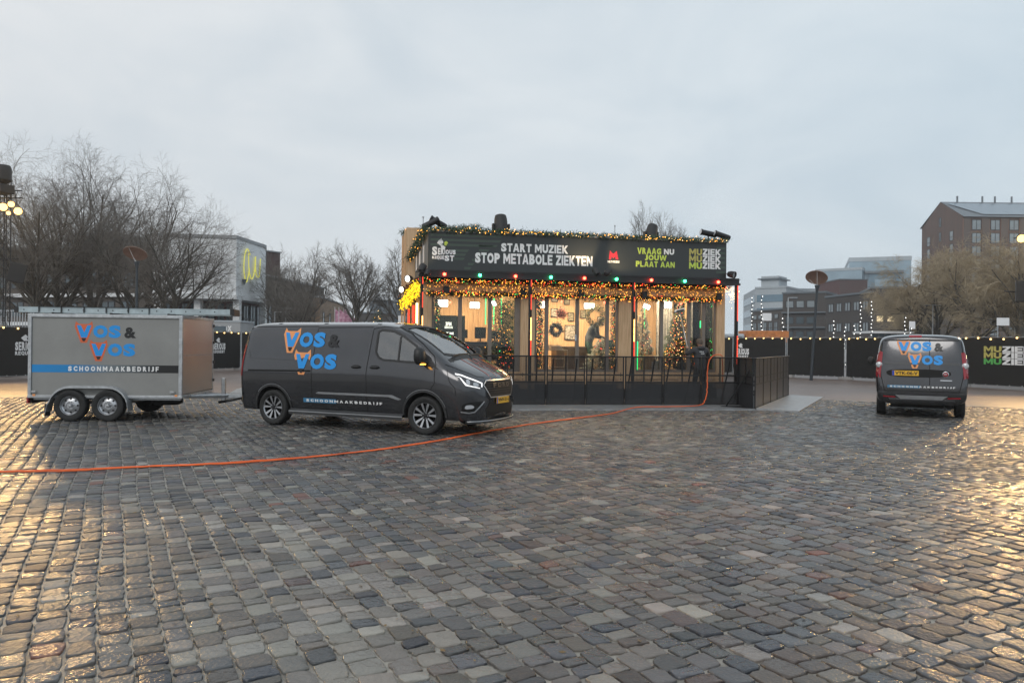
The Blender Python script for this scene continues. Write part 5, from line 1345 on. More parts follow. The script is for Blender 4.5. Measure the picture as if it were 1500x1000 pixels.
wreath(872, 463, 1.2, .26, .05, [('needle2', 900), ('needle', 400)], [('gold', 40)], 'large round wreath beside the bending man', 5)
for px, py, v in ((659, 443, .9), (822, 442, .7), (885, 443, .7), (997, 445, .7)):
    kthing(MB().ball((0, 0, 0), .03, 10, 6), 'red_lamp', 'bulb_red', k_u(px, v), v, k_w(px, py, v), smooth=180, label='small glowing red lamp %s' % {659: 'between the panel lamps of the left window', 822: 'near the top left of the middle window', 885: 'near the top right of the middle window', 997: 'above the Christmas tree'}[px], cat='lamp', group='small red lamps inside')
def baubles_on(u, v, w, name, mats_, label, H, R_, sd, cone=True, n=3600, dots=(), trunk=True, cat='Christmas tree', group=None, M=None, ln=.10):
    g = random.Random(sd); r_ = empty(name, M=M or K(u, v, w), label=label, cat=cat, group=group)
    if trunk: MB().tube([(0, 0, 0), (0, 0, H * .9)], [.05, .015], 8).build('trunk', 'deskwood', r_)
    for mt, fr in mats_:
        b = MB()
        for i in range(int(n * fr)):
            t = 1 - math.sqrt(g.random()) ; t = t * .97 + .02; rr = R_ * (1 - t) ** .9 * (1 + .16 * math.sin(t * 46)) * (g.uniform(.55, 1.08)); a = g.uniform(0, 2 * PI)
            q = Vector((rr * math.cos(a), rr * math.sin(a), H * (.06 + .94 * t))); d = Vector((math.cos(a) + g.gauss(0, .5), math.sin(a) + g.gauss(0, .5), g.gauss(-.15, .4))).normalized() * ln * g.uniform(.6, 1.3); s2 = d.orthogonal().normalized() * .016
            b.add([q - s2, q + s2, q + d], [(0, 1, 2)])
        b.build('foliage', mt, r_, kind='stuff')
    for mt, cnt, sz in dots:
        b = MB()
        for i in range(cnt):
            t = 1 - math.sqrt(g.random()); rr = R_ * (1 - t) ** .9 * 1.02; a = g.uniform(PI, 2 * PI) if cone else g.uniform(0, 2 * PI); b.octa((rr * math.cos(a), rr * math.sin(a), H * (.08 + .9 * t)), sz * g.uniform(.7, 1.2))
        b.build('lights' if mt.startswith('dot') else 'baubles', mt, r_, kind='stuff')
    return r_
baubles_on(k_u(994, 1.1), 1.1, .78, 'christmas_tree', [('needle', .8), ('needle2', .3)], 'tall Christmas tree with warm lights in the right window', 2.2, .56, 21, dots=(('dot_amber', 110, .011), ('dot_warm', 80, .012), ('dot_red', 50, .011), ('palered', 90, .035), ('gold', 60, .03)))
baubles_on(k_u(941, .9), .9, .78, 'christmas_tree', [('frost', 1.0)], 'frosted white Christmas tree at the left of the right window', 2.0, .38, 22, n=2600, dots=(('dot_warm', 40, .010), ('palered', 60, .025), ('dot_red', 10, .010)))
baubles_on(k_u(880, .8), .8, .78, 'christmas_tree', [('frost', .8), ('needle', .2)], 'low frosted tree with white twigs in the middle window, right side', 1.05, .5, 23, n=1900, dots=(('dot_red', 14, .011), ('dot_warm', 24, .010)))
baubles_on(k_u(742, .6), .6, .78, 'christmas_tree', [('needle', 1)], 'small dark tree with red lights at the right of the left window', .95, .34, 24, n=1300, dots=(('dot_red', 22, .012), ('dot_amber', 20, .010)))
# silver curtain and panels in the right bay
b = MB(); n2 = 60
vs = []; 
for i in range(n2 + 1): a = i / n2; vs += [(a * .95, .05 * math.sin(a * 60), 0), (a * .95, .05 * math.sin(a * 60), 2.3)]
b.add(vs, [(2 * i, 2 * i + 2, 2 * i + 3, 2 * i + 1) for i in range(n2)]); kthing(b, 'silver_curtain', 'curtain', k_u(1006, 2.0), 2.0, .85, smooth=180, label='pleated silver curtain at the right end of the pavilion', cat='curtain')
b = MB(); vs = []
for i in range(31): a = i / 30; vs += [(a * .55, .04 * math.sin(a * 36), 0), (a * .55, .04 * math.sin(a * 36), 2.3)]
b.add(vs, [(2 * i, 2 * i + 2, 2 * i + 3, 2 * i + 1) for i in range(30)]); kthing(b, 'grey_curtain', 'curtain', k_u(961, 2.4), 2.4, .85, smooth=180, label='narrow grey curtain left of the tall Christmas tree', cat='curtain')
for i, (px, w_, h_, mt, nm_) in enumerate(((949, .34, .5, 'wood', 'timber crate'), (958, .30, .34, 'whitep', 'white bag'), (966, .26, .30, 'frost', 'pale tufted bag'), (1003, .40, .30, 'greycloth', 'grey wrapped parcel'))):
    o = kthing(MB().box(-w_ / 2, w_ / 2, -.12, .12, 0, h_), 'parcel', mt, k_u(px, .6), .6, .785, bevel=.03, label=nm_ + ' on the floor of the right window', cat='parcel')
for i, (px, v, w_, h_) in enumerate(((810, 1.0, .55, .62),)):
    t_ = empty('shelf_unit', M=K(k_u(px, v) + .05, v, .78), label='low shelf with stacked papers in the middle window', cat='shelf'); 
    for w2 in (.1, .36, .62): MB().box(-.28, .42, 0, .35, w2, w2 + .025).build('shelf', 'white_wall', t_)
    for x_ in (-.28, .40): MB().box(x_, x_ + .02, 0, .35, 0, .62).build('side_panel', 'white_wall', t_)
    for q_ in range(7): MB().box(-.24, .30 - q_ * .02, .03, .3, .645 + q_ * .022, .660 + q_ * .022).build('paper_stack', 'whitep' if q_ % 2 else 'white_wall', t_)
kthing(MB().box(0, 1.2, 0, .6, 0, .75), 'counter', 'deskwood', k_u(815, 1.6), 1.6, .78, bevel=.01, label='brown counter along the back of the middle window', cat='counter')

# ------------------------------------------------------------------ people
def person(M, J, radii, bones, paint_, mats_, label, extra=None):
    """J joints name->xyz (metres); one skinned continuous body; paint_(centre)->material slot"""
    names = list(J); me = bpy.data.meshes.new('p'); me.from_pydata([J[n] for n in names], [(names.index(a), names.index(b)) for a, b in bones], [])
    o = bpy.data.objects.new('p', me); col.objects.link(o)
    sk = o.modifiers.new('s', 'SKIN'); sk.use_smooth_shade = True
    for i, n in enumerate(names):
        r = radii[n]; r = r if isinstance(r, tuple) else (r, r); me.skin_vertices[0].data[i].radius = r; me.skin_vertices[0].data[i].use_root = (i == 0)
    ss = o.modifiers.new('u', 'SUBSURF'); ss.levels = 2; ss.render_levels = 2
    dg = bpy.context.evaluated_depsgraph_get(); dg.update(); m2 = bpy.data.meshes.new_from_object(o.evaluated_get(dg)); bpy.data.objects.remove(o)
    for mt in mats_: m2.materials.append(MATS[mt])
    for p in m2.polygons: p.material_index = paint_(p.center)
    m2.shade_smooth()
    r_ = empty('person', M=M, label=label, cat='person'); link('body', m2, r_); return r_
def hand_chain(J, rad, bones, pre, wrist, dirn, side, curl=.6, s_=1.0):
    """palm plus five separate bent fingers growing out of the wrist"""
    w = Vector(wrist); d = Vector(dirn).normalized(); s = Vector(side).normalized(); nrm = d.cross(s).normalized()
    pal = w + d * .05 * s_; J[pre + 'palm'] = tuple(pal); rad[pre + 'palm'] = (.036 * s_, .018 * s_); bones.append((pre, pre + 'palm'))
    for i, (off, ln) in enumerate(((-.032, .062), (-.011, .076), (.011, .080), (.031, .070))):
        b0 = pal + d * .035 * s_ + s * off * s_; J[f'{pre}k{i}'] = tuple(b0); rad[f'{pre}k{i}'] = .010 * s_; bones.append((pre + 'palm', f'{pre}k{i}'))
        b1 = b0 + (d * math.cos(curl) + nrm * math.sin(curl)) * ln * .5 * s_; J[f'{pre}m{i}'] = tuple(b1); rad[f'{pre}m{i}'] = .009 * s_; bones.append((f'{pre}k{i}', f'{pre}m{i}'))
        b2 = b1 + (d * math.cos(curl * 2.3) + nrm * math.sin(curl * 2.3)) * ln * .5 * s_; J[f'{pre}t{i}'] = tuple(b2); rad[f'{pre}t{i}'] = .0075 * s_; bones.append((f'{pre}m{i}', f'{pre}t{i}'))
    t0 = pal + s * .040 * s_; J[pre + 'h0'] = tuple(t0); rad[pre + 'h0'] = .011 * s_; bones.append((pre + 'palm', pre + 'h0'))
    t1 = t0 + (s * .5 + d * .6 + nrm * .6).normalized() * .045 * s_; J[pre + 'h1'] = tuple(t1); rad[pre + 'h1'] = .009 * s_; bones.append((pre + 'h0', pre + 'h1'))
def face_on(r_, hc, fwd, up_, hairmat='hair', cap=None):
    f = Vector(fwd).normalized(); u = Vector(up_).normalized(); s = f.cross(u).normalized(); u = s.cross(f)
    Mx = Matrix((( s.x, f.x, u.x, hc[0]), (s.y, f.y, u.y, hc[1]), (s.z, f.z, u.z, hc[2]), (0, 0, 0, 1)))
    def P_(mb, name, mt, sm=180): mb.build(name, mt, r_, M=Mx, smooth=sm)
    for sx_ in (-1, 1):
        P_(MB().ball((sx_ * .031, .083, .005), .012, 8, 6), 'eye', 'whitep'); P_(MB().ball((sx_ * .031, .092, .005), .006, 6, 4), 'pupil', 'gap')
        P_(MB().ball((sx_ * .083, -.005, -.01), .028, 8, 6, (.4, .7, 1.1)), 'ear', 'skin')
    P_(MB().add([(-.012, .085, .01), (.012, .085, .01), (.018, .09, -.035), (-.018, .09, -.035), (0, .122, -.030)], [(0, 1, 4), (1, 2, 4), (2, 3, 4), (3, 0, 4)]), 'nose', 'skin'); P_(MB().box(-.022, .022, .082, .092, -.062, -.054), 'mouth', 'palered')
    hb_ = MB(); vs, fs = [], []
    for j in range(9):
        t = R(96) * j / 8
        for k in range(20):
            a = 2 * PI * k / 20; rr = .104; y = rr * 1.05 * math.sin(t) * math.sin(a)
            z = rr * 1.12 * math.cos(t) + .012
            if math.sin(a) > .2 and j > 4: z += .045 * (j - 4) / 4 * math.sin(a) * 1.6
            elif j > 5: z -= .03 * (j - 5) / 3
            vs.append((rr * .92 * math.sin(t) * math.cos(a), y - .006, z))
    for j in range(8):
        for k in range(20): fs.append((j * 20 + k, (j + 1) * 20 + k, (j + 1) * 20 + (k + 1) % 20, j * 20 + (k + 1) % 20))
    hb_.add(vs, fs); P_(hb_, 'cap' if cap else 'hair', cap or hairmat)
# window cleaner: seen from behind, right arm raised with the long brush pole
Mc = K(k_u(1025, -.62), -.66, 0) @ Matrix.Rotation(R(3), 4, 'Z')
Jc = {'pelvis': (0, 0, .98), 'waist': (0, .0, 1.10), 'chest': (0, .02, 1.33), 'upper': (0, .02, 1.46), 'neck': (0, .03, 1.56), 'head': (0, .05, 1.66), 'crown': (0, .05, 1.76),
      'shR': (.20, .02, 1.47), 'elR': (.36, .10, 1.24), 'wrR': (.26, .26, 1.06), 'shL': (-.20, .02, 1.47), 'elL': (-.37, .16, 1.33), 'wrL': (-.26, .30, 1.50),
      'hipR': (.10, 0, .93), 'knR': (.13, .03, .52), 'anR': (.13, -.02, .10), 'toR': (.15, .15, .05), 'hipL': (-.10, 0, .93), 'knL': (-.15, .05, .52), 'anL': (-.16, .0, .10), 'toL': (-.18, .17, .05)}
Rc = {'pelvis': (.175, .125), 'waist': (.17, .12), 'chest': (.20, .135), 'upper': (.165, .11), 'neck': .062, 'head': (.082, .098), 'crown': (.062, .075), 'shR': .088, 'elR': .062, 'wrR': .036, 'shL': .088, 'elL': .062, 'wrL': .036,
      'hipR': .105, 'knR': .075, 'anR': .052, 'toR': .040, 'hipL': .105, 'knL': .075, 'anL': .052, 'toL': .040}
Bc = [('pelvis', 'waist'), ('waist', 'chest'), ('chest', 'upper'), ('upper', 'neck'), ('neck', 'head'), ('head', 'crown'), ('upper', 'shR'), ('shR', 'elR'), ('elR', 'wrR'), ('upper', 'shL'), ('shL', 'elL'), ('elL', 'wrL'),
      ('pelvis', 'hipR'), ('hipR', 'knR'), ('knR', 'anR'), ('anR', 'toR'), ('pelvis', 'hipL'), ('hipL', 'knL'), ('knL', 'anL'), ('anL', 'toL')]
hand_chain(Jc, Rc, Bc, 'wrL', Jc['wrL'], (.1, .35, .5), (1, 0, 0), .8); hand_chain(Jc, Rc, Bc, 'wrR', Jc['wrR'], (-.5, .5, .1), (0, 0, 1), .8)
def pc(c):
    if c.z > 1.575 and abs(c.x) < .15 and c.y < .2: return 2
    for w in ('wrL', 'wrR'):
        if (c - Vector(Jc[w])).dot((Vector(Jc[w]) - Vector(Jc['el' + w[-1]])).normalized()) > -.005 and (c - Vector(Jc[w])).length < .25: return 2
    if c.z < .09: return 3
    return 1 if c.z < .93 else 0
cl = person(Mc, Jc, Rc, Bc, pc, ['jacket', 'trousers', 'skin', 'shoe'], 'person in dark work clothes seen from behind, washing the right window with a long brush')
face_on(cl, (0, .055, 1.685), (-.2, 1, .25), (0, -.1, 1), cap='capcloth')
b = MB(); b.ball((0, -.045, 1.53), .12, 14, 8, (1.15, .62, .50)); b.build('hood', 'jacket', cl, smooth=180)
vs, fs = fit(text_pts('VOS &', 1, .04), -.095, .05, 1.40, 1.435); b = MB().add([(x, -.123, z) for x, z in vs], fs)
vs, fs = fit(text_pts('VOS', 1, .04), -.055, .065, 1.345, 1.38); b.add([(x, -.125, z) for x, z in vs], fs); b.build('jacket_lettering', 'whitep', cl)
# brush and pole, held by the left hand, head against the glass
hl = Vector((-.24, .345, 1.555)); pole = Mc @ hl; top = KM @ Vector((k_u(994, .02), -.03, k_w(994, 455, .02)))
bd = (top - pole)
r_ = empty('window_brush', M=Matrix.Translation(pole), label='long handled window brush held up against the right window', cat='brush')
low = -bd.normalized() * .75
MB().tube([low, bd], .014, 8).build('pole', 'silver', r_, smooth=180)
Mb2 = Matrix.Translation(bd) @ Matrix.Rotation(R(11.5), 4, 'Z') @ Matrix.Rotation(R(-14), 4, 'Y')
MB().box(-.17, .17, -.04, .04, -.03, .05).build('brush_block', 'whitep', r_, M=Mb2, bevel=.02); MB().box(-.165, .165, .03, .07, -.05, .03).build('bristles', 'black', r_, M=Mb2)
MB().box(-.12, .12, -.046, -.040, -.015, .02).build('brush_label', 'black', r_, M=Mb2)
# man inside, bent over a table, facing right
Md = K(k_u(862, 1.55), 1.55, .78)
Jd = {'pelvis': (0, 0, .95), 'waist': (.05, 0, 1.06), 'chest': (.14, 0, 1.26), 'upper': (.22, 0, 1.38), 'neck': (.29, 0, 1.45), 'head': (.37, -.01, 1.51), 'crown': (.40, -.01, 1.60),
      'shR': (.20, -.19, 1.36), 'elR': (.22, -.27, 1.08), 'wrR': (.47, -.20, 1.02), 'shL': (.20, .19, 1.36), 'elL': (.26, .27, 1.08), 'wrL': (.48, .16, 1.02),
      'hipR': (0, -.10, .90), 'knR': (.04, -.12, .50), 'anR': (0, -.13, .09), 'toR': (.17, -.14, .045), 'hipL': (0, .10, .90), 'knL': (.02, .12, .50), 'anL': (-.04, .13, .09), 'toL': (.13, .14, .045)}
Rd = dict(Rc); Rd['chest'] = (.135, .19); Rd['pelvis'] = (.125, .165); Rd['waist'] = (.12, .16); Rd['upper'] = (.11, .15); Rd['head'] = (.095, .08); Rd['crown'] = (.07, .06)
Rd = {k: v for k, v in Rd.items() if k in Jd}
Bd = [b_ for b_ in Bc if b_[0] in Jd and b_[1] in Jd]
hand_chain(Jd, Rd, Bd, 'wrR', Jd['wrR'], (1, 0, -.1), (0, 1, 0), .6); hand_chain(Jd, Rd, Bd, 'wrL', Jd['wrL'], (1, 0, -.1), (0, -1, 0), .6)
def pd(c):
    if c.x > .27 and c.z > 1.43: return 2
    if c.x > .45 and c.z < 1.15: return 2
    if c.z < .09: return 3
    return 1 if c.z < .90 else 0
dj = person(Md, Jd, Rd, Bd, pd, ['greycloth', 'greencloth', 'skin', 'shoe'], 'person in a grey shirt bending forward inside the middle window')
face_on(dj, (.385, -.01, 1.535), (.8, -.1, -.55), (.5, 0, .85))
o = kthing(MB().box(0, 1.0, -.3, .3, 0, .9).box(.1, .5, -.2, .2, .9, .97), 'work_table', 'greencloth', k_u(862, 1.55) + .40, 1.55, .78, bevel=.04, label='green draped work table in front of the bending man', cat='table')

# ------------------------------------------------------------------ crowd barriers in front
def barrier_units(name, pts, labels, group, dark=False):
    pass
def make_barrier(wd, opening=True):
    r_ = empty('crowd_barrier', (0, 0, 0))
    H = 1.27; g_ = .045
    for x_ in (.012, wd - .042): MB().box(x_, x_ + .03, -.02, .02, .02, H).build('upright', 'barrier', r_)
    MB().box(.005, wd - .005, -.035, .035, H, H + .035).build('top_rail', 'barrier', r_, bevel=.008)
    for z in (.62, .80): MB().box(.042, wd - .042, -.015, .015, z, z + .035).build('cross_rail', 'barrier', r_)
    MB().box(wd * .5 - .015, wd * .5 + .015, -.014, .014, .655, H).build('upright', 'barrier', r_)
    MB().box(.042, wd - .042, -.008, -.004, .04, .62 if opening else H).build('front_sheet', 'perf' if opening else 'perf2', r_)
    if opening: MB().box(.042, wd - .042, -.008, -.004, .655, H).build('open_mesh', 'grid_mesh', r_)
    for x_ in (.20, wd - .22): MB().tube([(x_, .02, H - .04), (x_ + .05, .75, .05)], .020, 6).build('brace', 'barrier', r_)
    MB().box(.02, wd - .02, .02, .85, .02, .05).build('rear_foot', 'barrier', r_)
    MB().add([(0.006, -.04, .055), (wd - .006, -.04, .055), (wd - .006, -1.05, .03), (.006, -1.05, .03), (0.006, -.04, .0), (wd - .006, -.04, .0), (wd - .006, -1.05, .0), (.006, -1.05, .0)], [(3, 2, 1, 0), (2, 3, 7, 6), (0, 1, 5, 4), (1, 2, 6, 5), (3, 0, 4, 7)]).build('foot_plate', 'alu_plate', r_)
    return r_
P0 = Vector((-3.2, 18.65, 0)); P1 = Vector((5.97, 19.75, 0))
n = 9; dv = (P1 - P0) / n; rz = math.atan2(dv.y, dv.x)
proto = make_barrier(dv.length)
for i in range(n):
    o = proto if i == 0 else copy_tree(proto); p = P0 + dv * i; o.location = p; o.rotation_euler = (0, 0, rz)
    tag(o, 'black mesh crowd barrier in front of the pavilion, %s from the right end' % od[n - 1 - i], 'barrier', 'black crowd barriers in front of the pavilion')
side = make_barrier(.95, False)
C0 = Vector((6.06, 18.80, 0))
o = side; o.location = (6.05, 18.81, 0); o.rotation_euler = (0, 0, R(95)); tag(o, 'solid black crowd barrier at the corner, set square to the front row', 'barrier', 'black crowd barriers in front of the pavilion')
for ch in list(o.children):
    if ch.name.split('.')[0] in ('foot_plate', 'brace', 'rear_foot'): bpy.data.objects.remove(ch)
P2 = Vector((8.85, 24.1, 0)); n = 5; side2 = make_barrier((P2 - C0).length / n, False)
dv = (P2 - C0) / n; rz2 = math.atan2(dv.y, dv.x)
for i in range(n):
    o = side2 if i == 0 else copy_tree(side2); p = C0 + dv * i + Vector((.03, 0, 0)); o.location = p; o.rotation_euler = (0, 0, rz2)
    tag(o, 'solid black crowd barrier on the right flank, %s from the corner' % od[i], 'barrier', 'black crowd barriers in front of the pavilion')
# ------------------------------------------------------------------ hoarding round the square
def fence_line(pts, side, count_from):
    k = 0
    for a, b in zip(pts[:-1], pts[1:]):
        a, b = Vector((*a, 0)), Vector((*b, 0)); n = max(1, round((b - a).length / 3.45)); d = (b - a) / n
        for i in range(n):
            yield a + d * i, d, k; k += 1
ringL = [(-25.5, 19.5), (-21.6, 25.5), (-19.2, 30.4), (-14.8, 41.0)]
ringM = [(-14.8, 41.0), (-9, 43.5), (-2, 44.6), (5.5, 44.4), (12.3, 41.6)]
ringR = [(12.3, 41.6), (16.55, 37.2), (18.9, 31.6), (21.9, 25.0), (25.4, 19.4)]
fp_me = {}
def hoarding(p, d, label, mark=None, flip=1):
    L_ = d.length; rz_ = math.atan2(d.y, d.x)
    r_ = empty('hoarding_panel', p, rz_, label=label, cat='fence', group='black hoarding panels round the square')
    key = round(L_, 2)
    if key not in fp_me:
        f = MB()
        for x_ in (.03, L_ - .06): f.tube([(x_, 0, .06), (x_, 0, 2.06)], .021, 8)
        for z in (.12, 2.06): f.tube([(.03, 0, z), (L_ - .06, 0, z)], .018, 6)
        bn = MB(); nx, nz_ = 14, 6; vs = []
        for i in range(nx + 1):
            for j in range(nz_ + 1):
                x_ = .05 + (L_ - .13) * i / nx; z_ = .13 + 1.90 * j / nz_
                vs.append((x_, -.028 + .010 * math.sin(i * 1.9 + j) * math.sin(j * 1.1), z_))
        bn.add(vs, [(i * (nz_ + 1) + j, (i + 1) * (nz_ + 1) + j, (i + 1) * (nz_ + 1) + j + 1, i * (nz_ + 1) + j + 1) for i in range(nx) for j in range(nz_)])
        ft = MB().box(-.36, .36, -.12, .12, 0, .13)
        tp = MB()
        for i in range(8): tp.box(.1 + i * (L_ - .25) / 7, .125 + i * (L_ - .25) / 7, -.045, -.035, .125, .155)
        fp_me[key] = (f.mesh('tube_frame', 'galv', 40), bn.mesh('banner', 'banner', 180), ft.mesh('concrete_foot', 'concrete'), tp.mesh('cable_ties', 'white'))
    a, b, c, t = fp_me[key]
    link('tube_frame', a, r_, kind='stuff'); link('banner', b, r_); link('cable_ties', t, r_, kind='stuff'); link('concrete_foot', c, r_, Matrix.Translation((0.0, 0, 0)))
    if mark: mark(r_, L_)
    return r_
def mark_request(r_, L_, x0=None):
    x0 = L_ * .5 - .42 if x0 is None else x0
    def tx(t, a, b_, c, d): MB().add([(x, -.046, z) for x, z in fit(block_text(t), a, b_, c, d)[0]], block_text(t)[1]).build('lettering', 'white', r_)
    tx('SERIOUS', x0, x0 + .88, 1.12, 1.46); tx('REQUEST', x0, x0 + .84, .92, 1.09)
    MB().add([(x0 + .22, -.046, 1.62), (x0 + .40, -.046, 1.76), (x0 + .50, -.046, 1.66), (x0 + .44, -.046, 1.60), (x0 + .52, -.046, 1.50), (x0 + .34, -.046, 1.50)], [(0, 1, 2, 3, 4, 5)][0:1]).build('emblem', 'white', r_)
def mark_muziek(r_, L_, x0=1.2):
    for i, c in enumerate(('gold', 'gold', 'muziekgreen')):
        z = 1.46 - i * .25
        for t, a, b_, m_ in (('MU', x0, x0 + .72, c), ('ZIEK', x0 + .75, x0 + 1.95, 'white')):
            MB().add([(x, -.046, zz) for x, zz in fit(block_text(t, .06), a, b_, z, z + .235)[0]], block_text(t, .06)[1]).build('lettering', m_, r_)
pm('muziekgreen', (.10, .42, .10), .5, var=0)
lab = {'L': 'left side of the square', 'M': 'behind the pavilion', 'R': 'right side of the square'}
allf = []
for sd_, rg in (('L', ringL), ('M', ringM), ('R', ringR)):
    tot = len(list(fence_line(rg, 0, 0)))
    for p, d, k in fence_line(rg, 0, 0):
        mk = None
        if sd_ == 'L' and k == 3: mk = lambda r, L: mark_request(r, L, 1.82)
        if sd_ == 'L' and k == 6: mk = lambda r, L: mark_request(r, L, 1.75)
        if sd_ == 'R' and k == 0: mk = lambda r, L: mark_request(r, L, .05)
        if sd_ == 'R' and k == 4: mk = lambda r, L: mark_muziek(r, L, 1.0)
        nm_ = od[k] + ' black hoarding panel on the ' + lab[sd_] if sd_ != 'M' else od[k] + ' black hoarding panel behind the pavilion, counted from the left'
        hoarding(p, d, nm_ + (', counted from the left' if sd_ != 'M' else ''), mk); allf.append((p, d))
# festoon lamps along the top of the hoarding
for sd_, rg in (('L', ringL), ('M', ringM), ('R', ringR)):
    for q_, (a, b) in enumerate(zip(rg[:-1], rg[1:])):
        if sd_ == 'M': n_ = 12
        a, b = Vector((*a, 2.10)), Vector((*b, 2.10)); L_ = (b - a).length; n_ = max(2, round(L_ / .52)); d = (b - a) / n_; nr = Vector((d.y, -d.x, 0)).normalized() * .07
        if nr.dot(Vector((0, 0, 0)) - a) < 0: nr = -nr
        r_ = empty('festoon_lights', a, label='%s stretch of warm festoon bulbs on the hoarding %s' % (od[q_], {'L': 'at the left of the square', 'M': 'behind the pavilion', 'R': 'right of the pavilion'}[sd_]) , cat='string lights', group='festoon lights along the hoarding')
        b_ = MB(); pts = []
        for i in range(n_ * 2 + 1): pts.append(d * (i / 2) + nr + Vector((0, 0, -.02 if i % 2 else -.05)))
        b_.tube(pts, .009, 4); b_.build('cable', 'black', r_)
        me = MB().ball((0, 0, -.045), .036, 8, 6).mesh('bulb', 'bulbw', 180); me3 = MB().tube([(0, 0, 0), (0, 0, -.02)], .02, 6).mesh('socket', 'black')
        g = random.Random(q_ + ord(sd_))
        for i in range(n_):
            p = d * (i + .5) + nr + Vector((0, 0, -.045 + g.uniform(-.03, .02))); link('bulb', me, r_, Matrix.Translation(p)); link('socket', me3, r_, Matrix.Translation(p))

# ------------------------------------------------------------------ truss towers with warm floods
pm('truss', (.04, .04, .042), .45, .5, var=.1)
em('flood_face', (1, .60, .20), 3.0); em('flood_face2', (1, .56, .17), 26)
def truss(x, y, H, label):
    r_ = empty('truss_tower', (x, y, 0), label=label, cat='lighting tower')
    s = .14; b = MB()
    for a, c in ((-s, -s), (s, -s), (s, s), (-s, s)): MB().tube([(a, c, 0), (a, c, H)], .025, 8).build('chord', 'truss', r_, smooth=40)
    n_ = int(H / .34)
    for i in range(n_):
        z0, z1 = i * H / n_, (i + 1) * H / n_
        for (a, c), (e, f) in (((-s, -s), (s, -s)), ((s, -s), (s, s)), ((s, s), (-s, s)), ((-s, s), (-s, -s))):
            if i % 2: (a, c), (e, f) = (e, f), (a, c)
            b.tube([(a, c, z0), (e, f, z1)], .011, 5, False)
    b.build('lacing', 'truss', r_, kind='stuff')
    MB().box(-.45, .45, -.45, .45, .0, .05).build('base_plate', 'truss', r_)
    return r_
def flood(p, aim, label, power, s_=1.0, face='flood_face', spot=True, ang=100):
    r_ = empty('flood_lamp', tuple(p), label=label, cat='flood lamp', group='warm flood lamps on the towers')
    q = Vector(aim).to_track_quat('-Z', 'Y').to_matrix().to_4x4() @ Matrix.Scale(s_, 4)
    MB().lathe([(.001, .16), (.09, .14), (.13, .02), (.14, -.12), (.125, -.12), (.12, -.06)], 14, q).build('housing', 'blackp', r_, smooth=40)
    MB().lathe([(.001, -.058), (.122, -.058)], 14, q).build('lens', face, r_)
    MB().tube([q @ Vector((-.16, 0, 0)), q @ Vector((-.16, 0, .22)), q @ Vector((.16, 0, .22)), q @ Vector((.16, 0, 0))], .014, 5).build('bracket', 'black', r_)
    if power:
        ld = bpy.data.lights.new('spot', 'SPOT'); ld.energy = power; ld.color = (1, .60, .22); ld.spot_size = R(ang); ld.spot_blend = .5; ld.shadow_soft_size = .16
        lo = bpy.data.objects.new('spot', ld); col.objects.link(lo); lo.parent = r_; lo.matrix_local = q @ Matrix.Translation((0, 0, -.16))
def pa_box(p, rz_, label, s_=1.0, tilt=12):
    r_ = empty('loudspeaker', M=Matrix.Translation(p) @ Matrix.Rotation(rz_, 4, 'Z') @ Matrix.Rotation(R(tilt), 4, 'Y') @ Matrix.Scale(s_, 4), label=label, cat='loudspeaker')
    MB().prism([(-.33, -.25), (.33, -.25), (.24, .3), (-.24, .3)], -.42, .42).build('cabinet', 'blackp', r_, bevel=.02)
    MB().box(-.30, .30, -.262, -.252, -.38, .38).build('grille', 'black', r_)
    MB().tube([(-.1, .28, 0), (-.62, .34, .05)], .03, 6).build('bracket', 'black', r_)
tl = (-21.25, 31.4)
truss(tl[0], tl[1], 8.2, 'black lattice lighting tower behind the hoarding at the left edge')
D_ = 30.6
for px, py, s_, pw_, l_3 in ((4, 303, 1.3, 1800, 'leftmost'), (16, 299, 1.0, 1000, 'upper middle'), (12, 312, .7, 0, 'lowest small'), (26, 309, 1.25, 1300, 'rightmost')):
    p = at(px, py, D_); flood(p, (-p.x - 1.2, -p.y + 4, -p.z + .2), l_3 + ' warm flood lamp on the left lighting tower', pw_, s_)
p = at(3, 268, 30.8); r_ = empty('moving_head_light', M=Matrix.Translation(p) @ Matrix.Rotation(R(-20), 4, 'Z') @ Matrix.Scale(1.5, 4), label='large black stage light high on the left lighting tower', cat='stage light')
MB().box(-.22, .22, -.2, .2, -.30, -.05).build('base', 'blackp', r_, bevel=.03); MB().lathe([(.12, -.2), (.22, -.1), (.22, .22), (.19, .30)], 18, Matrix.Translation((0, 0, .18))).build('head', 'blackp', r_, smooth=40); MB().lathe([(.001, .49), (.17, .48)], 18).build('lens', 'whitep', r_)
b = MB()
for dz in (0, .3): b.tube([at(-30, 290, 31.2) + Vector((0, 0, dz)), at(32, 290, 31.2) + Vector((0, 0, dz))], .025, 6)
for k in range(7): b.tube([at(-26 + k * 8, 290, 31.2), at(-22 + k * 8, 290, 31.2) + Vector((0, 0, .3))], .012, 5)
b.build('cross_truss', 'truss', None, None, label='short horizontal truss arm carrying the lamps on the left tower', cat='truss', kind=None)
b = MB().tube([at(0, 379, 31.2), at(27, 379, 31.2)], .02, 6).build('side_arm', 'truss', None, None, label='thin black arm above the left loudspeaker', cat='arm')
pa_box(at(26, 400, 31.0), R(25), 'tilted black loudspeaker hanging on the left lighting tower', .95)
tr_x, tr_y = 21.4, 29.6
truss(tr_x, tr_y, 7.4, 'black lattice lighting tower just beyond the right edge')
p = at(1496, 349, 28.6); flood(p, (-p.x * .55, -p.y * .8, -p.z), 'warm flood lamp at the top right edge', 1800, 1.25)
flood(Vector((20.9, 29.3, 6.6)), (-13, -22, -5), 'upper warm flood lamp beyond the right edge', 1500, 1.1)
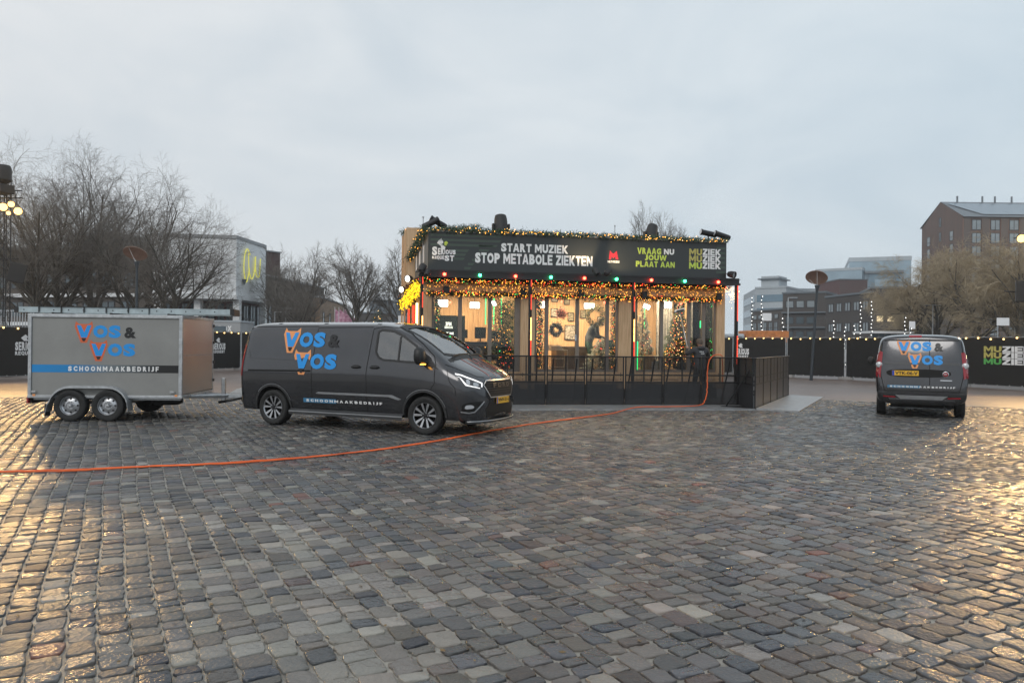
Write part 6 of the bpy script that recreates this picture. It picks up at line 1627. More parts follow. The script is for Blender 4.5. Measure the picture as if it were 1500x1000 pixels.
b = MB().tube([Vector(p) + Vector((0, .1, .1)), (tr_x, tr_y, p.z + .35)], .025, 6).build('side_arm', 'truss', None, None, label='short black arm carrying the right flood lamp', cat='arm')
pa_box(at(1500, 427, 29.2), R(-20), 'black loudspeaker cut by the right edge of the picture', .95, 0)

# ------------------------------------------------------------------ dish street lamps
def dish_lamp(base, H, lean, yaw, label, dr=.46, tilt=20):
    r_ = empty('street_lamp', M=Matrix.Translation(base) @ Matrix.Rotation(yaw, 4, 'Z') @ Matrix.Rotation(lean, 4, 'Y'), label=label, cat='street lamp', group='street lamps with tilted dish reflectors')
    MB().tube([(0, 0, -.05), (0, 0, 1.0), (0, 0, H - .75)], [.075, .068, .05], 14).build('post', 'lamp_grey', r_, smooth=40)
    MB().lathe([(.05, H - .80), (.07, H - .62), (.12, H - .45), (.115, H - .43), (.001, H - .43)], 16).build('uplighter', 'lamp_grey', r_, smooth=40)
    M = Matrix.Translation((-.05, 0, H)) @ Matrix.Rotation(R(tilt), 4, 'Y') @ Matrix.Rotation(R(-30), 4, 'X')
    b = MB(); n_ = 28
    b.lathe([(.001, .0), (dr * .6, -.025), (dr, -.09), (dr * 1.0, -.075), (dr * .6, -.0), (.001, .035)], n_, M); b.build('dish', 'dish', r_, smooth=50)
    for a in (-.35, .35): MB().tube([(-.03, a * .2, H - .46), M @ Vector((-.18, a, -.05))], .010, 6).build('stay', 'whitep', r_)
pm('lamp_grey', (.05, .06, .07), .45, .4, var=.1); pm('dish', (.38, .26, .21), .5, var=.12)
bs_ = gp(1188, 557); dish_lamp(bs_, 4.95, R(3.2), 0, 'street lamp with tilted brown dish, right of the barriers', .50, 18)
dish_lamp((-16.5, 33.0, 0), 5.45, R(-.3), R(8), 'street lamp with brown dish among the bare trees on the left', .50, 3)

# ------------------------------------------------------------------ orange hose across the stones
pts_px = [(-60, 692), (0, 690.5), (60, 689), (130, 687), (210, 683), (300, 679.5), (380, 674.5), (460, 668.5), (540, 660), (600, 651.5), (660, 641.5), (720, 630.5), (780, 620.5), (840, 612.5), (878, 608), (900, 604.5)]
pts_w = [gp(x, y, .015) for x, y in pts_px]
pts_w += [Vector((3.1, 18.55, .060)), Vector((3.8, 18.72, .066)), Vector((4.5, 18.90, .072)), Vector((4.82, 19.12, .09)), Vector((4.98, 19.34, .17)), Vector((5.07, 19.47, .42)), Vector((5.09, 19.53, .75)), Vector((5.11, 19.55, 1.08)), Vector((5.20, 19.57, 1.30)), Vector((5.38, 19.65, 1.365)), Vector((5.55, 19.82, 1.30)), Vector((5.6, 19.95, .9)), Vector((5.62, 19.98, .3)), Vector((5.7, 20.3, .03))]
def catmull(P, n=6):
    out = []
    for i in range(len(P) - 1):
        p0, p1, p2, p3 = P[max(i - 1, 0)], P[i], P[i + 1], P[min(i + 2, len(P) - 1)]
        for k in range(n):
            t = k / n; out.append(.5 * ((2 * p1) + (p2 - p0) * t + (2 * p0 - 5 * p1 + 4 * p2 - p3) * t * t + (3 * p1 - p0 - 3 * p2 + p3) * t ** 3))
    return out + [P[-1]]
g = random.Random(5)
hp_ = catmull(pts_w, 8); hp_ = [p + Vector((g.gauss(0, .006), g.gauss(0, .008), g.uniform(0, .003))) for p in hp_]
MB().tube(hp_, .013, 8).build('hose', 'cable_o', None, None, smooth=180, label='orange hose lying across the cobbles and climbing over the barrier', cat='hose')
hp2 = [p + Vector((.0, -.05 + .03 * math.sin(i * .23), 0)) for i, p in enumerate(hp_[:112])]
MB().tube(hp2, .009, 6).build('cable', 'cable_o', None, None, smooth=180, label='thinner orange cable running beside the hose on the left', cat='cable')
# fallen leaves and litter on the stones
pm('leaf', (.16, .10, .035), .5, var=.4, scale=30); g = random.Random(9); lf = MB()
for i in range(420):
    d = g.uniform(3.6, 19); x = g.uniform(-.68, .68) * d; a = g.uniform(0, 6.3); s_ = g.uniform(.010, .024)
    c, s2 = math.cos(a), math.sin(a); z = .004 + g.uniform(0, .004)
    lf.add([(x + c * s_, d + s2 * s_, z + .003), (x - s2 * s_ * .5, d + c * s_ * .5, z), (x - c * s_, d - s2 * s_, z + .004), (x + s2 * s_ * .5, d - c * s_ * .5, z + .006)], [(0, 1, 2, 3)])
lf.build('fallen_leaves', 'leaf', None, None, kind='stuff', label='tiny brown leaves scattered over the wet cobbles')
# ------------------------------------------------------------------ bare winter trees
pm('bark', (.085, .075, .062), .85, var=.35, scale=3, bump=.4, bscale=20)
pm('twig', (.185, .165, .145), .85, var=.25, scale=2)
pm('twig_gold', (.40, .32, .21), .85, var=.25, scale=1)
def grow(seed, H, spread, trunk_h, r0, depth, kids, ratio, wob, updown, first_ang, tw_r=.008, segs=4, l0=None):
    """returns list of polylines (points, radii, level)"""
    g = np.random.default_rng(seed); out = []
    def branch(p, d, L, r, lev):
        n = segs if lev < 3 else 3
        pts = [p]; dd = d.copy(); rr = [r]
        for i in range(n):
            dd = dd + g.normal(0, wob[min(lev, len(wob) - 1)], 3); dd[2] += updown[min(lev, len(updown) - 1)]
            dd /= np.linalg.norm(dd); p = p + dd * L / n; pts.append(p); rr.append(r * (1 - .62 * (i + 1) / n) if lev else r * (1 - .30 * (i + 1) / n))
        out.append((pts, rr, lev))
        if lev >= depth: return
        k = kids[lev]
        for j in range(k):
            t = (.30 + .70 * (j + g.random() * .8) / k) if lev else (.38 + .62 * (j + g.random()) / k)
            t = min(t, 1.0); f = t * n; i = min(int(f), n - 1); q = pts[i] + (pts[i + 1] - pts[i]) * (f - i)
            ax = pts[i + 1] - pts[i]; ax = ax / np.linalg.norm(ax)
            u = np.cross(ax, [0.3, .2, 1] if abs(ax[2]) < .9 else [1, 0, .1]); u /= np.linalg.norm(u); v = np.cross(ax, u)
            az = 2 * PI * (j * .382 + g.random() * .25) ; an = first_ang[min(lev, len(first_ang) - 1)] * g.uniform(.7, 1.3)
            nd = ax * math.cos(an) + (u * math.cos(az) + v * math.sin(az)) * math.sin(an)
            rq = rr[i] + (rr[i + 1] - rr[i]) * (f - i)
            branch(q, nd, L * ratio[lev] * g.uniform(.75, 1.2) * ((.80 + .32 * t) if lev == 0 else 1.15 - .35 * t), max(tw_r, rq * (.62 if lev else .60)), lev + 1)
    branch(np.zeros(3), np.array([g.normal(0, .03), g.normal(0, .03), 1.0]), l0 or trunk_h, r0, 0)
    return out
def tree_meshes(name, out, cut, mat_t, mat_c):
    res = []
    for which in (0, 1):
        V = []; F = []; base = 0
        for pts, rr, lev in out:
            if (rr[0] > cut) != (which == 0): continue
            K_ = 8 if lev == 0 else (5 if lev < 3 else 3)
            P = np.array(pts); Rr = np.array(rr); n = len(P)
            T = np.gradient(P, axis=0); T /= np.linalg.norm(T, axis=1)[:, None]
            ref = np.array([.13, .97, .2]); U = np.cross(T, ref); U /= np.linalg.norm(U, axis=1)[:, None] + 1e-9; W_ = np.cross(T, U)
            a = np.arange(K_) * 2 * PI / K_
            ring = P[:, None] + (U[:, None] * np.cos(a)[None, :, None] + W_[:, None] * np.sin(a)[None, :, None]) * Rr[:, None, None]
            V.append(ring.reshape(-1, 3))
            i = np.arange(n - 1)[:, None] * K_; k = np.arange(K_)[None]; kn = (np.arange(K_) + 1)[None] % K_
            F.append(np.stack([i + k, i + kn, i + kn + K_, i + k + K_], -1).reshape(-1, 4) + base); base += n * K_
        if not V: res.append(None); continue
        V = np.concatenate(V); F = np.concatenate(F)
        me = bpy.data.meshes.new(name); me.vertices.add(len(V)); me.vertices.foreach_set('co', V.astype(np.float32).ravel())
        me.loops.add(F.size); me.loops.foreach_set('vertex_index', F.astype(np.int32).ravel()); me.polygons.add(len(F)); me.polygons.foreach_set('loop_start', (np.arange(len(F)) * 4).astype(np.int32))
        me.materials.append(MATS[mat_t if which == 0 else mat_c]); me.update(); me.shade_smooth(); res.append(me)
    return res
def tree(meshes, loc, s_, rz_, label, group, sz=None):
    r_ = empty('bare_tree', loc, rz_, label=label, cat='tree', group=group); r_.scale = (s_, s_, sz or s_)
    if meshes[0]: link('trunk', meshes[0], r_)
    if meshes[1]: link('crown', meshes[1], r_)
    return r_
beech = [tree_meshes('beech', grow(sd_, 13, 1, 7.6, .34, 5, (12, 8, 6, 5, 4), (.92, .56, .54, .56, .58), (.05, .09, .12, .16, .20), (.0, .09, .05, .02, -.02), (.80, .55, .58, .60, .6), .0075), .05, 'bark', 'twig') for sd_ in (3, 8)]
plane = [tree_meshes('plane', grow(sd_, 9, 1, 6.2, .20, 4, (12, 8, 7, 6), (.62, .58, .54, .50), (.05, .09, .13, .17, .2), (.0, .12, .08, .05, .02), (.62, .55, .58, .6), .011), .05, 'bark', 'twig') for sd_ in (5, 12)]
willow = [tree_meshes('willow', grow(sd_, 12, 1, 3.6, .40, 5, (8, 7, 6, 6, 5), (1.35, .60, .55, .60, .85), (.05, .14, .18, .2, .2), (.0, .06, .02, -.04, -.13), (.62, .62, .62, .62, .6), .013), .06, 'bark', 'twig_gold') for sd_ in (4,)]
GL_ = 'large bare trees behind the trailer'
def place_tree(ms, px, pybase_d, top_py, h_src, rz_, label, group, wide=1.0):
    """stand a tree at a picture column and distance, tall enough to reach the given row"""
    p = at(px, 500, pybase_d); H = at(px, top_py, pybase_d).z; s_ = H / h_src; t = tree(ms, (p.x, p.y, -.05), s_ * wide, rz_, label, group, s_); return t
def height(ms):
    m_ = ms[1]; a = np.empty(len(m_.vertices) * 3, np.float32); m_.vertices.foreach_get('co', a); return float(np.percentile(a[2::3], 99.3))
hb2 = [height(m_) for m_ in beech]; hp3 = [height(m_) for m_ in plane]; hw = [height(m_) for m_ in willow]
for i, (px, d, top, k, rz_, wd, lb) in enumerate(((40, 47, 262, 0, 2.0, 1.0, 'low branched tree nearest the left edge'), (97, 52, 230, 1, .4, 1.0, 'tallest broad bare tree on the left'), (142, 56, 236, 0, 4.1, .9, 'tall bare tree left of the dish lamp'),
        (187, 50, 256, 1, 3.3, .9, 'tall bare tree behind the brown dish lamp'), (246, 47, 304, 0, 1.1, .95, 'spreading bare tree in front of the white theatre wall'))):
    place_tree(beech[k], px, d, top, hb2[k], rz_, lb, GL_, wd)
GM_ = 'smaller bare trees between theatre and pavilion'
for i, (px, d, top, k, rz_, wd, lb) in enumerate(((412, 74, 372, 0, .3, .9, 'slim bare tree beside the red brown wall'), (455, 66, 366, 1, 2.2, 1.05, 'bare tree in front of the receding brown wall'), (521, 60, 358, 0, 4.0, 1.1, 'upright bare tree left of the small lit fir'), (592, 62, 364, 1, 1.0, .95, 'bare tree partly hidden by the pavilion corner'), (437, 58, 418, 0, 5.0, 1.35, 'low wide bare tree above the van roof'))):
    place_tree(plane[k], px, d, top, hp3[k], rz_, lb, GM_, wd)
place_tree(plane[1], 948, 72, 311, hp3[1], .7, 'bare treetop above the roof, left of the tilted stage light', 'bare trees behind the pavilion', .7)
place_tree(plane[0], 982, 74, 312, hp3[0], 3.7, 'bare treetop above the roof, right of the tilted stage light', 'bare trees behind the pavilion', .8)
GR_ = 'golden twigged willows in front of the brick tower'
for i, (px, d, top, wd, rz_, lb) in enumerate(((1372, 78, 366, 1.0, .5, 'leftmost willow before the tall brick block'), (1432, 72, 364, 1.0, 2.6, 'middle willow before the tall brick block'), (1492, 68, 352, 1.05, 4.4, 'right hand willow behind the flood lamp'), (1350, 96, 408, .8, 5.5, 'smaller willow at the brick block corner'))):
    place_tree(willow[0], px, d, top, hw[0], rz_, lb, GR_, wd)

# ------------------------------------------------------------------ buildings far behind
brickmat('brick_far', (.135, .085, .068), (.175, .108, .085), (.10, .085, .075), .22, .075, 0, .8)
brickmat('brick_far2', (.25, .125, .08), (.30, .15, .10), (.13, .10, .085), .22, .075, 0, .8)
brickmat('brick_grey', (.12, .10, .09), (.15, .125, .11), (.08, .07, .065), .22, .075, 0, .8)
brickmat('brick_red', (.14, .042, .038), (.17, .052, .046), (.10, .06, .055), .22, .075, 0, .8)
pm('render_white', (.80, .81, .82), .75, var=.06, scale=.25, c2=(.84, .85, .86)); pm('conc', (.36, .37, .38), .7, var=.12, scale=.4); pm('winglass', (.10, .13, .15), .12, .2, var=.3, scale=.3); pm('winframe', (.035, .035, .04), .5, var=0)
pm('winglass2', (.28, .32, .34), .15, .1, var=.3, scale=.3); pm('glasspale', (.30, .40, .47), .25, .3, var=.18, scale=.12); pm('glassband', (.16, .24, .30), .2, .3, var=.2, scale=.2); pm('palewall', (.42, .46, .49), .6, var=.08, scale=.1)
pm('zinc', (.16, .18, .20), .45, .4, var=.1, scale=.3); pm('solar', (.20, .25, .30), .2, .2, var=.1, scale=.2); pm('tanwall', (.30, .20, .13), .75, var=.12, scale=.5); pm('curtain_red', (.10, .025, .03), .6, var=.3, scale=1); em('winlit', (1, .78, .45), .8); em('dotw', (1, .98, .92), 2.2); em('neon_yellow', (.9, .85, .15), .45)
def frame_of(a, b):      # local frame: x from a to b, y into the building
    d = Vector((b[0] - a[0], b[1] - a[1], 0)); return Matrix.Translation((a[0], a[1], 0)) @ Matrix.Rotation(math.atan2(d.y, d.x), 4, 'Z'), d.length
wcache = {}
def window_me(w, h, mull, mat='winglass', rec=.0):
    key = (round(w, 2), round(h, 2), mull, mat)
    if key not in wcache:
        f = MB(); t = min(.12, w * .09)
        f.box(0, w, -.06, .03, 0, t).box(0, w, -.06, .03, h - t, h).box(0, t, -.058, .03, t, h - t).box(w - t, w, -.058, .03, t, h - t)
        for k in range(1, mull): f.box(w * k / mull - t / 2, w * k / mull + t / 2, -.056, .02, t, h - t)
        if h > w * 1.15: f.box(t, w - t, -.054, .02, h * .36, h * .36 + t * .9)
        wcache[key] = (f.mesh('window', 'winframe'), MB().box(t * .9, w - t * .9, -.015, .0, t * .9, h - t * .9).mesh('pane', mat))
    return wcache[key]
def windows(root, xs_, zs_, w, h, mull=2, mat='winglass', lit=(), y=0, name='window'):
    n_ = 0
    for z in zs_:
        for x_ in xs_:
            fm, pn = window_me(w, h, mull, 'winlit' if n_ in lit else mat); n_ += 1
            f = link(name, fm, root, Matrix.Translation((x_, y, z))); link('pane', pn, f)
def building(name, a, b, depth, H, mat, label, roofmat='zinc', para=.3):
    M, L_ = frame_of(a, b); r_ = empty(name, M=M, label=label, cat='building')
    MB().box(0, L_, .0, depth, -.08, H).build('wall', mat, r_); MB().box(-.15, L_ + .15, -.15, depth + .15, H + .003, H + para).build('roof_edge', roofmat, r_)
    return r_, L_
def X(px, d): return (at(px, 500, d).x, d)
# long brick block behind the left trees
b1, L1 = building('brick_office', X(-70, 84), X(212, 78), 14, 11.2, 'brick_far', 'long brown brick block with white ledges behind the left trees')
for z in (3.0, 6.05): MB().box(-.05, L1 * 1.0, -.35, -.005, z, z + .38).build('ledge', 'render_white', b1)
windows(b1, np.arange(1, L1 - 2, 2.35), (.6, 3.9, 7.0), 1.7, 1.75, 2)
r2 = empty('roof_house', M=Matrix.Translation((*X(150, 84), 11.5)), label='glazed attic storey on the brown brick block', cat='building'); MB().box(-4, 3, 0, 5, 0, 1.9).build('wall', 'zinc', r2); windows(r2, (-3.7, -2.2, -.7, .8), (.3,), 1.3, 1.3, 1)
# white theatre box on columns
A_, B_2, C_ = X(222, 69), X(345, 70), X(388, 77)
th_ = empty('theatre', (0, 0, 0), label='white walled theatre with yellow sign, raised on pale columns', cat='building')
z0, z1 = 5.85, 11.1
vs = [(*A_, z0), (*B_2, z0), (*C_, z0), (*X(388, 96), z0), (*X(222, 96), z0)]; vs += [(a, b_, z1) for a, b_, _ in vs]
MB().add(vs, [(0, 1, 6, 5), (1, 2, 7, 6), (2, 3, 8, 7), (3, 4, 9, 8), (4, 0, 5, 9), (9, 8, 7, 6, 5), (0, 4, 3, 2, 1)]).build('upper_wall', 'render_white', th_)
def strip(poly, z_0, z_1, out, mat, name, parent):
    c = Vector((sum(p[0] for p in poly) / len(poly), sum(p[1] for p in poly) / len(poly)))
    q = [Vector(p) + (Vector(p) - c).normalized() * out for p in poly]; MB().prism([(p.x, p.y) for p in q], z_0, z_1).build(name, mat, parent)
pl5 = [A_, B_2, C_, X(388, 96), X(222, 96)]
strip(pl5, z1 + .003, z1 + .30, .12, 'conc', 'parapet', th_); strip(pl5, z0 - .40, z0 - .003, .25, 'render_white', 'soffit_band', th_)
inn = [(X(225, 73.5)), X(343, 73.5), X(383, 80), X(383, 95), X(225, 95)]
MB().prism(inn, -.08, z0 - .41).build('lower_wall', 'curtain_red', th_)
for (p, q, n_) in ((inn[0], inn[1], 9), (inn[1], inn[2], 4)):
    M, L_ = frame_of(p, q)
    for i in range(n_):
        for z in (.2, 2.9):
            fm, pn = window_me(L_ / n_ - .25, 2.3, 2, 'winglass'); f = link('window', fm, th_, M @ Matrix.Translation((i * L_ / n_ + .12, -.08, z))); link('pane', pn, f)
    MB().box(0, L_, -.9, -.005, 2.55, 2.85, M).build('canopy', 'render_white', th_)
for px, d in ((232, 69.6), (290, 70.2), (347, 70.6), (385, 76.6)):
    p = X(px, d); MB().box(p[0] - .3, p[0] + .3, p[1] - .3, p[1] + .3, -.08, z0 - .405).build('column', 'render_white', th_)
M, L_ = frame_of(B_2, C_)
def bez(pts, r): return MB().tube(catmull([Vector(p) for p in pts], 6), r, 6)
for pts in ([(2.6, 8.6), (1.9, 7.2), (1.3, 8.2), (1.4, 9.6), (2.0, 10.4), (2.7, 9.9)], [(2.3, 10.0), (2.5, 8.3), (3.2, 7.6), (3.8, 8.6), (3.9, 9.8)], [(4.0, 9.9), (4.1, 8.3), (4.9, 8.0), (5.2, 9.8)]):
    b = MB().tube(catmull([Vector((x, -.18, z)) for x, z in pts], 6), .055, 6); b.build('neon_sign', 'neon_yellow', th_, M=M, smooth=180)
MB().tube([M @ Vector((1.3, -.2, 6.9)), M @ Vector((1.4, -.2, 7.4))], [.05, .22], 8).build('sign_drop', 'zinc', th_)
# red brown receding wall
b3, L3 = building('brown_hall', X(386, 84), X(474, 104), 26, 8.9, 'brick_far', 'long receding brown brick hall beside the white theatre', 'conc', .2)
for z, w_ in ((6.2, .25), (2.4, .25)): MB().box(.5, L3 - .5, -.4, -.005, z, z + w_).build('ledge', 'conc', b3)
windows(b3, np.arange(1.2, L3 - 2, 1.9), (.3,), 1.5, 2.0, 1); windows(b3, np.arange(1.2, L3 - 2, 3.8), (3.0,), 1.0, 2.6, 1)
b4, L4 = building('fly_tower', X(386, 92), X(409, 94), 12, 12.6, 'brick_red', 'dark red windowless block rising behind the white theatre', 'conc', .15)
b5, L5 = building('tan_house', X(468, 96), X(505, 118), 14, 7.2, 'tanwall', 'tan rendered wall at the end of the brown hall', 'conc', .2); windows(b5, np.arange(2, L5 - 3, 5), (1.0, 4), 1.4, 1.5, 1)
b6, L6 = building('grey_block', X(524, 150), X(592, 150), 20, 7.3, 'brick_grey', 'low dark grey office far behind the small lit fir', 'zinc'); windows(b6, np.arange(1, L6 - 2, 2.2), (1.5, 4.6), 1.6, 1.3, 1, 'winglass2')
b6b, L6b = building('grey_tower', X(541, 158), X(572, 158), 16, 10.2, 'zinc', 'stepped grey upper block far behind the small lit fir', 'zinc'); windows(b6b, np.arange(1, L6b - 1, 2), (7.6,), 1.3, 1.2, 1, 'winglass2')
b7, L7 = building('red_shed', X(488, 128), X(541, 126), 10, 4.2, 'brick_red', 'low red brick building behind the pink flags', 'zinc'); windows(b7, (3, 10), (2.2,), 2.4, .9, 2, 'winglass2')
b7b, L7b = building('blue_grey_house', X(574, 118), X(590, 118), 10, 7.0, 'zinc', 'narrow blue grey house beside the pavilion corner', 'zinc'); windows(b7b, (.3,), (1, 4), .8, 1.4, 1)
# grey container kiosk with white letters
M, L_ = frame_of(X(296, 47), X(352, 47)); bx_ = empty('food_container', M=M, label='grey container stall with white letters behind the hoarding', cat='stall')
MB().box(0, L_, 0, 2.3, 0, 2.75).build('container', 'conc', bx_); MB().box(.3, 1.5, -.03, -.005, 1.6, 2.5).build('hatch', 'winglass', bx_)
MB().box(-.05, L_ + .05, -.04, 2.35, 2.753, 2.86).build('roof', 'palewall', bx_)
vs, fs = fit(block_text('BOX'), 1.02, 1.85, 2.18, 2.52); MB().add([(x, -.012, z) for x, z in vs], fs).build('lettering', 'white', bx_)
# right side: pale glass office
b8, L8 = building('glass_office', X(1106, 205), X(1151, 200), 24, 17.2, 'palewall', 'pale blue glass office block left of the right lamp', 'palewall', .5)
for z in (2, 6, 10, 13.6): MB().box(.4, L8 - .4, -.12, -.005, z, z + 1.9).build('window_band', 'glassband', b8)
M, L_ = frame_of(X(1088.5, 232), X(1106, 205)); fl_ = MB().box(0, L_, 0, 3, 0, 17.3, M).build('side_wall', 'palewall', None, None); fl_.parent = b8; fl_.matrix_parent_inverse = b8.matrix_world.inverted()
for z in (2, 6, 10, 13.6): o = MB().box(.6, L_ - .6, -.12, -.005, z, z + 1.9, M).build('window_band', 'glassband', None, None); o.parent = b8; o.matrix_parent_inverse = b8.matrix_world.inverted()
MB().box(1.2, L8 * .72, 1, 8, 17.75, 20.6).build('roof_storey', 'palewall', b8); MB().box(.4, L8 * .8, .4, 9, 19.7, 20.0).build('roof_eave', 'zinc', b8)
# brown brick offices
b9, L9 = building('brown_office', X(1146, 132), X(1209, 128), 16, 10.8, 'brick_grey', 'dark brown office with bands of windows behind the right lamp', 'zinc')
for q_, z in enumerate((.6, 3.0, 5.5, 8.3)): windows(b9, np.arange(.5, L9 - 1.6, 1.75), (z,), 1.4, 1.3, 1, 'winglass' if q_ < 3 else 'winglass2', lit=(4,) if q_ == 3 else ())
for z in (2.3, 4.8, 7.4): MB().box(-.1, L9 + .1, -.5, -.005, z, z + .22).build('gallery', 'zinc', b9)
b9b, L9b = building('brown_annexe', X(1100, 150), X(1148, 138), 12, 8.4, 'brick_far', 'lower brown annexe left of the dark office', 'zinc'); windows(b9b, np.arange(.8, L9b - 1.5, 2.0), (1.0, 4.4), 1.3, 1.8, 2, 'winglass2')
windows(b9b, np.arange(.8, L9b - 1.5, 2.0), (6.8,), 1.5, .9, 1, 'winglass2')
b10, L10 = building('curved_brick_office', X(1209, 120), X(1276, 108), 14, 9.4, 'brick_grey', 'curved brown brick office with three rows of windows', 'zinc')
for z in (.8, 3.9, 7.0): windows(b10, np.arange(.8, L10 - 2, 2.3), (z,), 1.5, 1.4, 2, 'winglass2')
b11, L11 = building('slotted_brick_office', X(1276, 108), X(1352, 106), 14, 10.0, 'brick_far', 'brown brick office with tall narrow window slots', 'zinc')
windows(b11, np.arange(3.6, L11 - 1, 1.3), (.5, 5.0), .62, 3.7, 1); windows(b11, (.6, 2.0), (5.2,), 1.1, 1.0, 1, 'winlit')
windows(b11, (.8,), (1.6,), 1.3, .9, 1, 'winlit')
# hospital glass building
b12, L12 = building('glass_hospital', X(1194, 300), X(1262, 290), 40, 31.5, 'glasspale', 'large pale glass building far away, left wing', 'palewall', 1.0)
for z in (8, 13.5, 19, 24.5): MB().box(.5, L12 - 4, -.15, -.005, z, z + 2.6).build('window_band', 'glassband', b12)
b13, L13 = building('glass_hospital', X(1243, 296), X(1334, 288), 40, 35.2, 'glasspale', 'large pale glass building far away, taller right wing with overhanging roof', 'palewall', 1.6)
MB().box(7, 17.5, -1.2, -.005, 8, 30).build('glazed_stair', 'glassband', b13); MB().box(5.5, 19, -2.2, -.006, 30.3, 31.2).build('eave', 'zinc', b13)
for z in (12, 18, 24): MB().box(9, 15.5, -1.32, -1.205, z, z + 4).build('window_band', 'glasspale', b13)
b14, L14 = building('red_brown_block', X(1229, 190), X(1270, 190), 14, 18.6, 'brick_red', 'plain dark red block in front of the glass building', 'zinc', .25)
b15, L15 = building('pale_low_block', X(1172, 235), X(1232, 235), 14, 19.5, 'palewall', 'plain pale block left of the dark red block', 'palewall', .3)
# tall brick tower with gable
TW = empty('brick_tower', (0, 0, 0), label='tall brown brick apartment building with sloping solar roof', cat='building')
P_a = Vector((*X(1349, 188), 0)); P_b = Vector((*X(1408, 170), 0)); P_c = Vector((*X(1620, 170), 0)); P_d = P_a + (P_c - P_b)
he, hr = 31.6, 36.4; mid = P_a.lerp(P_b, .48); mid2 = P_d.lerp(P_c, .48)
Z_ = Vector((0, 0, 1))
MB().add([P_a, P_b, P_b + Z_ * he, mid + Z_ * hr, P_a + Z_ * he, P_d, P_c, P_c + Z_ * he, mid2 + Z_ * hr, P_d + Z_ * he], [(0, 1, 2, 3, 4), (1, 6, 7, 2), (5, 9, 8, 7, 6), (0, 4, 9, 5)]).build('wall', 'brick_far', TW)
MB().add([P_b + Z_ * (he + .02) + Vector((0, -.6, -.3)), P_c + Z_ * (he + .02) + Vector((0, -.6, -.3)), mid2 + Z_ * (hr + .1), mid + Z_ * (hr + .1), P_a + Z_ * (he + .02) + Vector((-.3, .5, -.2)), P_d + Z_ * (he + .02)], [(0, 1, 2, 3), (3, 2, 5, 4)]).build('roof', 'zinc', TW)
sl0 = P_b + Z_ * (he + .25) + Vector((4, .2, 0)); 
MB().add([P_b.lerp(mid, .06) + Z_ * (he + .5) + Vector((5, 0, 0)), P_c.lerp(mid2, .06) + Z_ * (he + .5), P_c.lerp(mid2, .82) + Z_ * (hr - .55), P_b.lerp(mid, .82) + Z_ * (hr - .55) + Vector((.5, 0, 0))], [(0, 1, 2, 3)]).build('solar_panels', 'solar', TW)
M, L_ = frame_of(P_b, P_c)
for i in range(9):
    MB().box(.6 + i * 4.25 - .5, .6 + i * 4.25 + 1.0, -.35, -.005, 0, he - .6, M).build('brick_pier', 'brick_far2', TW)
for z in np.arange(1.4, 30, 3.0):
    for i in range(8):
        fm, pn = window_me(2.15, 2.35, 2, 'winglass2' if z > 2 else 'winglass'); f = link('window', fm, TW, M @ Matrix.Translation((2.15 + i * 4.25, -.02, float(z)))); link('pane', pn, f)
M, L_ = frame_of(P_a, P_b)
for z in np.arange(2.5, 28, 3.0):
    for x_ in (2.6, 12.9): fm, pn = window_me(1.5, 2.3, 1, 'winglass2'); f = link('window', fm, TW, M @ Matrix.Translation((x_, -.02, float(z)))); link('pane', pn, f)
for x_, z in ((8.2, 30.5), (8.2, 27), (8.2, 20)): fm, pn = window_me(.9, 2.2, 1, 'winglass'); f = link('window', fm, TW, M @ Matrix.Translation((x_, -.02, z))); link('pane', pn, f)
for x_ in (4, 10, 13, 17, 21): MB().tube([mid + Vector((x_, 0, hr)), mid + Vector((x_, 0, hr + 1.5))], .22, 6).build('roof_vent', 'zinc', TW)
# ------------------------------------------------------------------ small things beyond the hoarding
flagp = (491, 500, 506.5)
for i, px in enumerate((497, 503, 510)):
    p = at(px - 7, 500, 62); r_ = empty('flag', (p.x, p.y, 0), label='pink flag on a white pole, %s of three' % ('left', 'middle', 'right')[i], cat='flag', group='three pink flags')
    MB().tube([(0, 0, 0), (0, 0, 4.45)], .035, 6).build('pole', 'whitep', r_)
    b = MB(); vs = []
    for k in range(7):
        for j in range(4): vs.append((k * .16, .06 * math.sin(k * 1.3 + i + j * .5), 4.35 - j * .40 - k * .14 * (1 + .12 * j)))
    b.add(vs, [(k * 4 + j, (k + 1) * 4 + j, (k + 1) * 4 + j + 1, k * 4 + j + 1) for k in range(6) for j in range(3)]); b.build('cloth', 'pink', r_, smooth=180) if 'pink' in MATS else (pm('pink', (.62, .22, .40), .6, var=.2, scale=4, c2=(.75, .5, .62)), b.build('cloth', 'pink', r_, smooth=180))
p = at(553, 500, 52); baubles_on(0, 0, 0, 'christmas_tree', [('needle', 1)], 'small lit outdoor fir between van roof and pavilion', 3.9, 1.15, 77, n=2400, dots=(('dot_warm', 60, .022), ('dot_amber', 60, .022)), M=Matrix.Translation((p.x, p.y, 0)), ln=.2)
# poles wrapped in white lights
for i, (px, top, d) in enumerate(((1101, 434, 62), (1115, 432, 62), (1146, 464, 58), (1221, 468, 60), (1237, 477, 60), (1251, 475, 58), (1260, 441, 62), (1276, 440, 62), (1325, 463, 60), (1333.5, 479, 60))):
    p = at(px, 500, d); H = at(px, top, d).z; r_ = empty('lit_pole', (p.x, p.y, 0), label='slim pole wrapped in white light dots, %s from the left' % od[i], cat='pole', group='poles wrapped in white lights')
    MB().tube([(0, 0, 0), (0, 0, H)], .025, 6).build('pole', 'lamp_grey', r_)
    b = MB(); n_ = int(H / .30)
    for k in range(n_): b.octa((.05 * math.cos(k * 2.1), -.06, (k + .6) * H / n_), .05)
    b.build('light_dots', 'dotw', r_, kind='stuff')
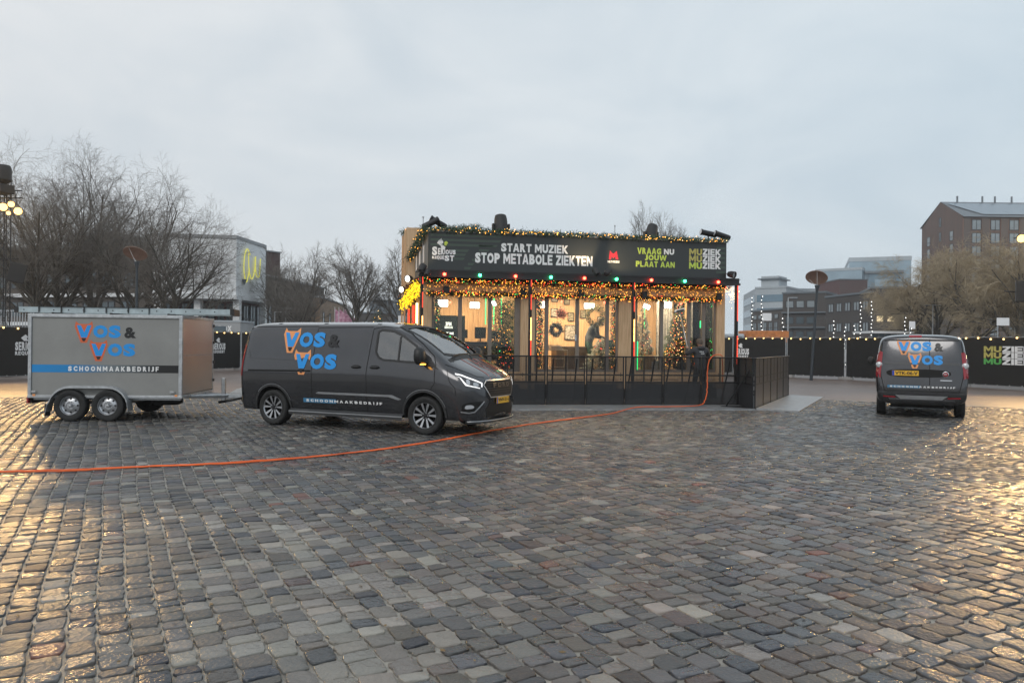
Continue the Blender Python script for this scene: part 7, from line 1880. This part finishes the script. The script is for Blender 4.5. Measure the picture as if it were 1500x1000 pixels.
# excavator / orange works vehicle roofline, parked cars
p = at(1093, 500, 56)
r_ = empty('works_truck', (p.x, p.y, 0), label='orange works truck with side boards behind the hoarding', cat='truck')
pm('works_orange', (.55, .20, .06), .5, var=.3, scale=3)
MB().box(.0, 3.2, 0, 2.0, 1.9, 2.75).build('load_body', 'works_orange', r_, bevel=.03); MB().box(0, 3.3, .1, 1.9, .7, 1.0).build('chassis', 'black', r_); MB().prism([(-1.4, 0), (-.1, 0), (-.1, 2), (-1.4, 2)], .7, 2.5).build('cab', 'palewall', r_, bevel=.12); MB().box(-1.42, -.3, -.01, 0, 1.7, 2.3).build('cab_window', 'winglass', r_)
for x_ in (-.8, 2.3):
    w_ = empty('wheel', (x_, 0, .45), parent=r_); MB().lathe([(.2, -.12), (.42, -.14), (.45, 0), (.42, .14), (.2, .12)], 16, Matrix.Rotation(PI / 2, 4, 'X')).build('tyre', 'rubber', w_, smooth=180); MB().lathe([(.001, .1), (.2, .12)], 12, Matrix.Rotation(PI / 2, 4, 'X')).build('rim', 'silver', w_)
def parked_car(p, rz_, label, mat):
    r_ = empty('parked_car', (p[0], p[1], 0), rz_, label=label, cat='car', group='cars parked beyond the hoarding')
    prof = [(-2.1, .35), (-2.15, .85), (-1.9, 1.35), (-1.2, 1.78), (.4, 1.8), (1.15, 1.22), (2.0, 1.02), (2.15, .7), (2.1, .35)]
    MB().prism(prof, -.88, .88, Matrix.Rotation(PI / 2, 4, 'X')).build('body', mat, r_, bevel=.12)
    MB().prism([(-1.75, 1.3), (-1.15, 1.68), (.3, 1.70), (.85, 1.28)], -.895, .895, Matrix.Rotation(PI / 2, 4, 'X')).build('side_window', 'winglass', r_)
    for x_ in (-1.3, 1.35):
        for s2 in (-1, 1): MB().lathe([(.1, -.1), (.30, -.11), (.33, 0), (.30, .11), (.1, .1)], 16, Matrix.Translation((x_, s2 * .82, .33)) @ Matrix.Rotation(PI / 2, 4, 'X')).build('wheel', 'rubber', r_, smooth=180)
pm('car_white', (.6, .61, .62), .3, .1, var=.03, coat=.6); pm('car_dark', (.05, .055, .06), .3, .3, var=.03, coat=.6)
q = at(1216, 500, 60); parked_car((q.x, q.y), 0, 'pale car roof just showing above the right hoarding', 'car_white'); q = at(1066, 500, 55); parked_car((q.x, q.y), .2, 'dark car just right of the pavilion column', 'car_dark')
# white roofed shelter
M, L_ = frame_of(X(1271, 78), X(1332, 78)); r_ = empty('shelter', M=M, label='shelter with thin white roof and glass front behind the small van', cat='shelter')
MB().box(-.2, L_ + .2, -.6, 3, 3.05, 3.28).build('roof', 'render_white', r_)
for i in range(6): MB().box(.6 + i * .66, 1.2 + i * .66, .2, .24, 0, 3.04).build('glass_panel', 'winglass', r_)
for x_ in (.5, L_ - .3): MB().box(x_, x_ + .12, .3, .42, 0, 3.045).build('post', 'render_white', r_)
# lamp posts and signs
def tall_lamp(px, top, d, label, arms=2):
    p = at(px, 500, d); H = at(px, top, d).z; r_ = empty('tall_lamp_post', (p.x, p.y, 0), label=label, cat='lamp post', group='tall grey lamp posts beyond the hoarding')
    MB().tube([(0, 0, 0), (0, 0, H)], [.09, .05], 8).build('post', 'galv', r_, smooth=40)
    for s2 in ((-1, 1) if arms == 2 else (1,)): MB().box(min(0, s2 * .85), max(0, s2 * .85), -.05, .05, H - .02, H + .05).build('arm', 'galv', r_); MB().box(s2 * .6 - .25, s2 * .6 + .25, -.1, .1, H - .10, H - .025).build('lantern', 'lamp_grey', r_)
tall_lamp(1366, 447, 76, 'tall grey lamp post with two heads before the willows'); tall_lamp(1154, 436, 70, 'tall grey lamp post in front of the brown office', 1)
tall_lamp(402, 457, 60, 'grey lamp post above the long van roof, left one', 1); tall_lamp(418, 452, 64, 'grey lamp post above the long van roof, right one', 1)
for i, (px, py, w_, d, lb) in enumerate(((1469, 473, 1.0, 60, 'white road sign on a post in front of the right willows'), (1336, 478, .5, 62, 'small white sign beside the shelter'), (1123, 466, .75, 62, 'pale sign board left of the right lamp'), (587, 470, .45, 60, 'white sign post beside the pavilion corner'))):
    p = at(px, 500, d); z = at(px, py, d).z; r_ = empty('road_sign', (p.x, p.y, 0), label=lb, cat='sign'); MB().tube([(-w_ * .4, .03, 0), (-w_ * .4, .03, z)], .035, 6).build('post', 'galv', r_); MB().box(-w_ / 2, w_ / 2, -.01, .01, z - .2, z + .42).build('board', 'render_white', r_)
# pale railings behind the left end of the hoarding
p = at(14, 500, 36); r_ = empty('railing', (p.x - 1.2, 36, 0), label='pale upright bar fence behind the trailer roof on the left', cat='fence')
me = MB().box(-.015, .015, -.015, .015, .2, 2.95).mesh('bar', 'galv')
for i in range(36): link('bar', me, r_, Matrix.Translation((i * .13, 0, 0)))
for z in (.25, 2.9): MB().box(-.1, 4.7, .016, .05, z, z + .05).build('rail', 'galv', r_)

# ------------------------------------------------------------------ damp winter air
hz = bpy.data.materials.new('haze'); hz.use_nodes = True; hn, hl_ = hz.node_tree.nodes, hz.node_tree.links; hn.clear()
ho = hn.new('ShaderNodeOutputMaterial'); pv = hn.new('ShaderNodeVolumePrincipled'); pv.inputs['Density'].default_value = .00065; pv.inputs['Color'].default_value = (.90, .95, 1.0, 1); pv.inputs['Anisotropy'].default_value = .2
hl_.new(pv.outputs[0], ho.inputs['Volume']); MATS['haze'] = hz
MB().box(-260, 320, -40, 420, -1.1, 44).build('haze', 'haze', None, None, kind='stuff', label='thin damp winter haze over the square and the town')
scene.cycles.volume_bounces = 0
# ------------------------------------------------------------------ every letter and strip becomes a piece of its own
def split_islands(o, limit=60):
    me = o.data; n = len(me.vertices); par = list(range(n))
    def fnd(a):
        while par[a] != a: par[a] = par[par[a]]; a = par[a]
        return a
    for p in me.polygons:
        v = p.vertices; r0_ = fnd(v[0])
        for k in v[1:]:
            r1 = fnd(k)
            if r1 != r0_: par[r1] = r0_
    groups = {}
    for p in me.polygons: groups.setdefault(fnd(p.vertices[0]), []).append(p.index)
    if len(groups) < 2 or len(groups) > limit: return
    base = o.name.split('.')[0]
    for gi, (k, fl) in enumerate(groups.items()):
        idx = {}; V = []; F = []; MI = []
        for f in fl:
            p = me.polygons[f]; t = []
            for v in p.vertices:
                if v not in idx: idx[v] = len(V); V.append(tuple(me.vertices[v].co))
                t.append(idx[v])
            F.append(t); MI.append(p.material_index)
        m2 = bpy.data.meshes.new(base); m2.from_pydata(V, [], F)
        for m_ in me.materials: m2.materials.append(m_)
        m2.polygons.foreach_set('material_index', MI)
        m2.polygons.foreach_set('use_smooth', [me.polygons[fl[0]].use_smooth] * len(F)); m2.update()
        if gi == 0: o.data = m2
        else:
            c = o.copy(); c.data = m2; col.objects.link(c)
SPL = {'panel_gap', 'lettering', 'door_gap', 'sign_lettering', 'plate_number', 'grille_lettering', 'jacket_lettering', 'screen_lettering', 'grille_slat', 'fox_mark', 'badge_lettering'}
for o in list(bpy.data.objects):
    if o.type == 'MESH' and o.name.split('.')[0] in SPL: split_islands(o)
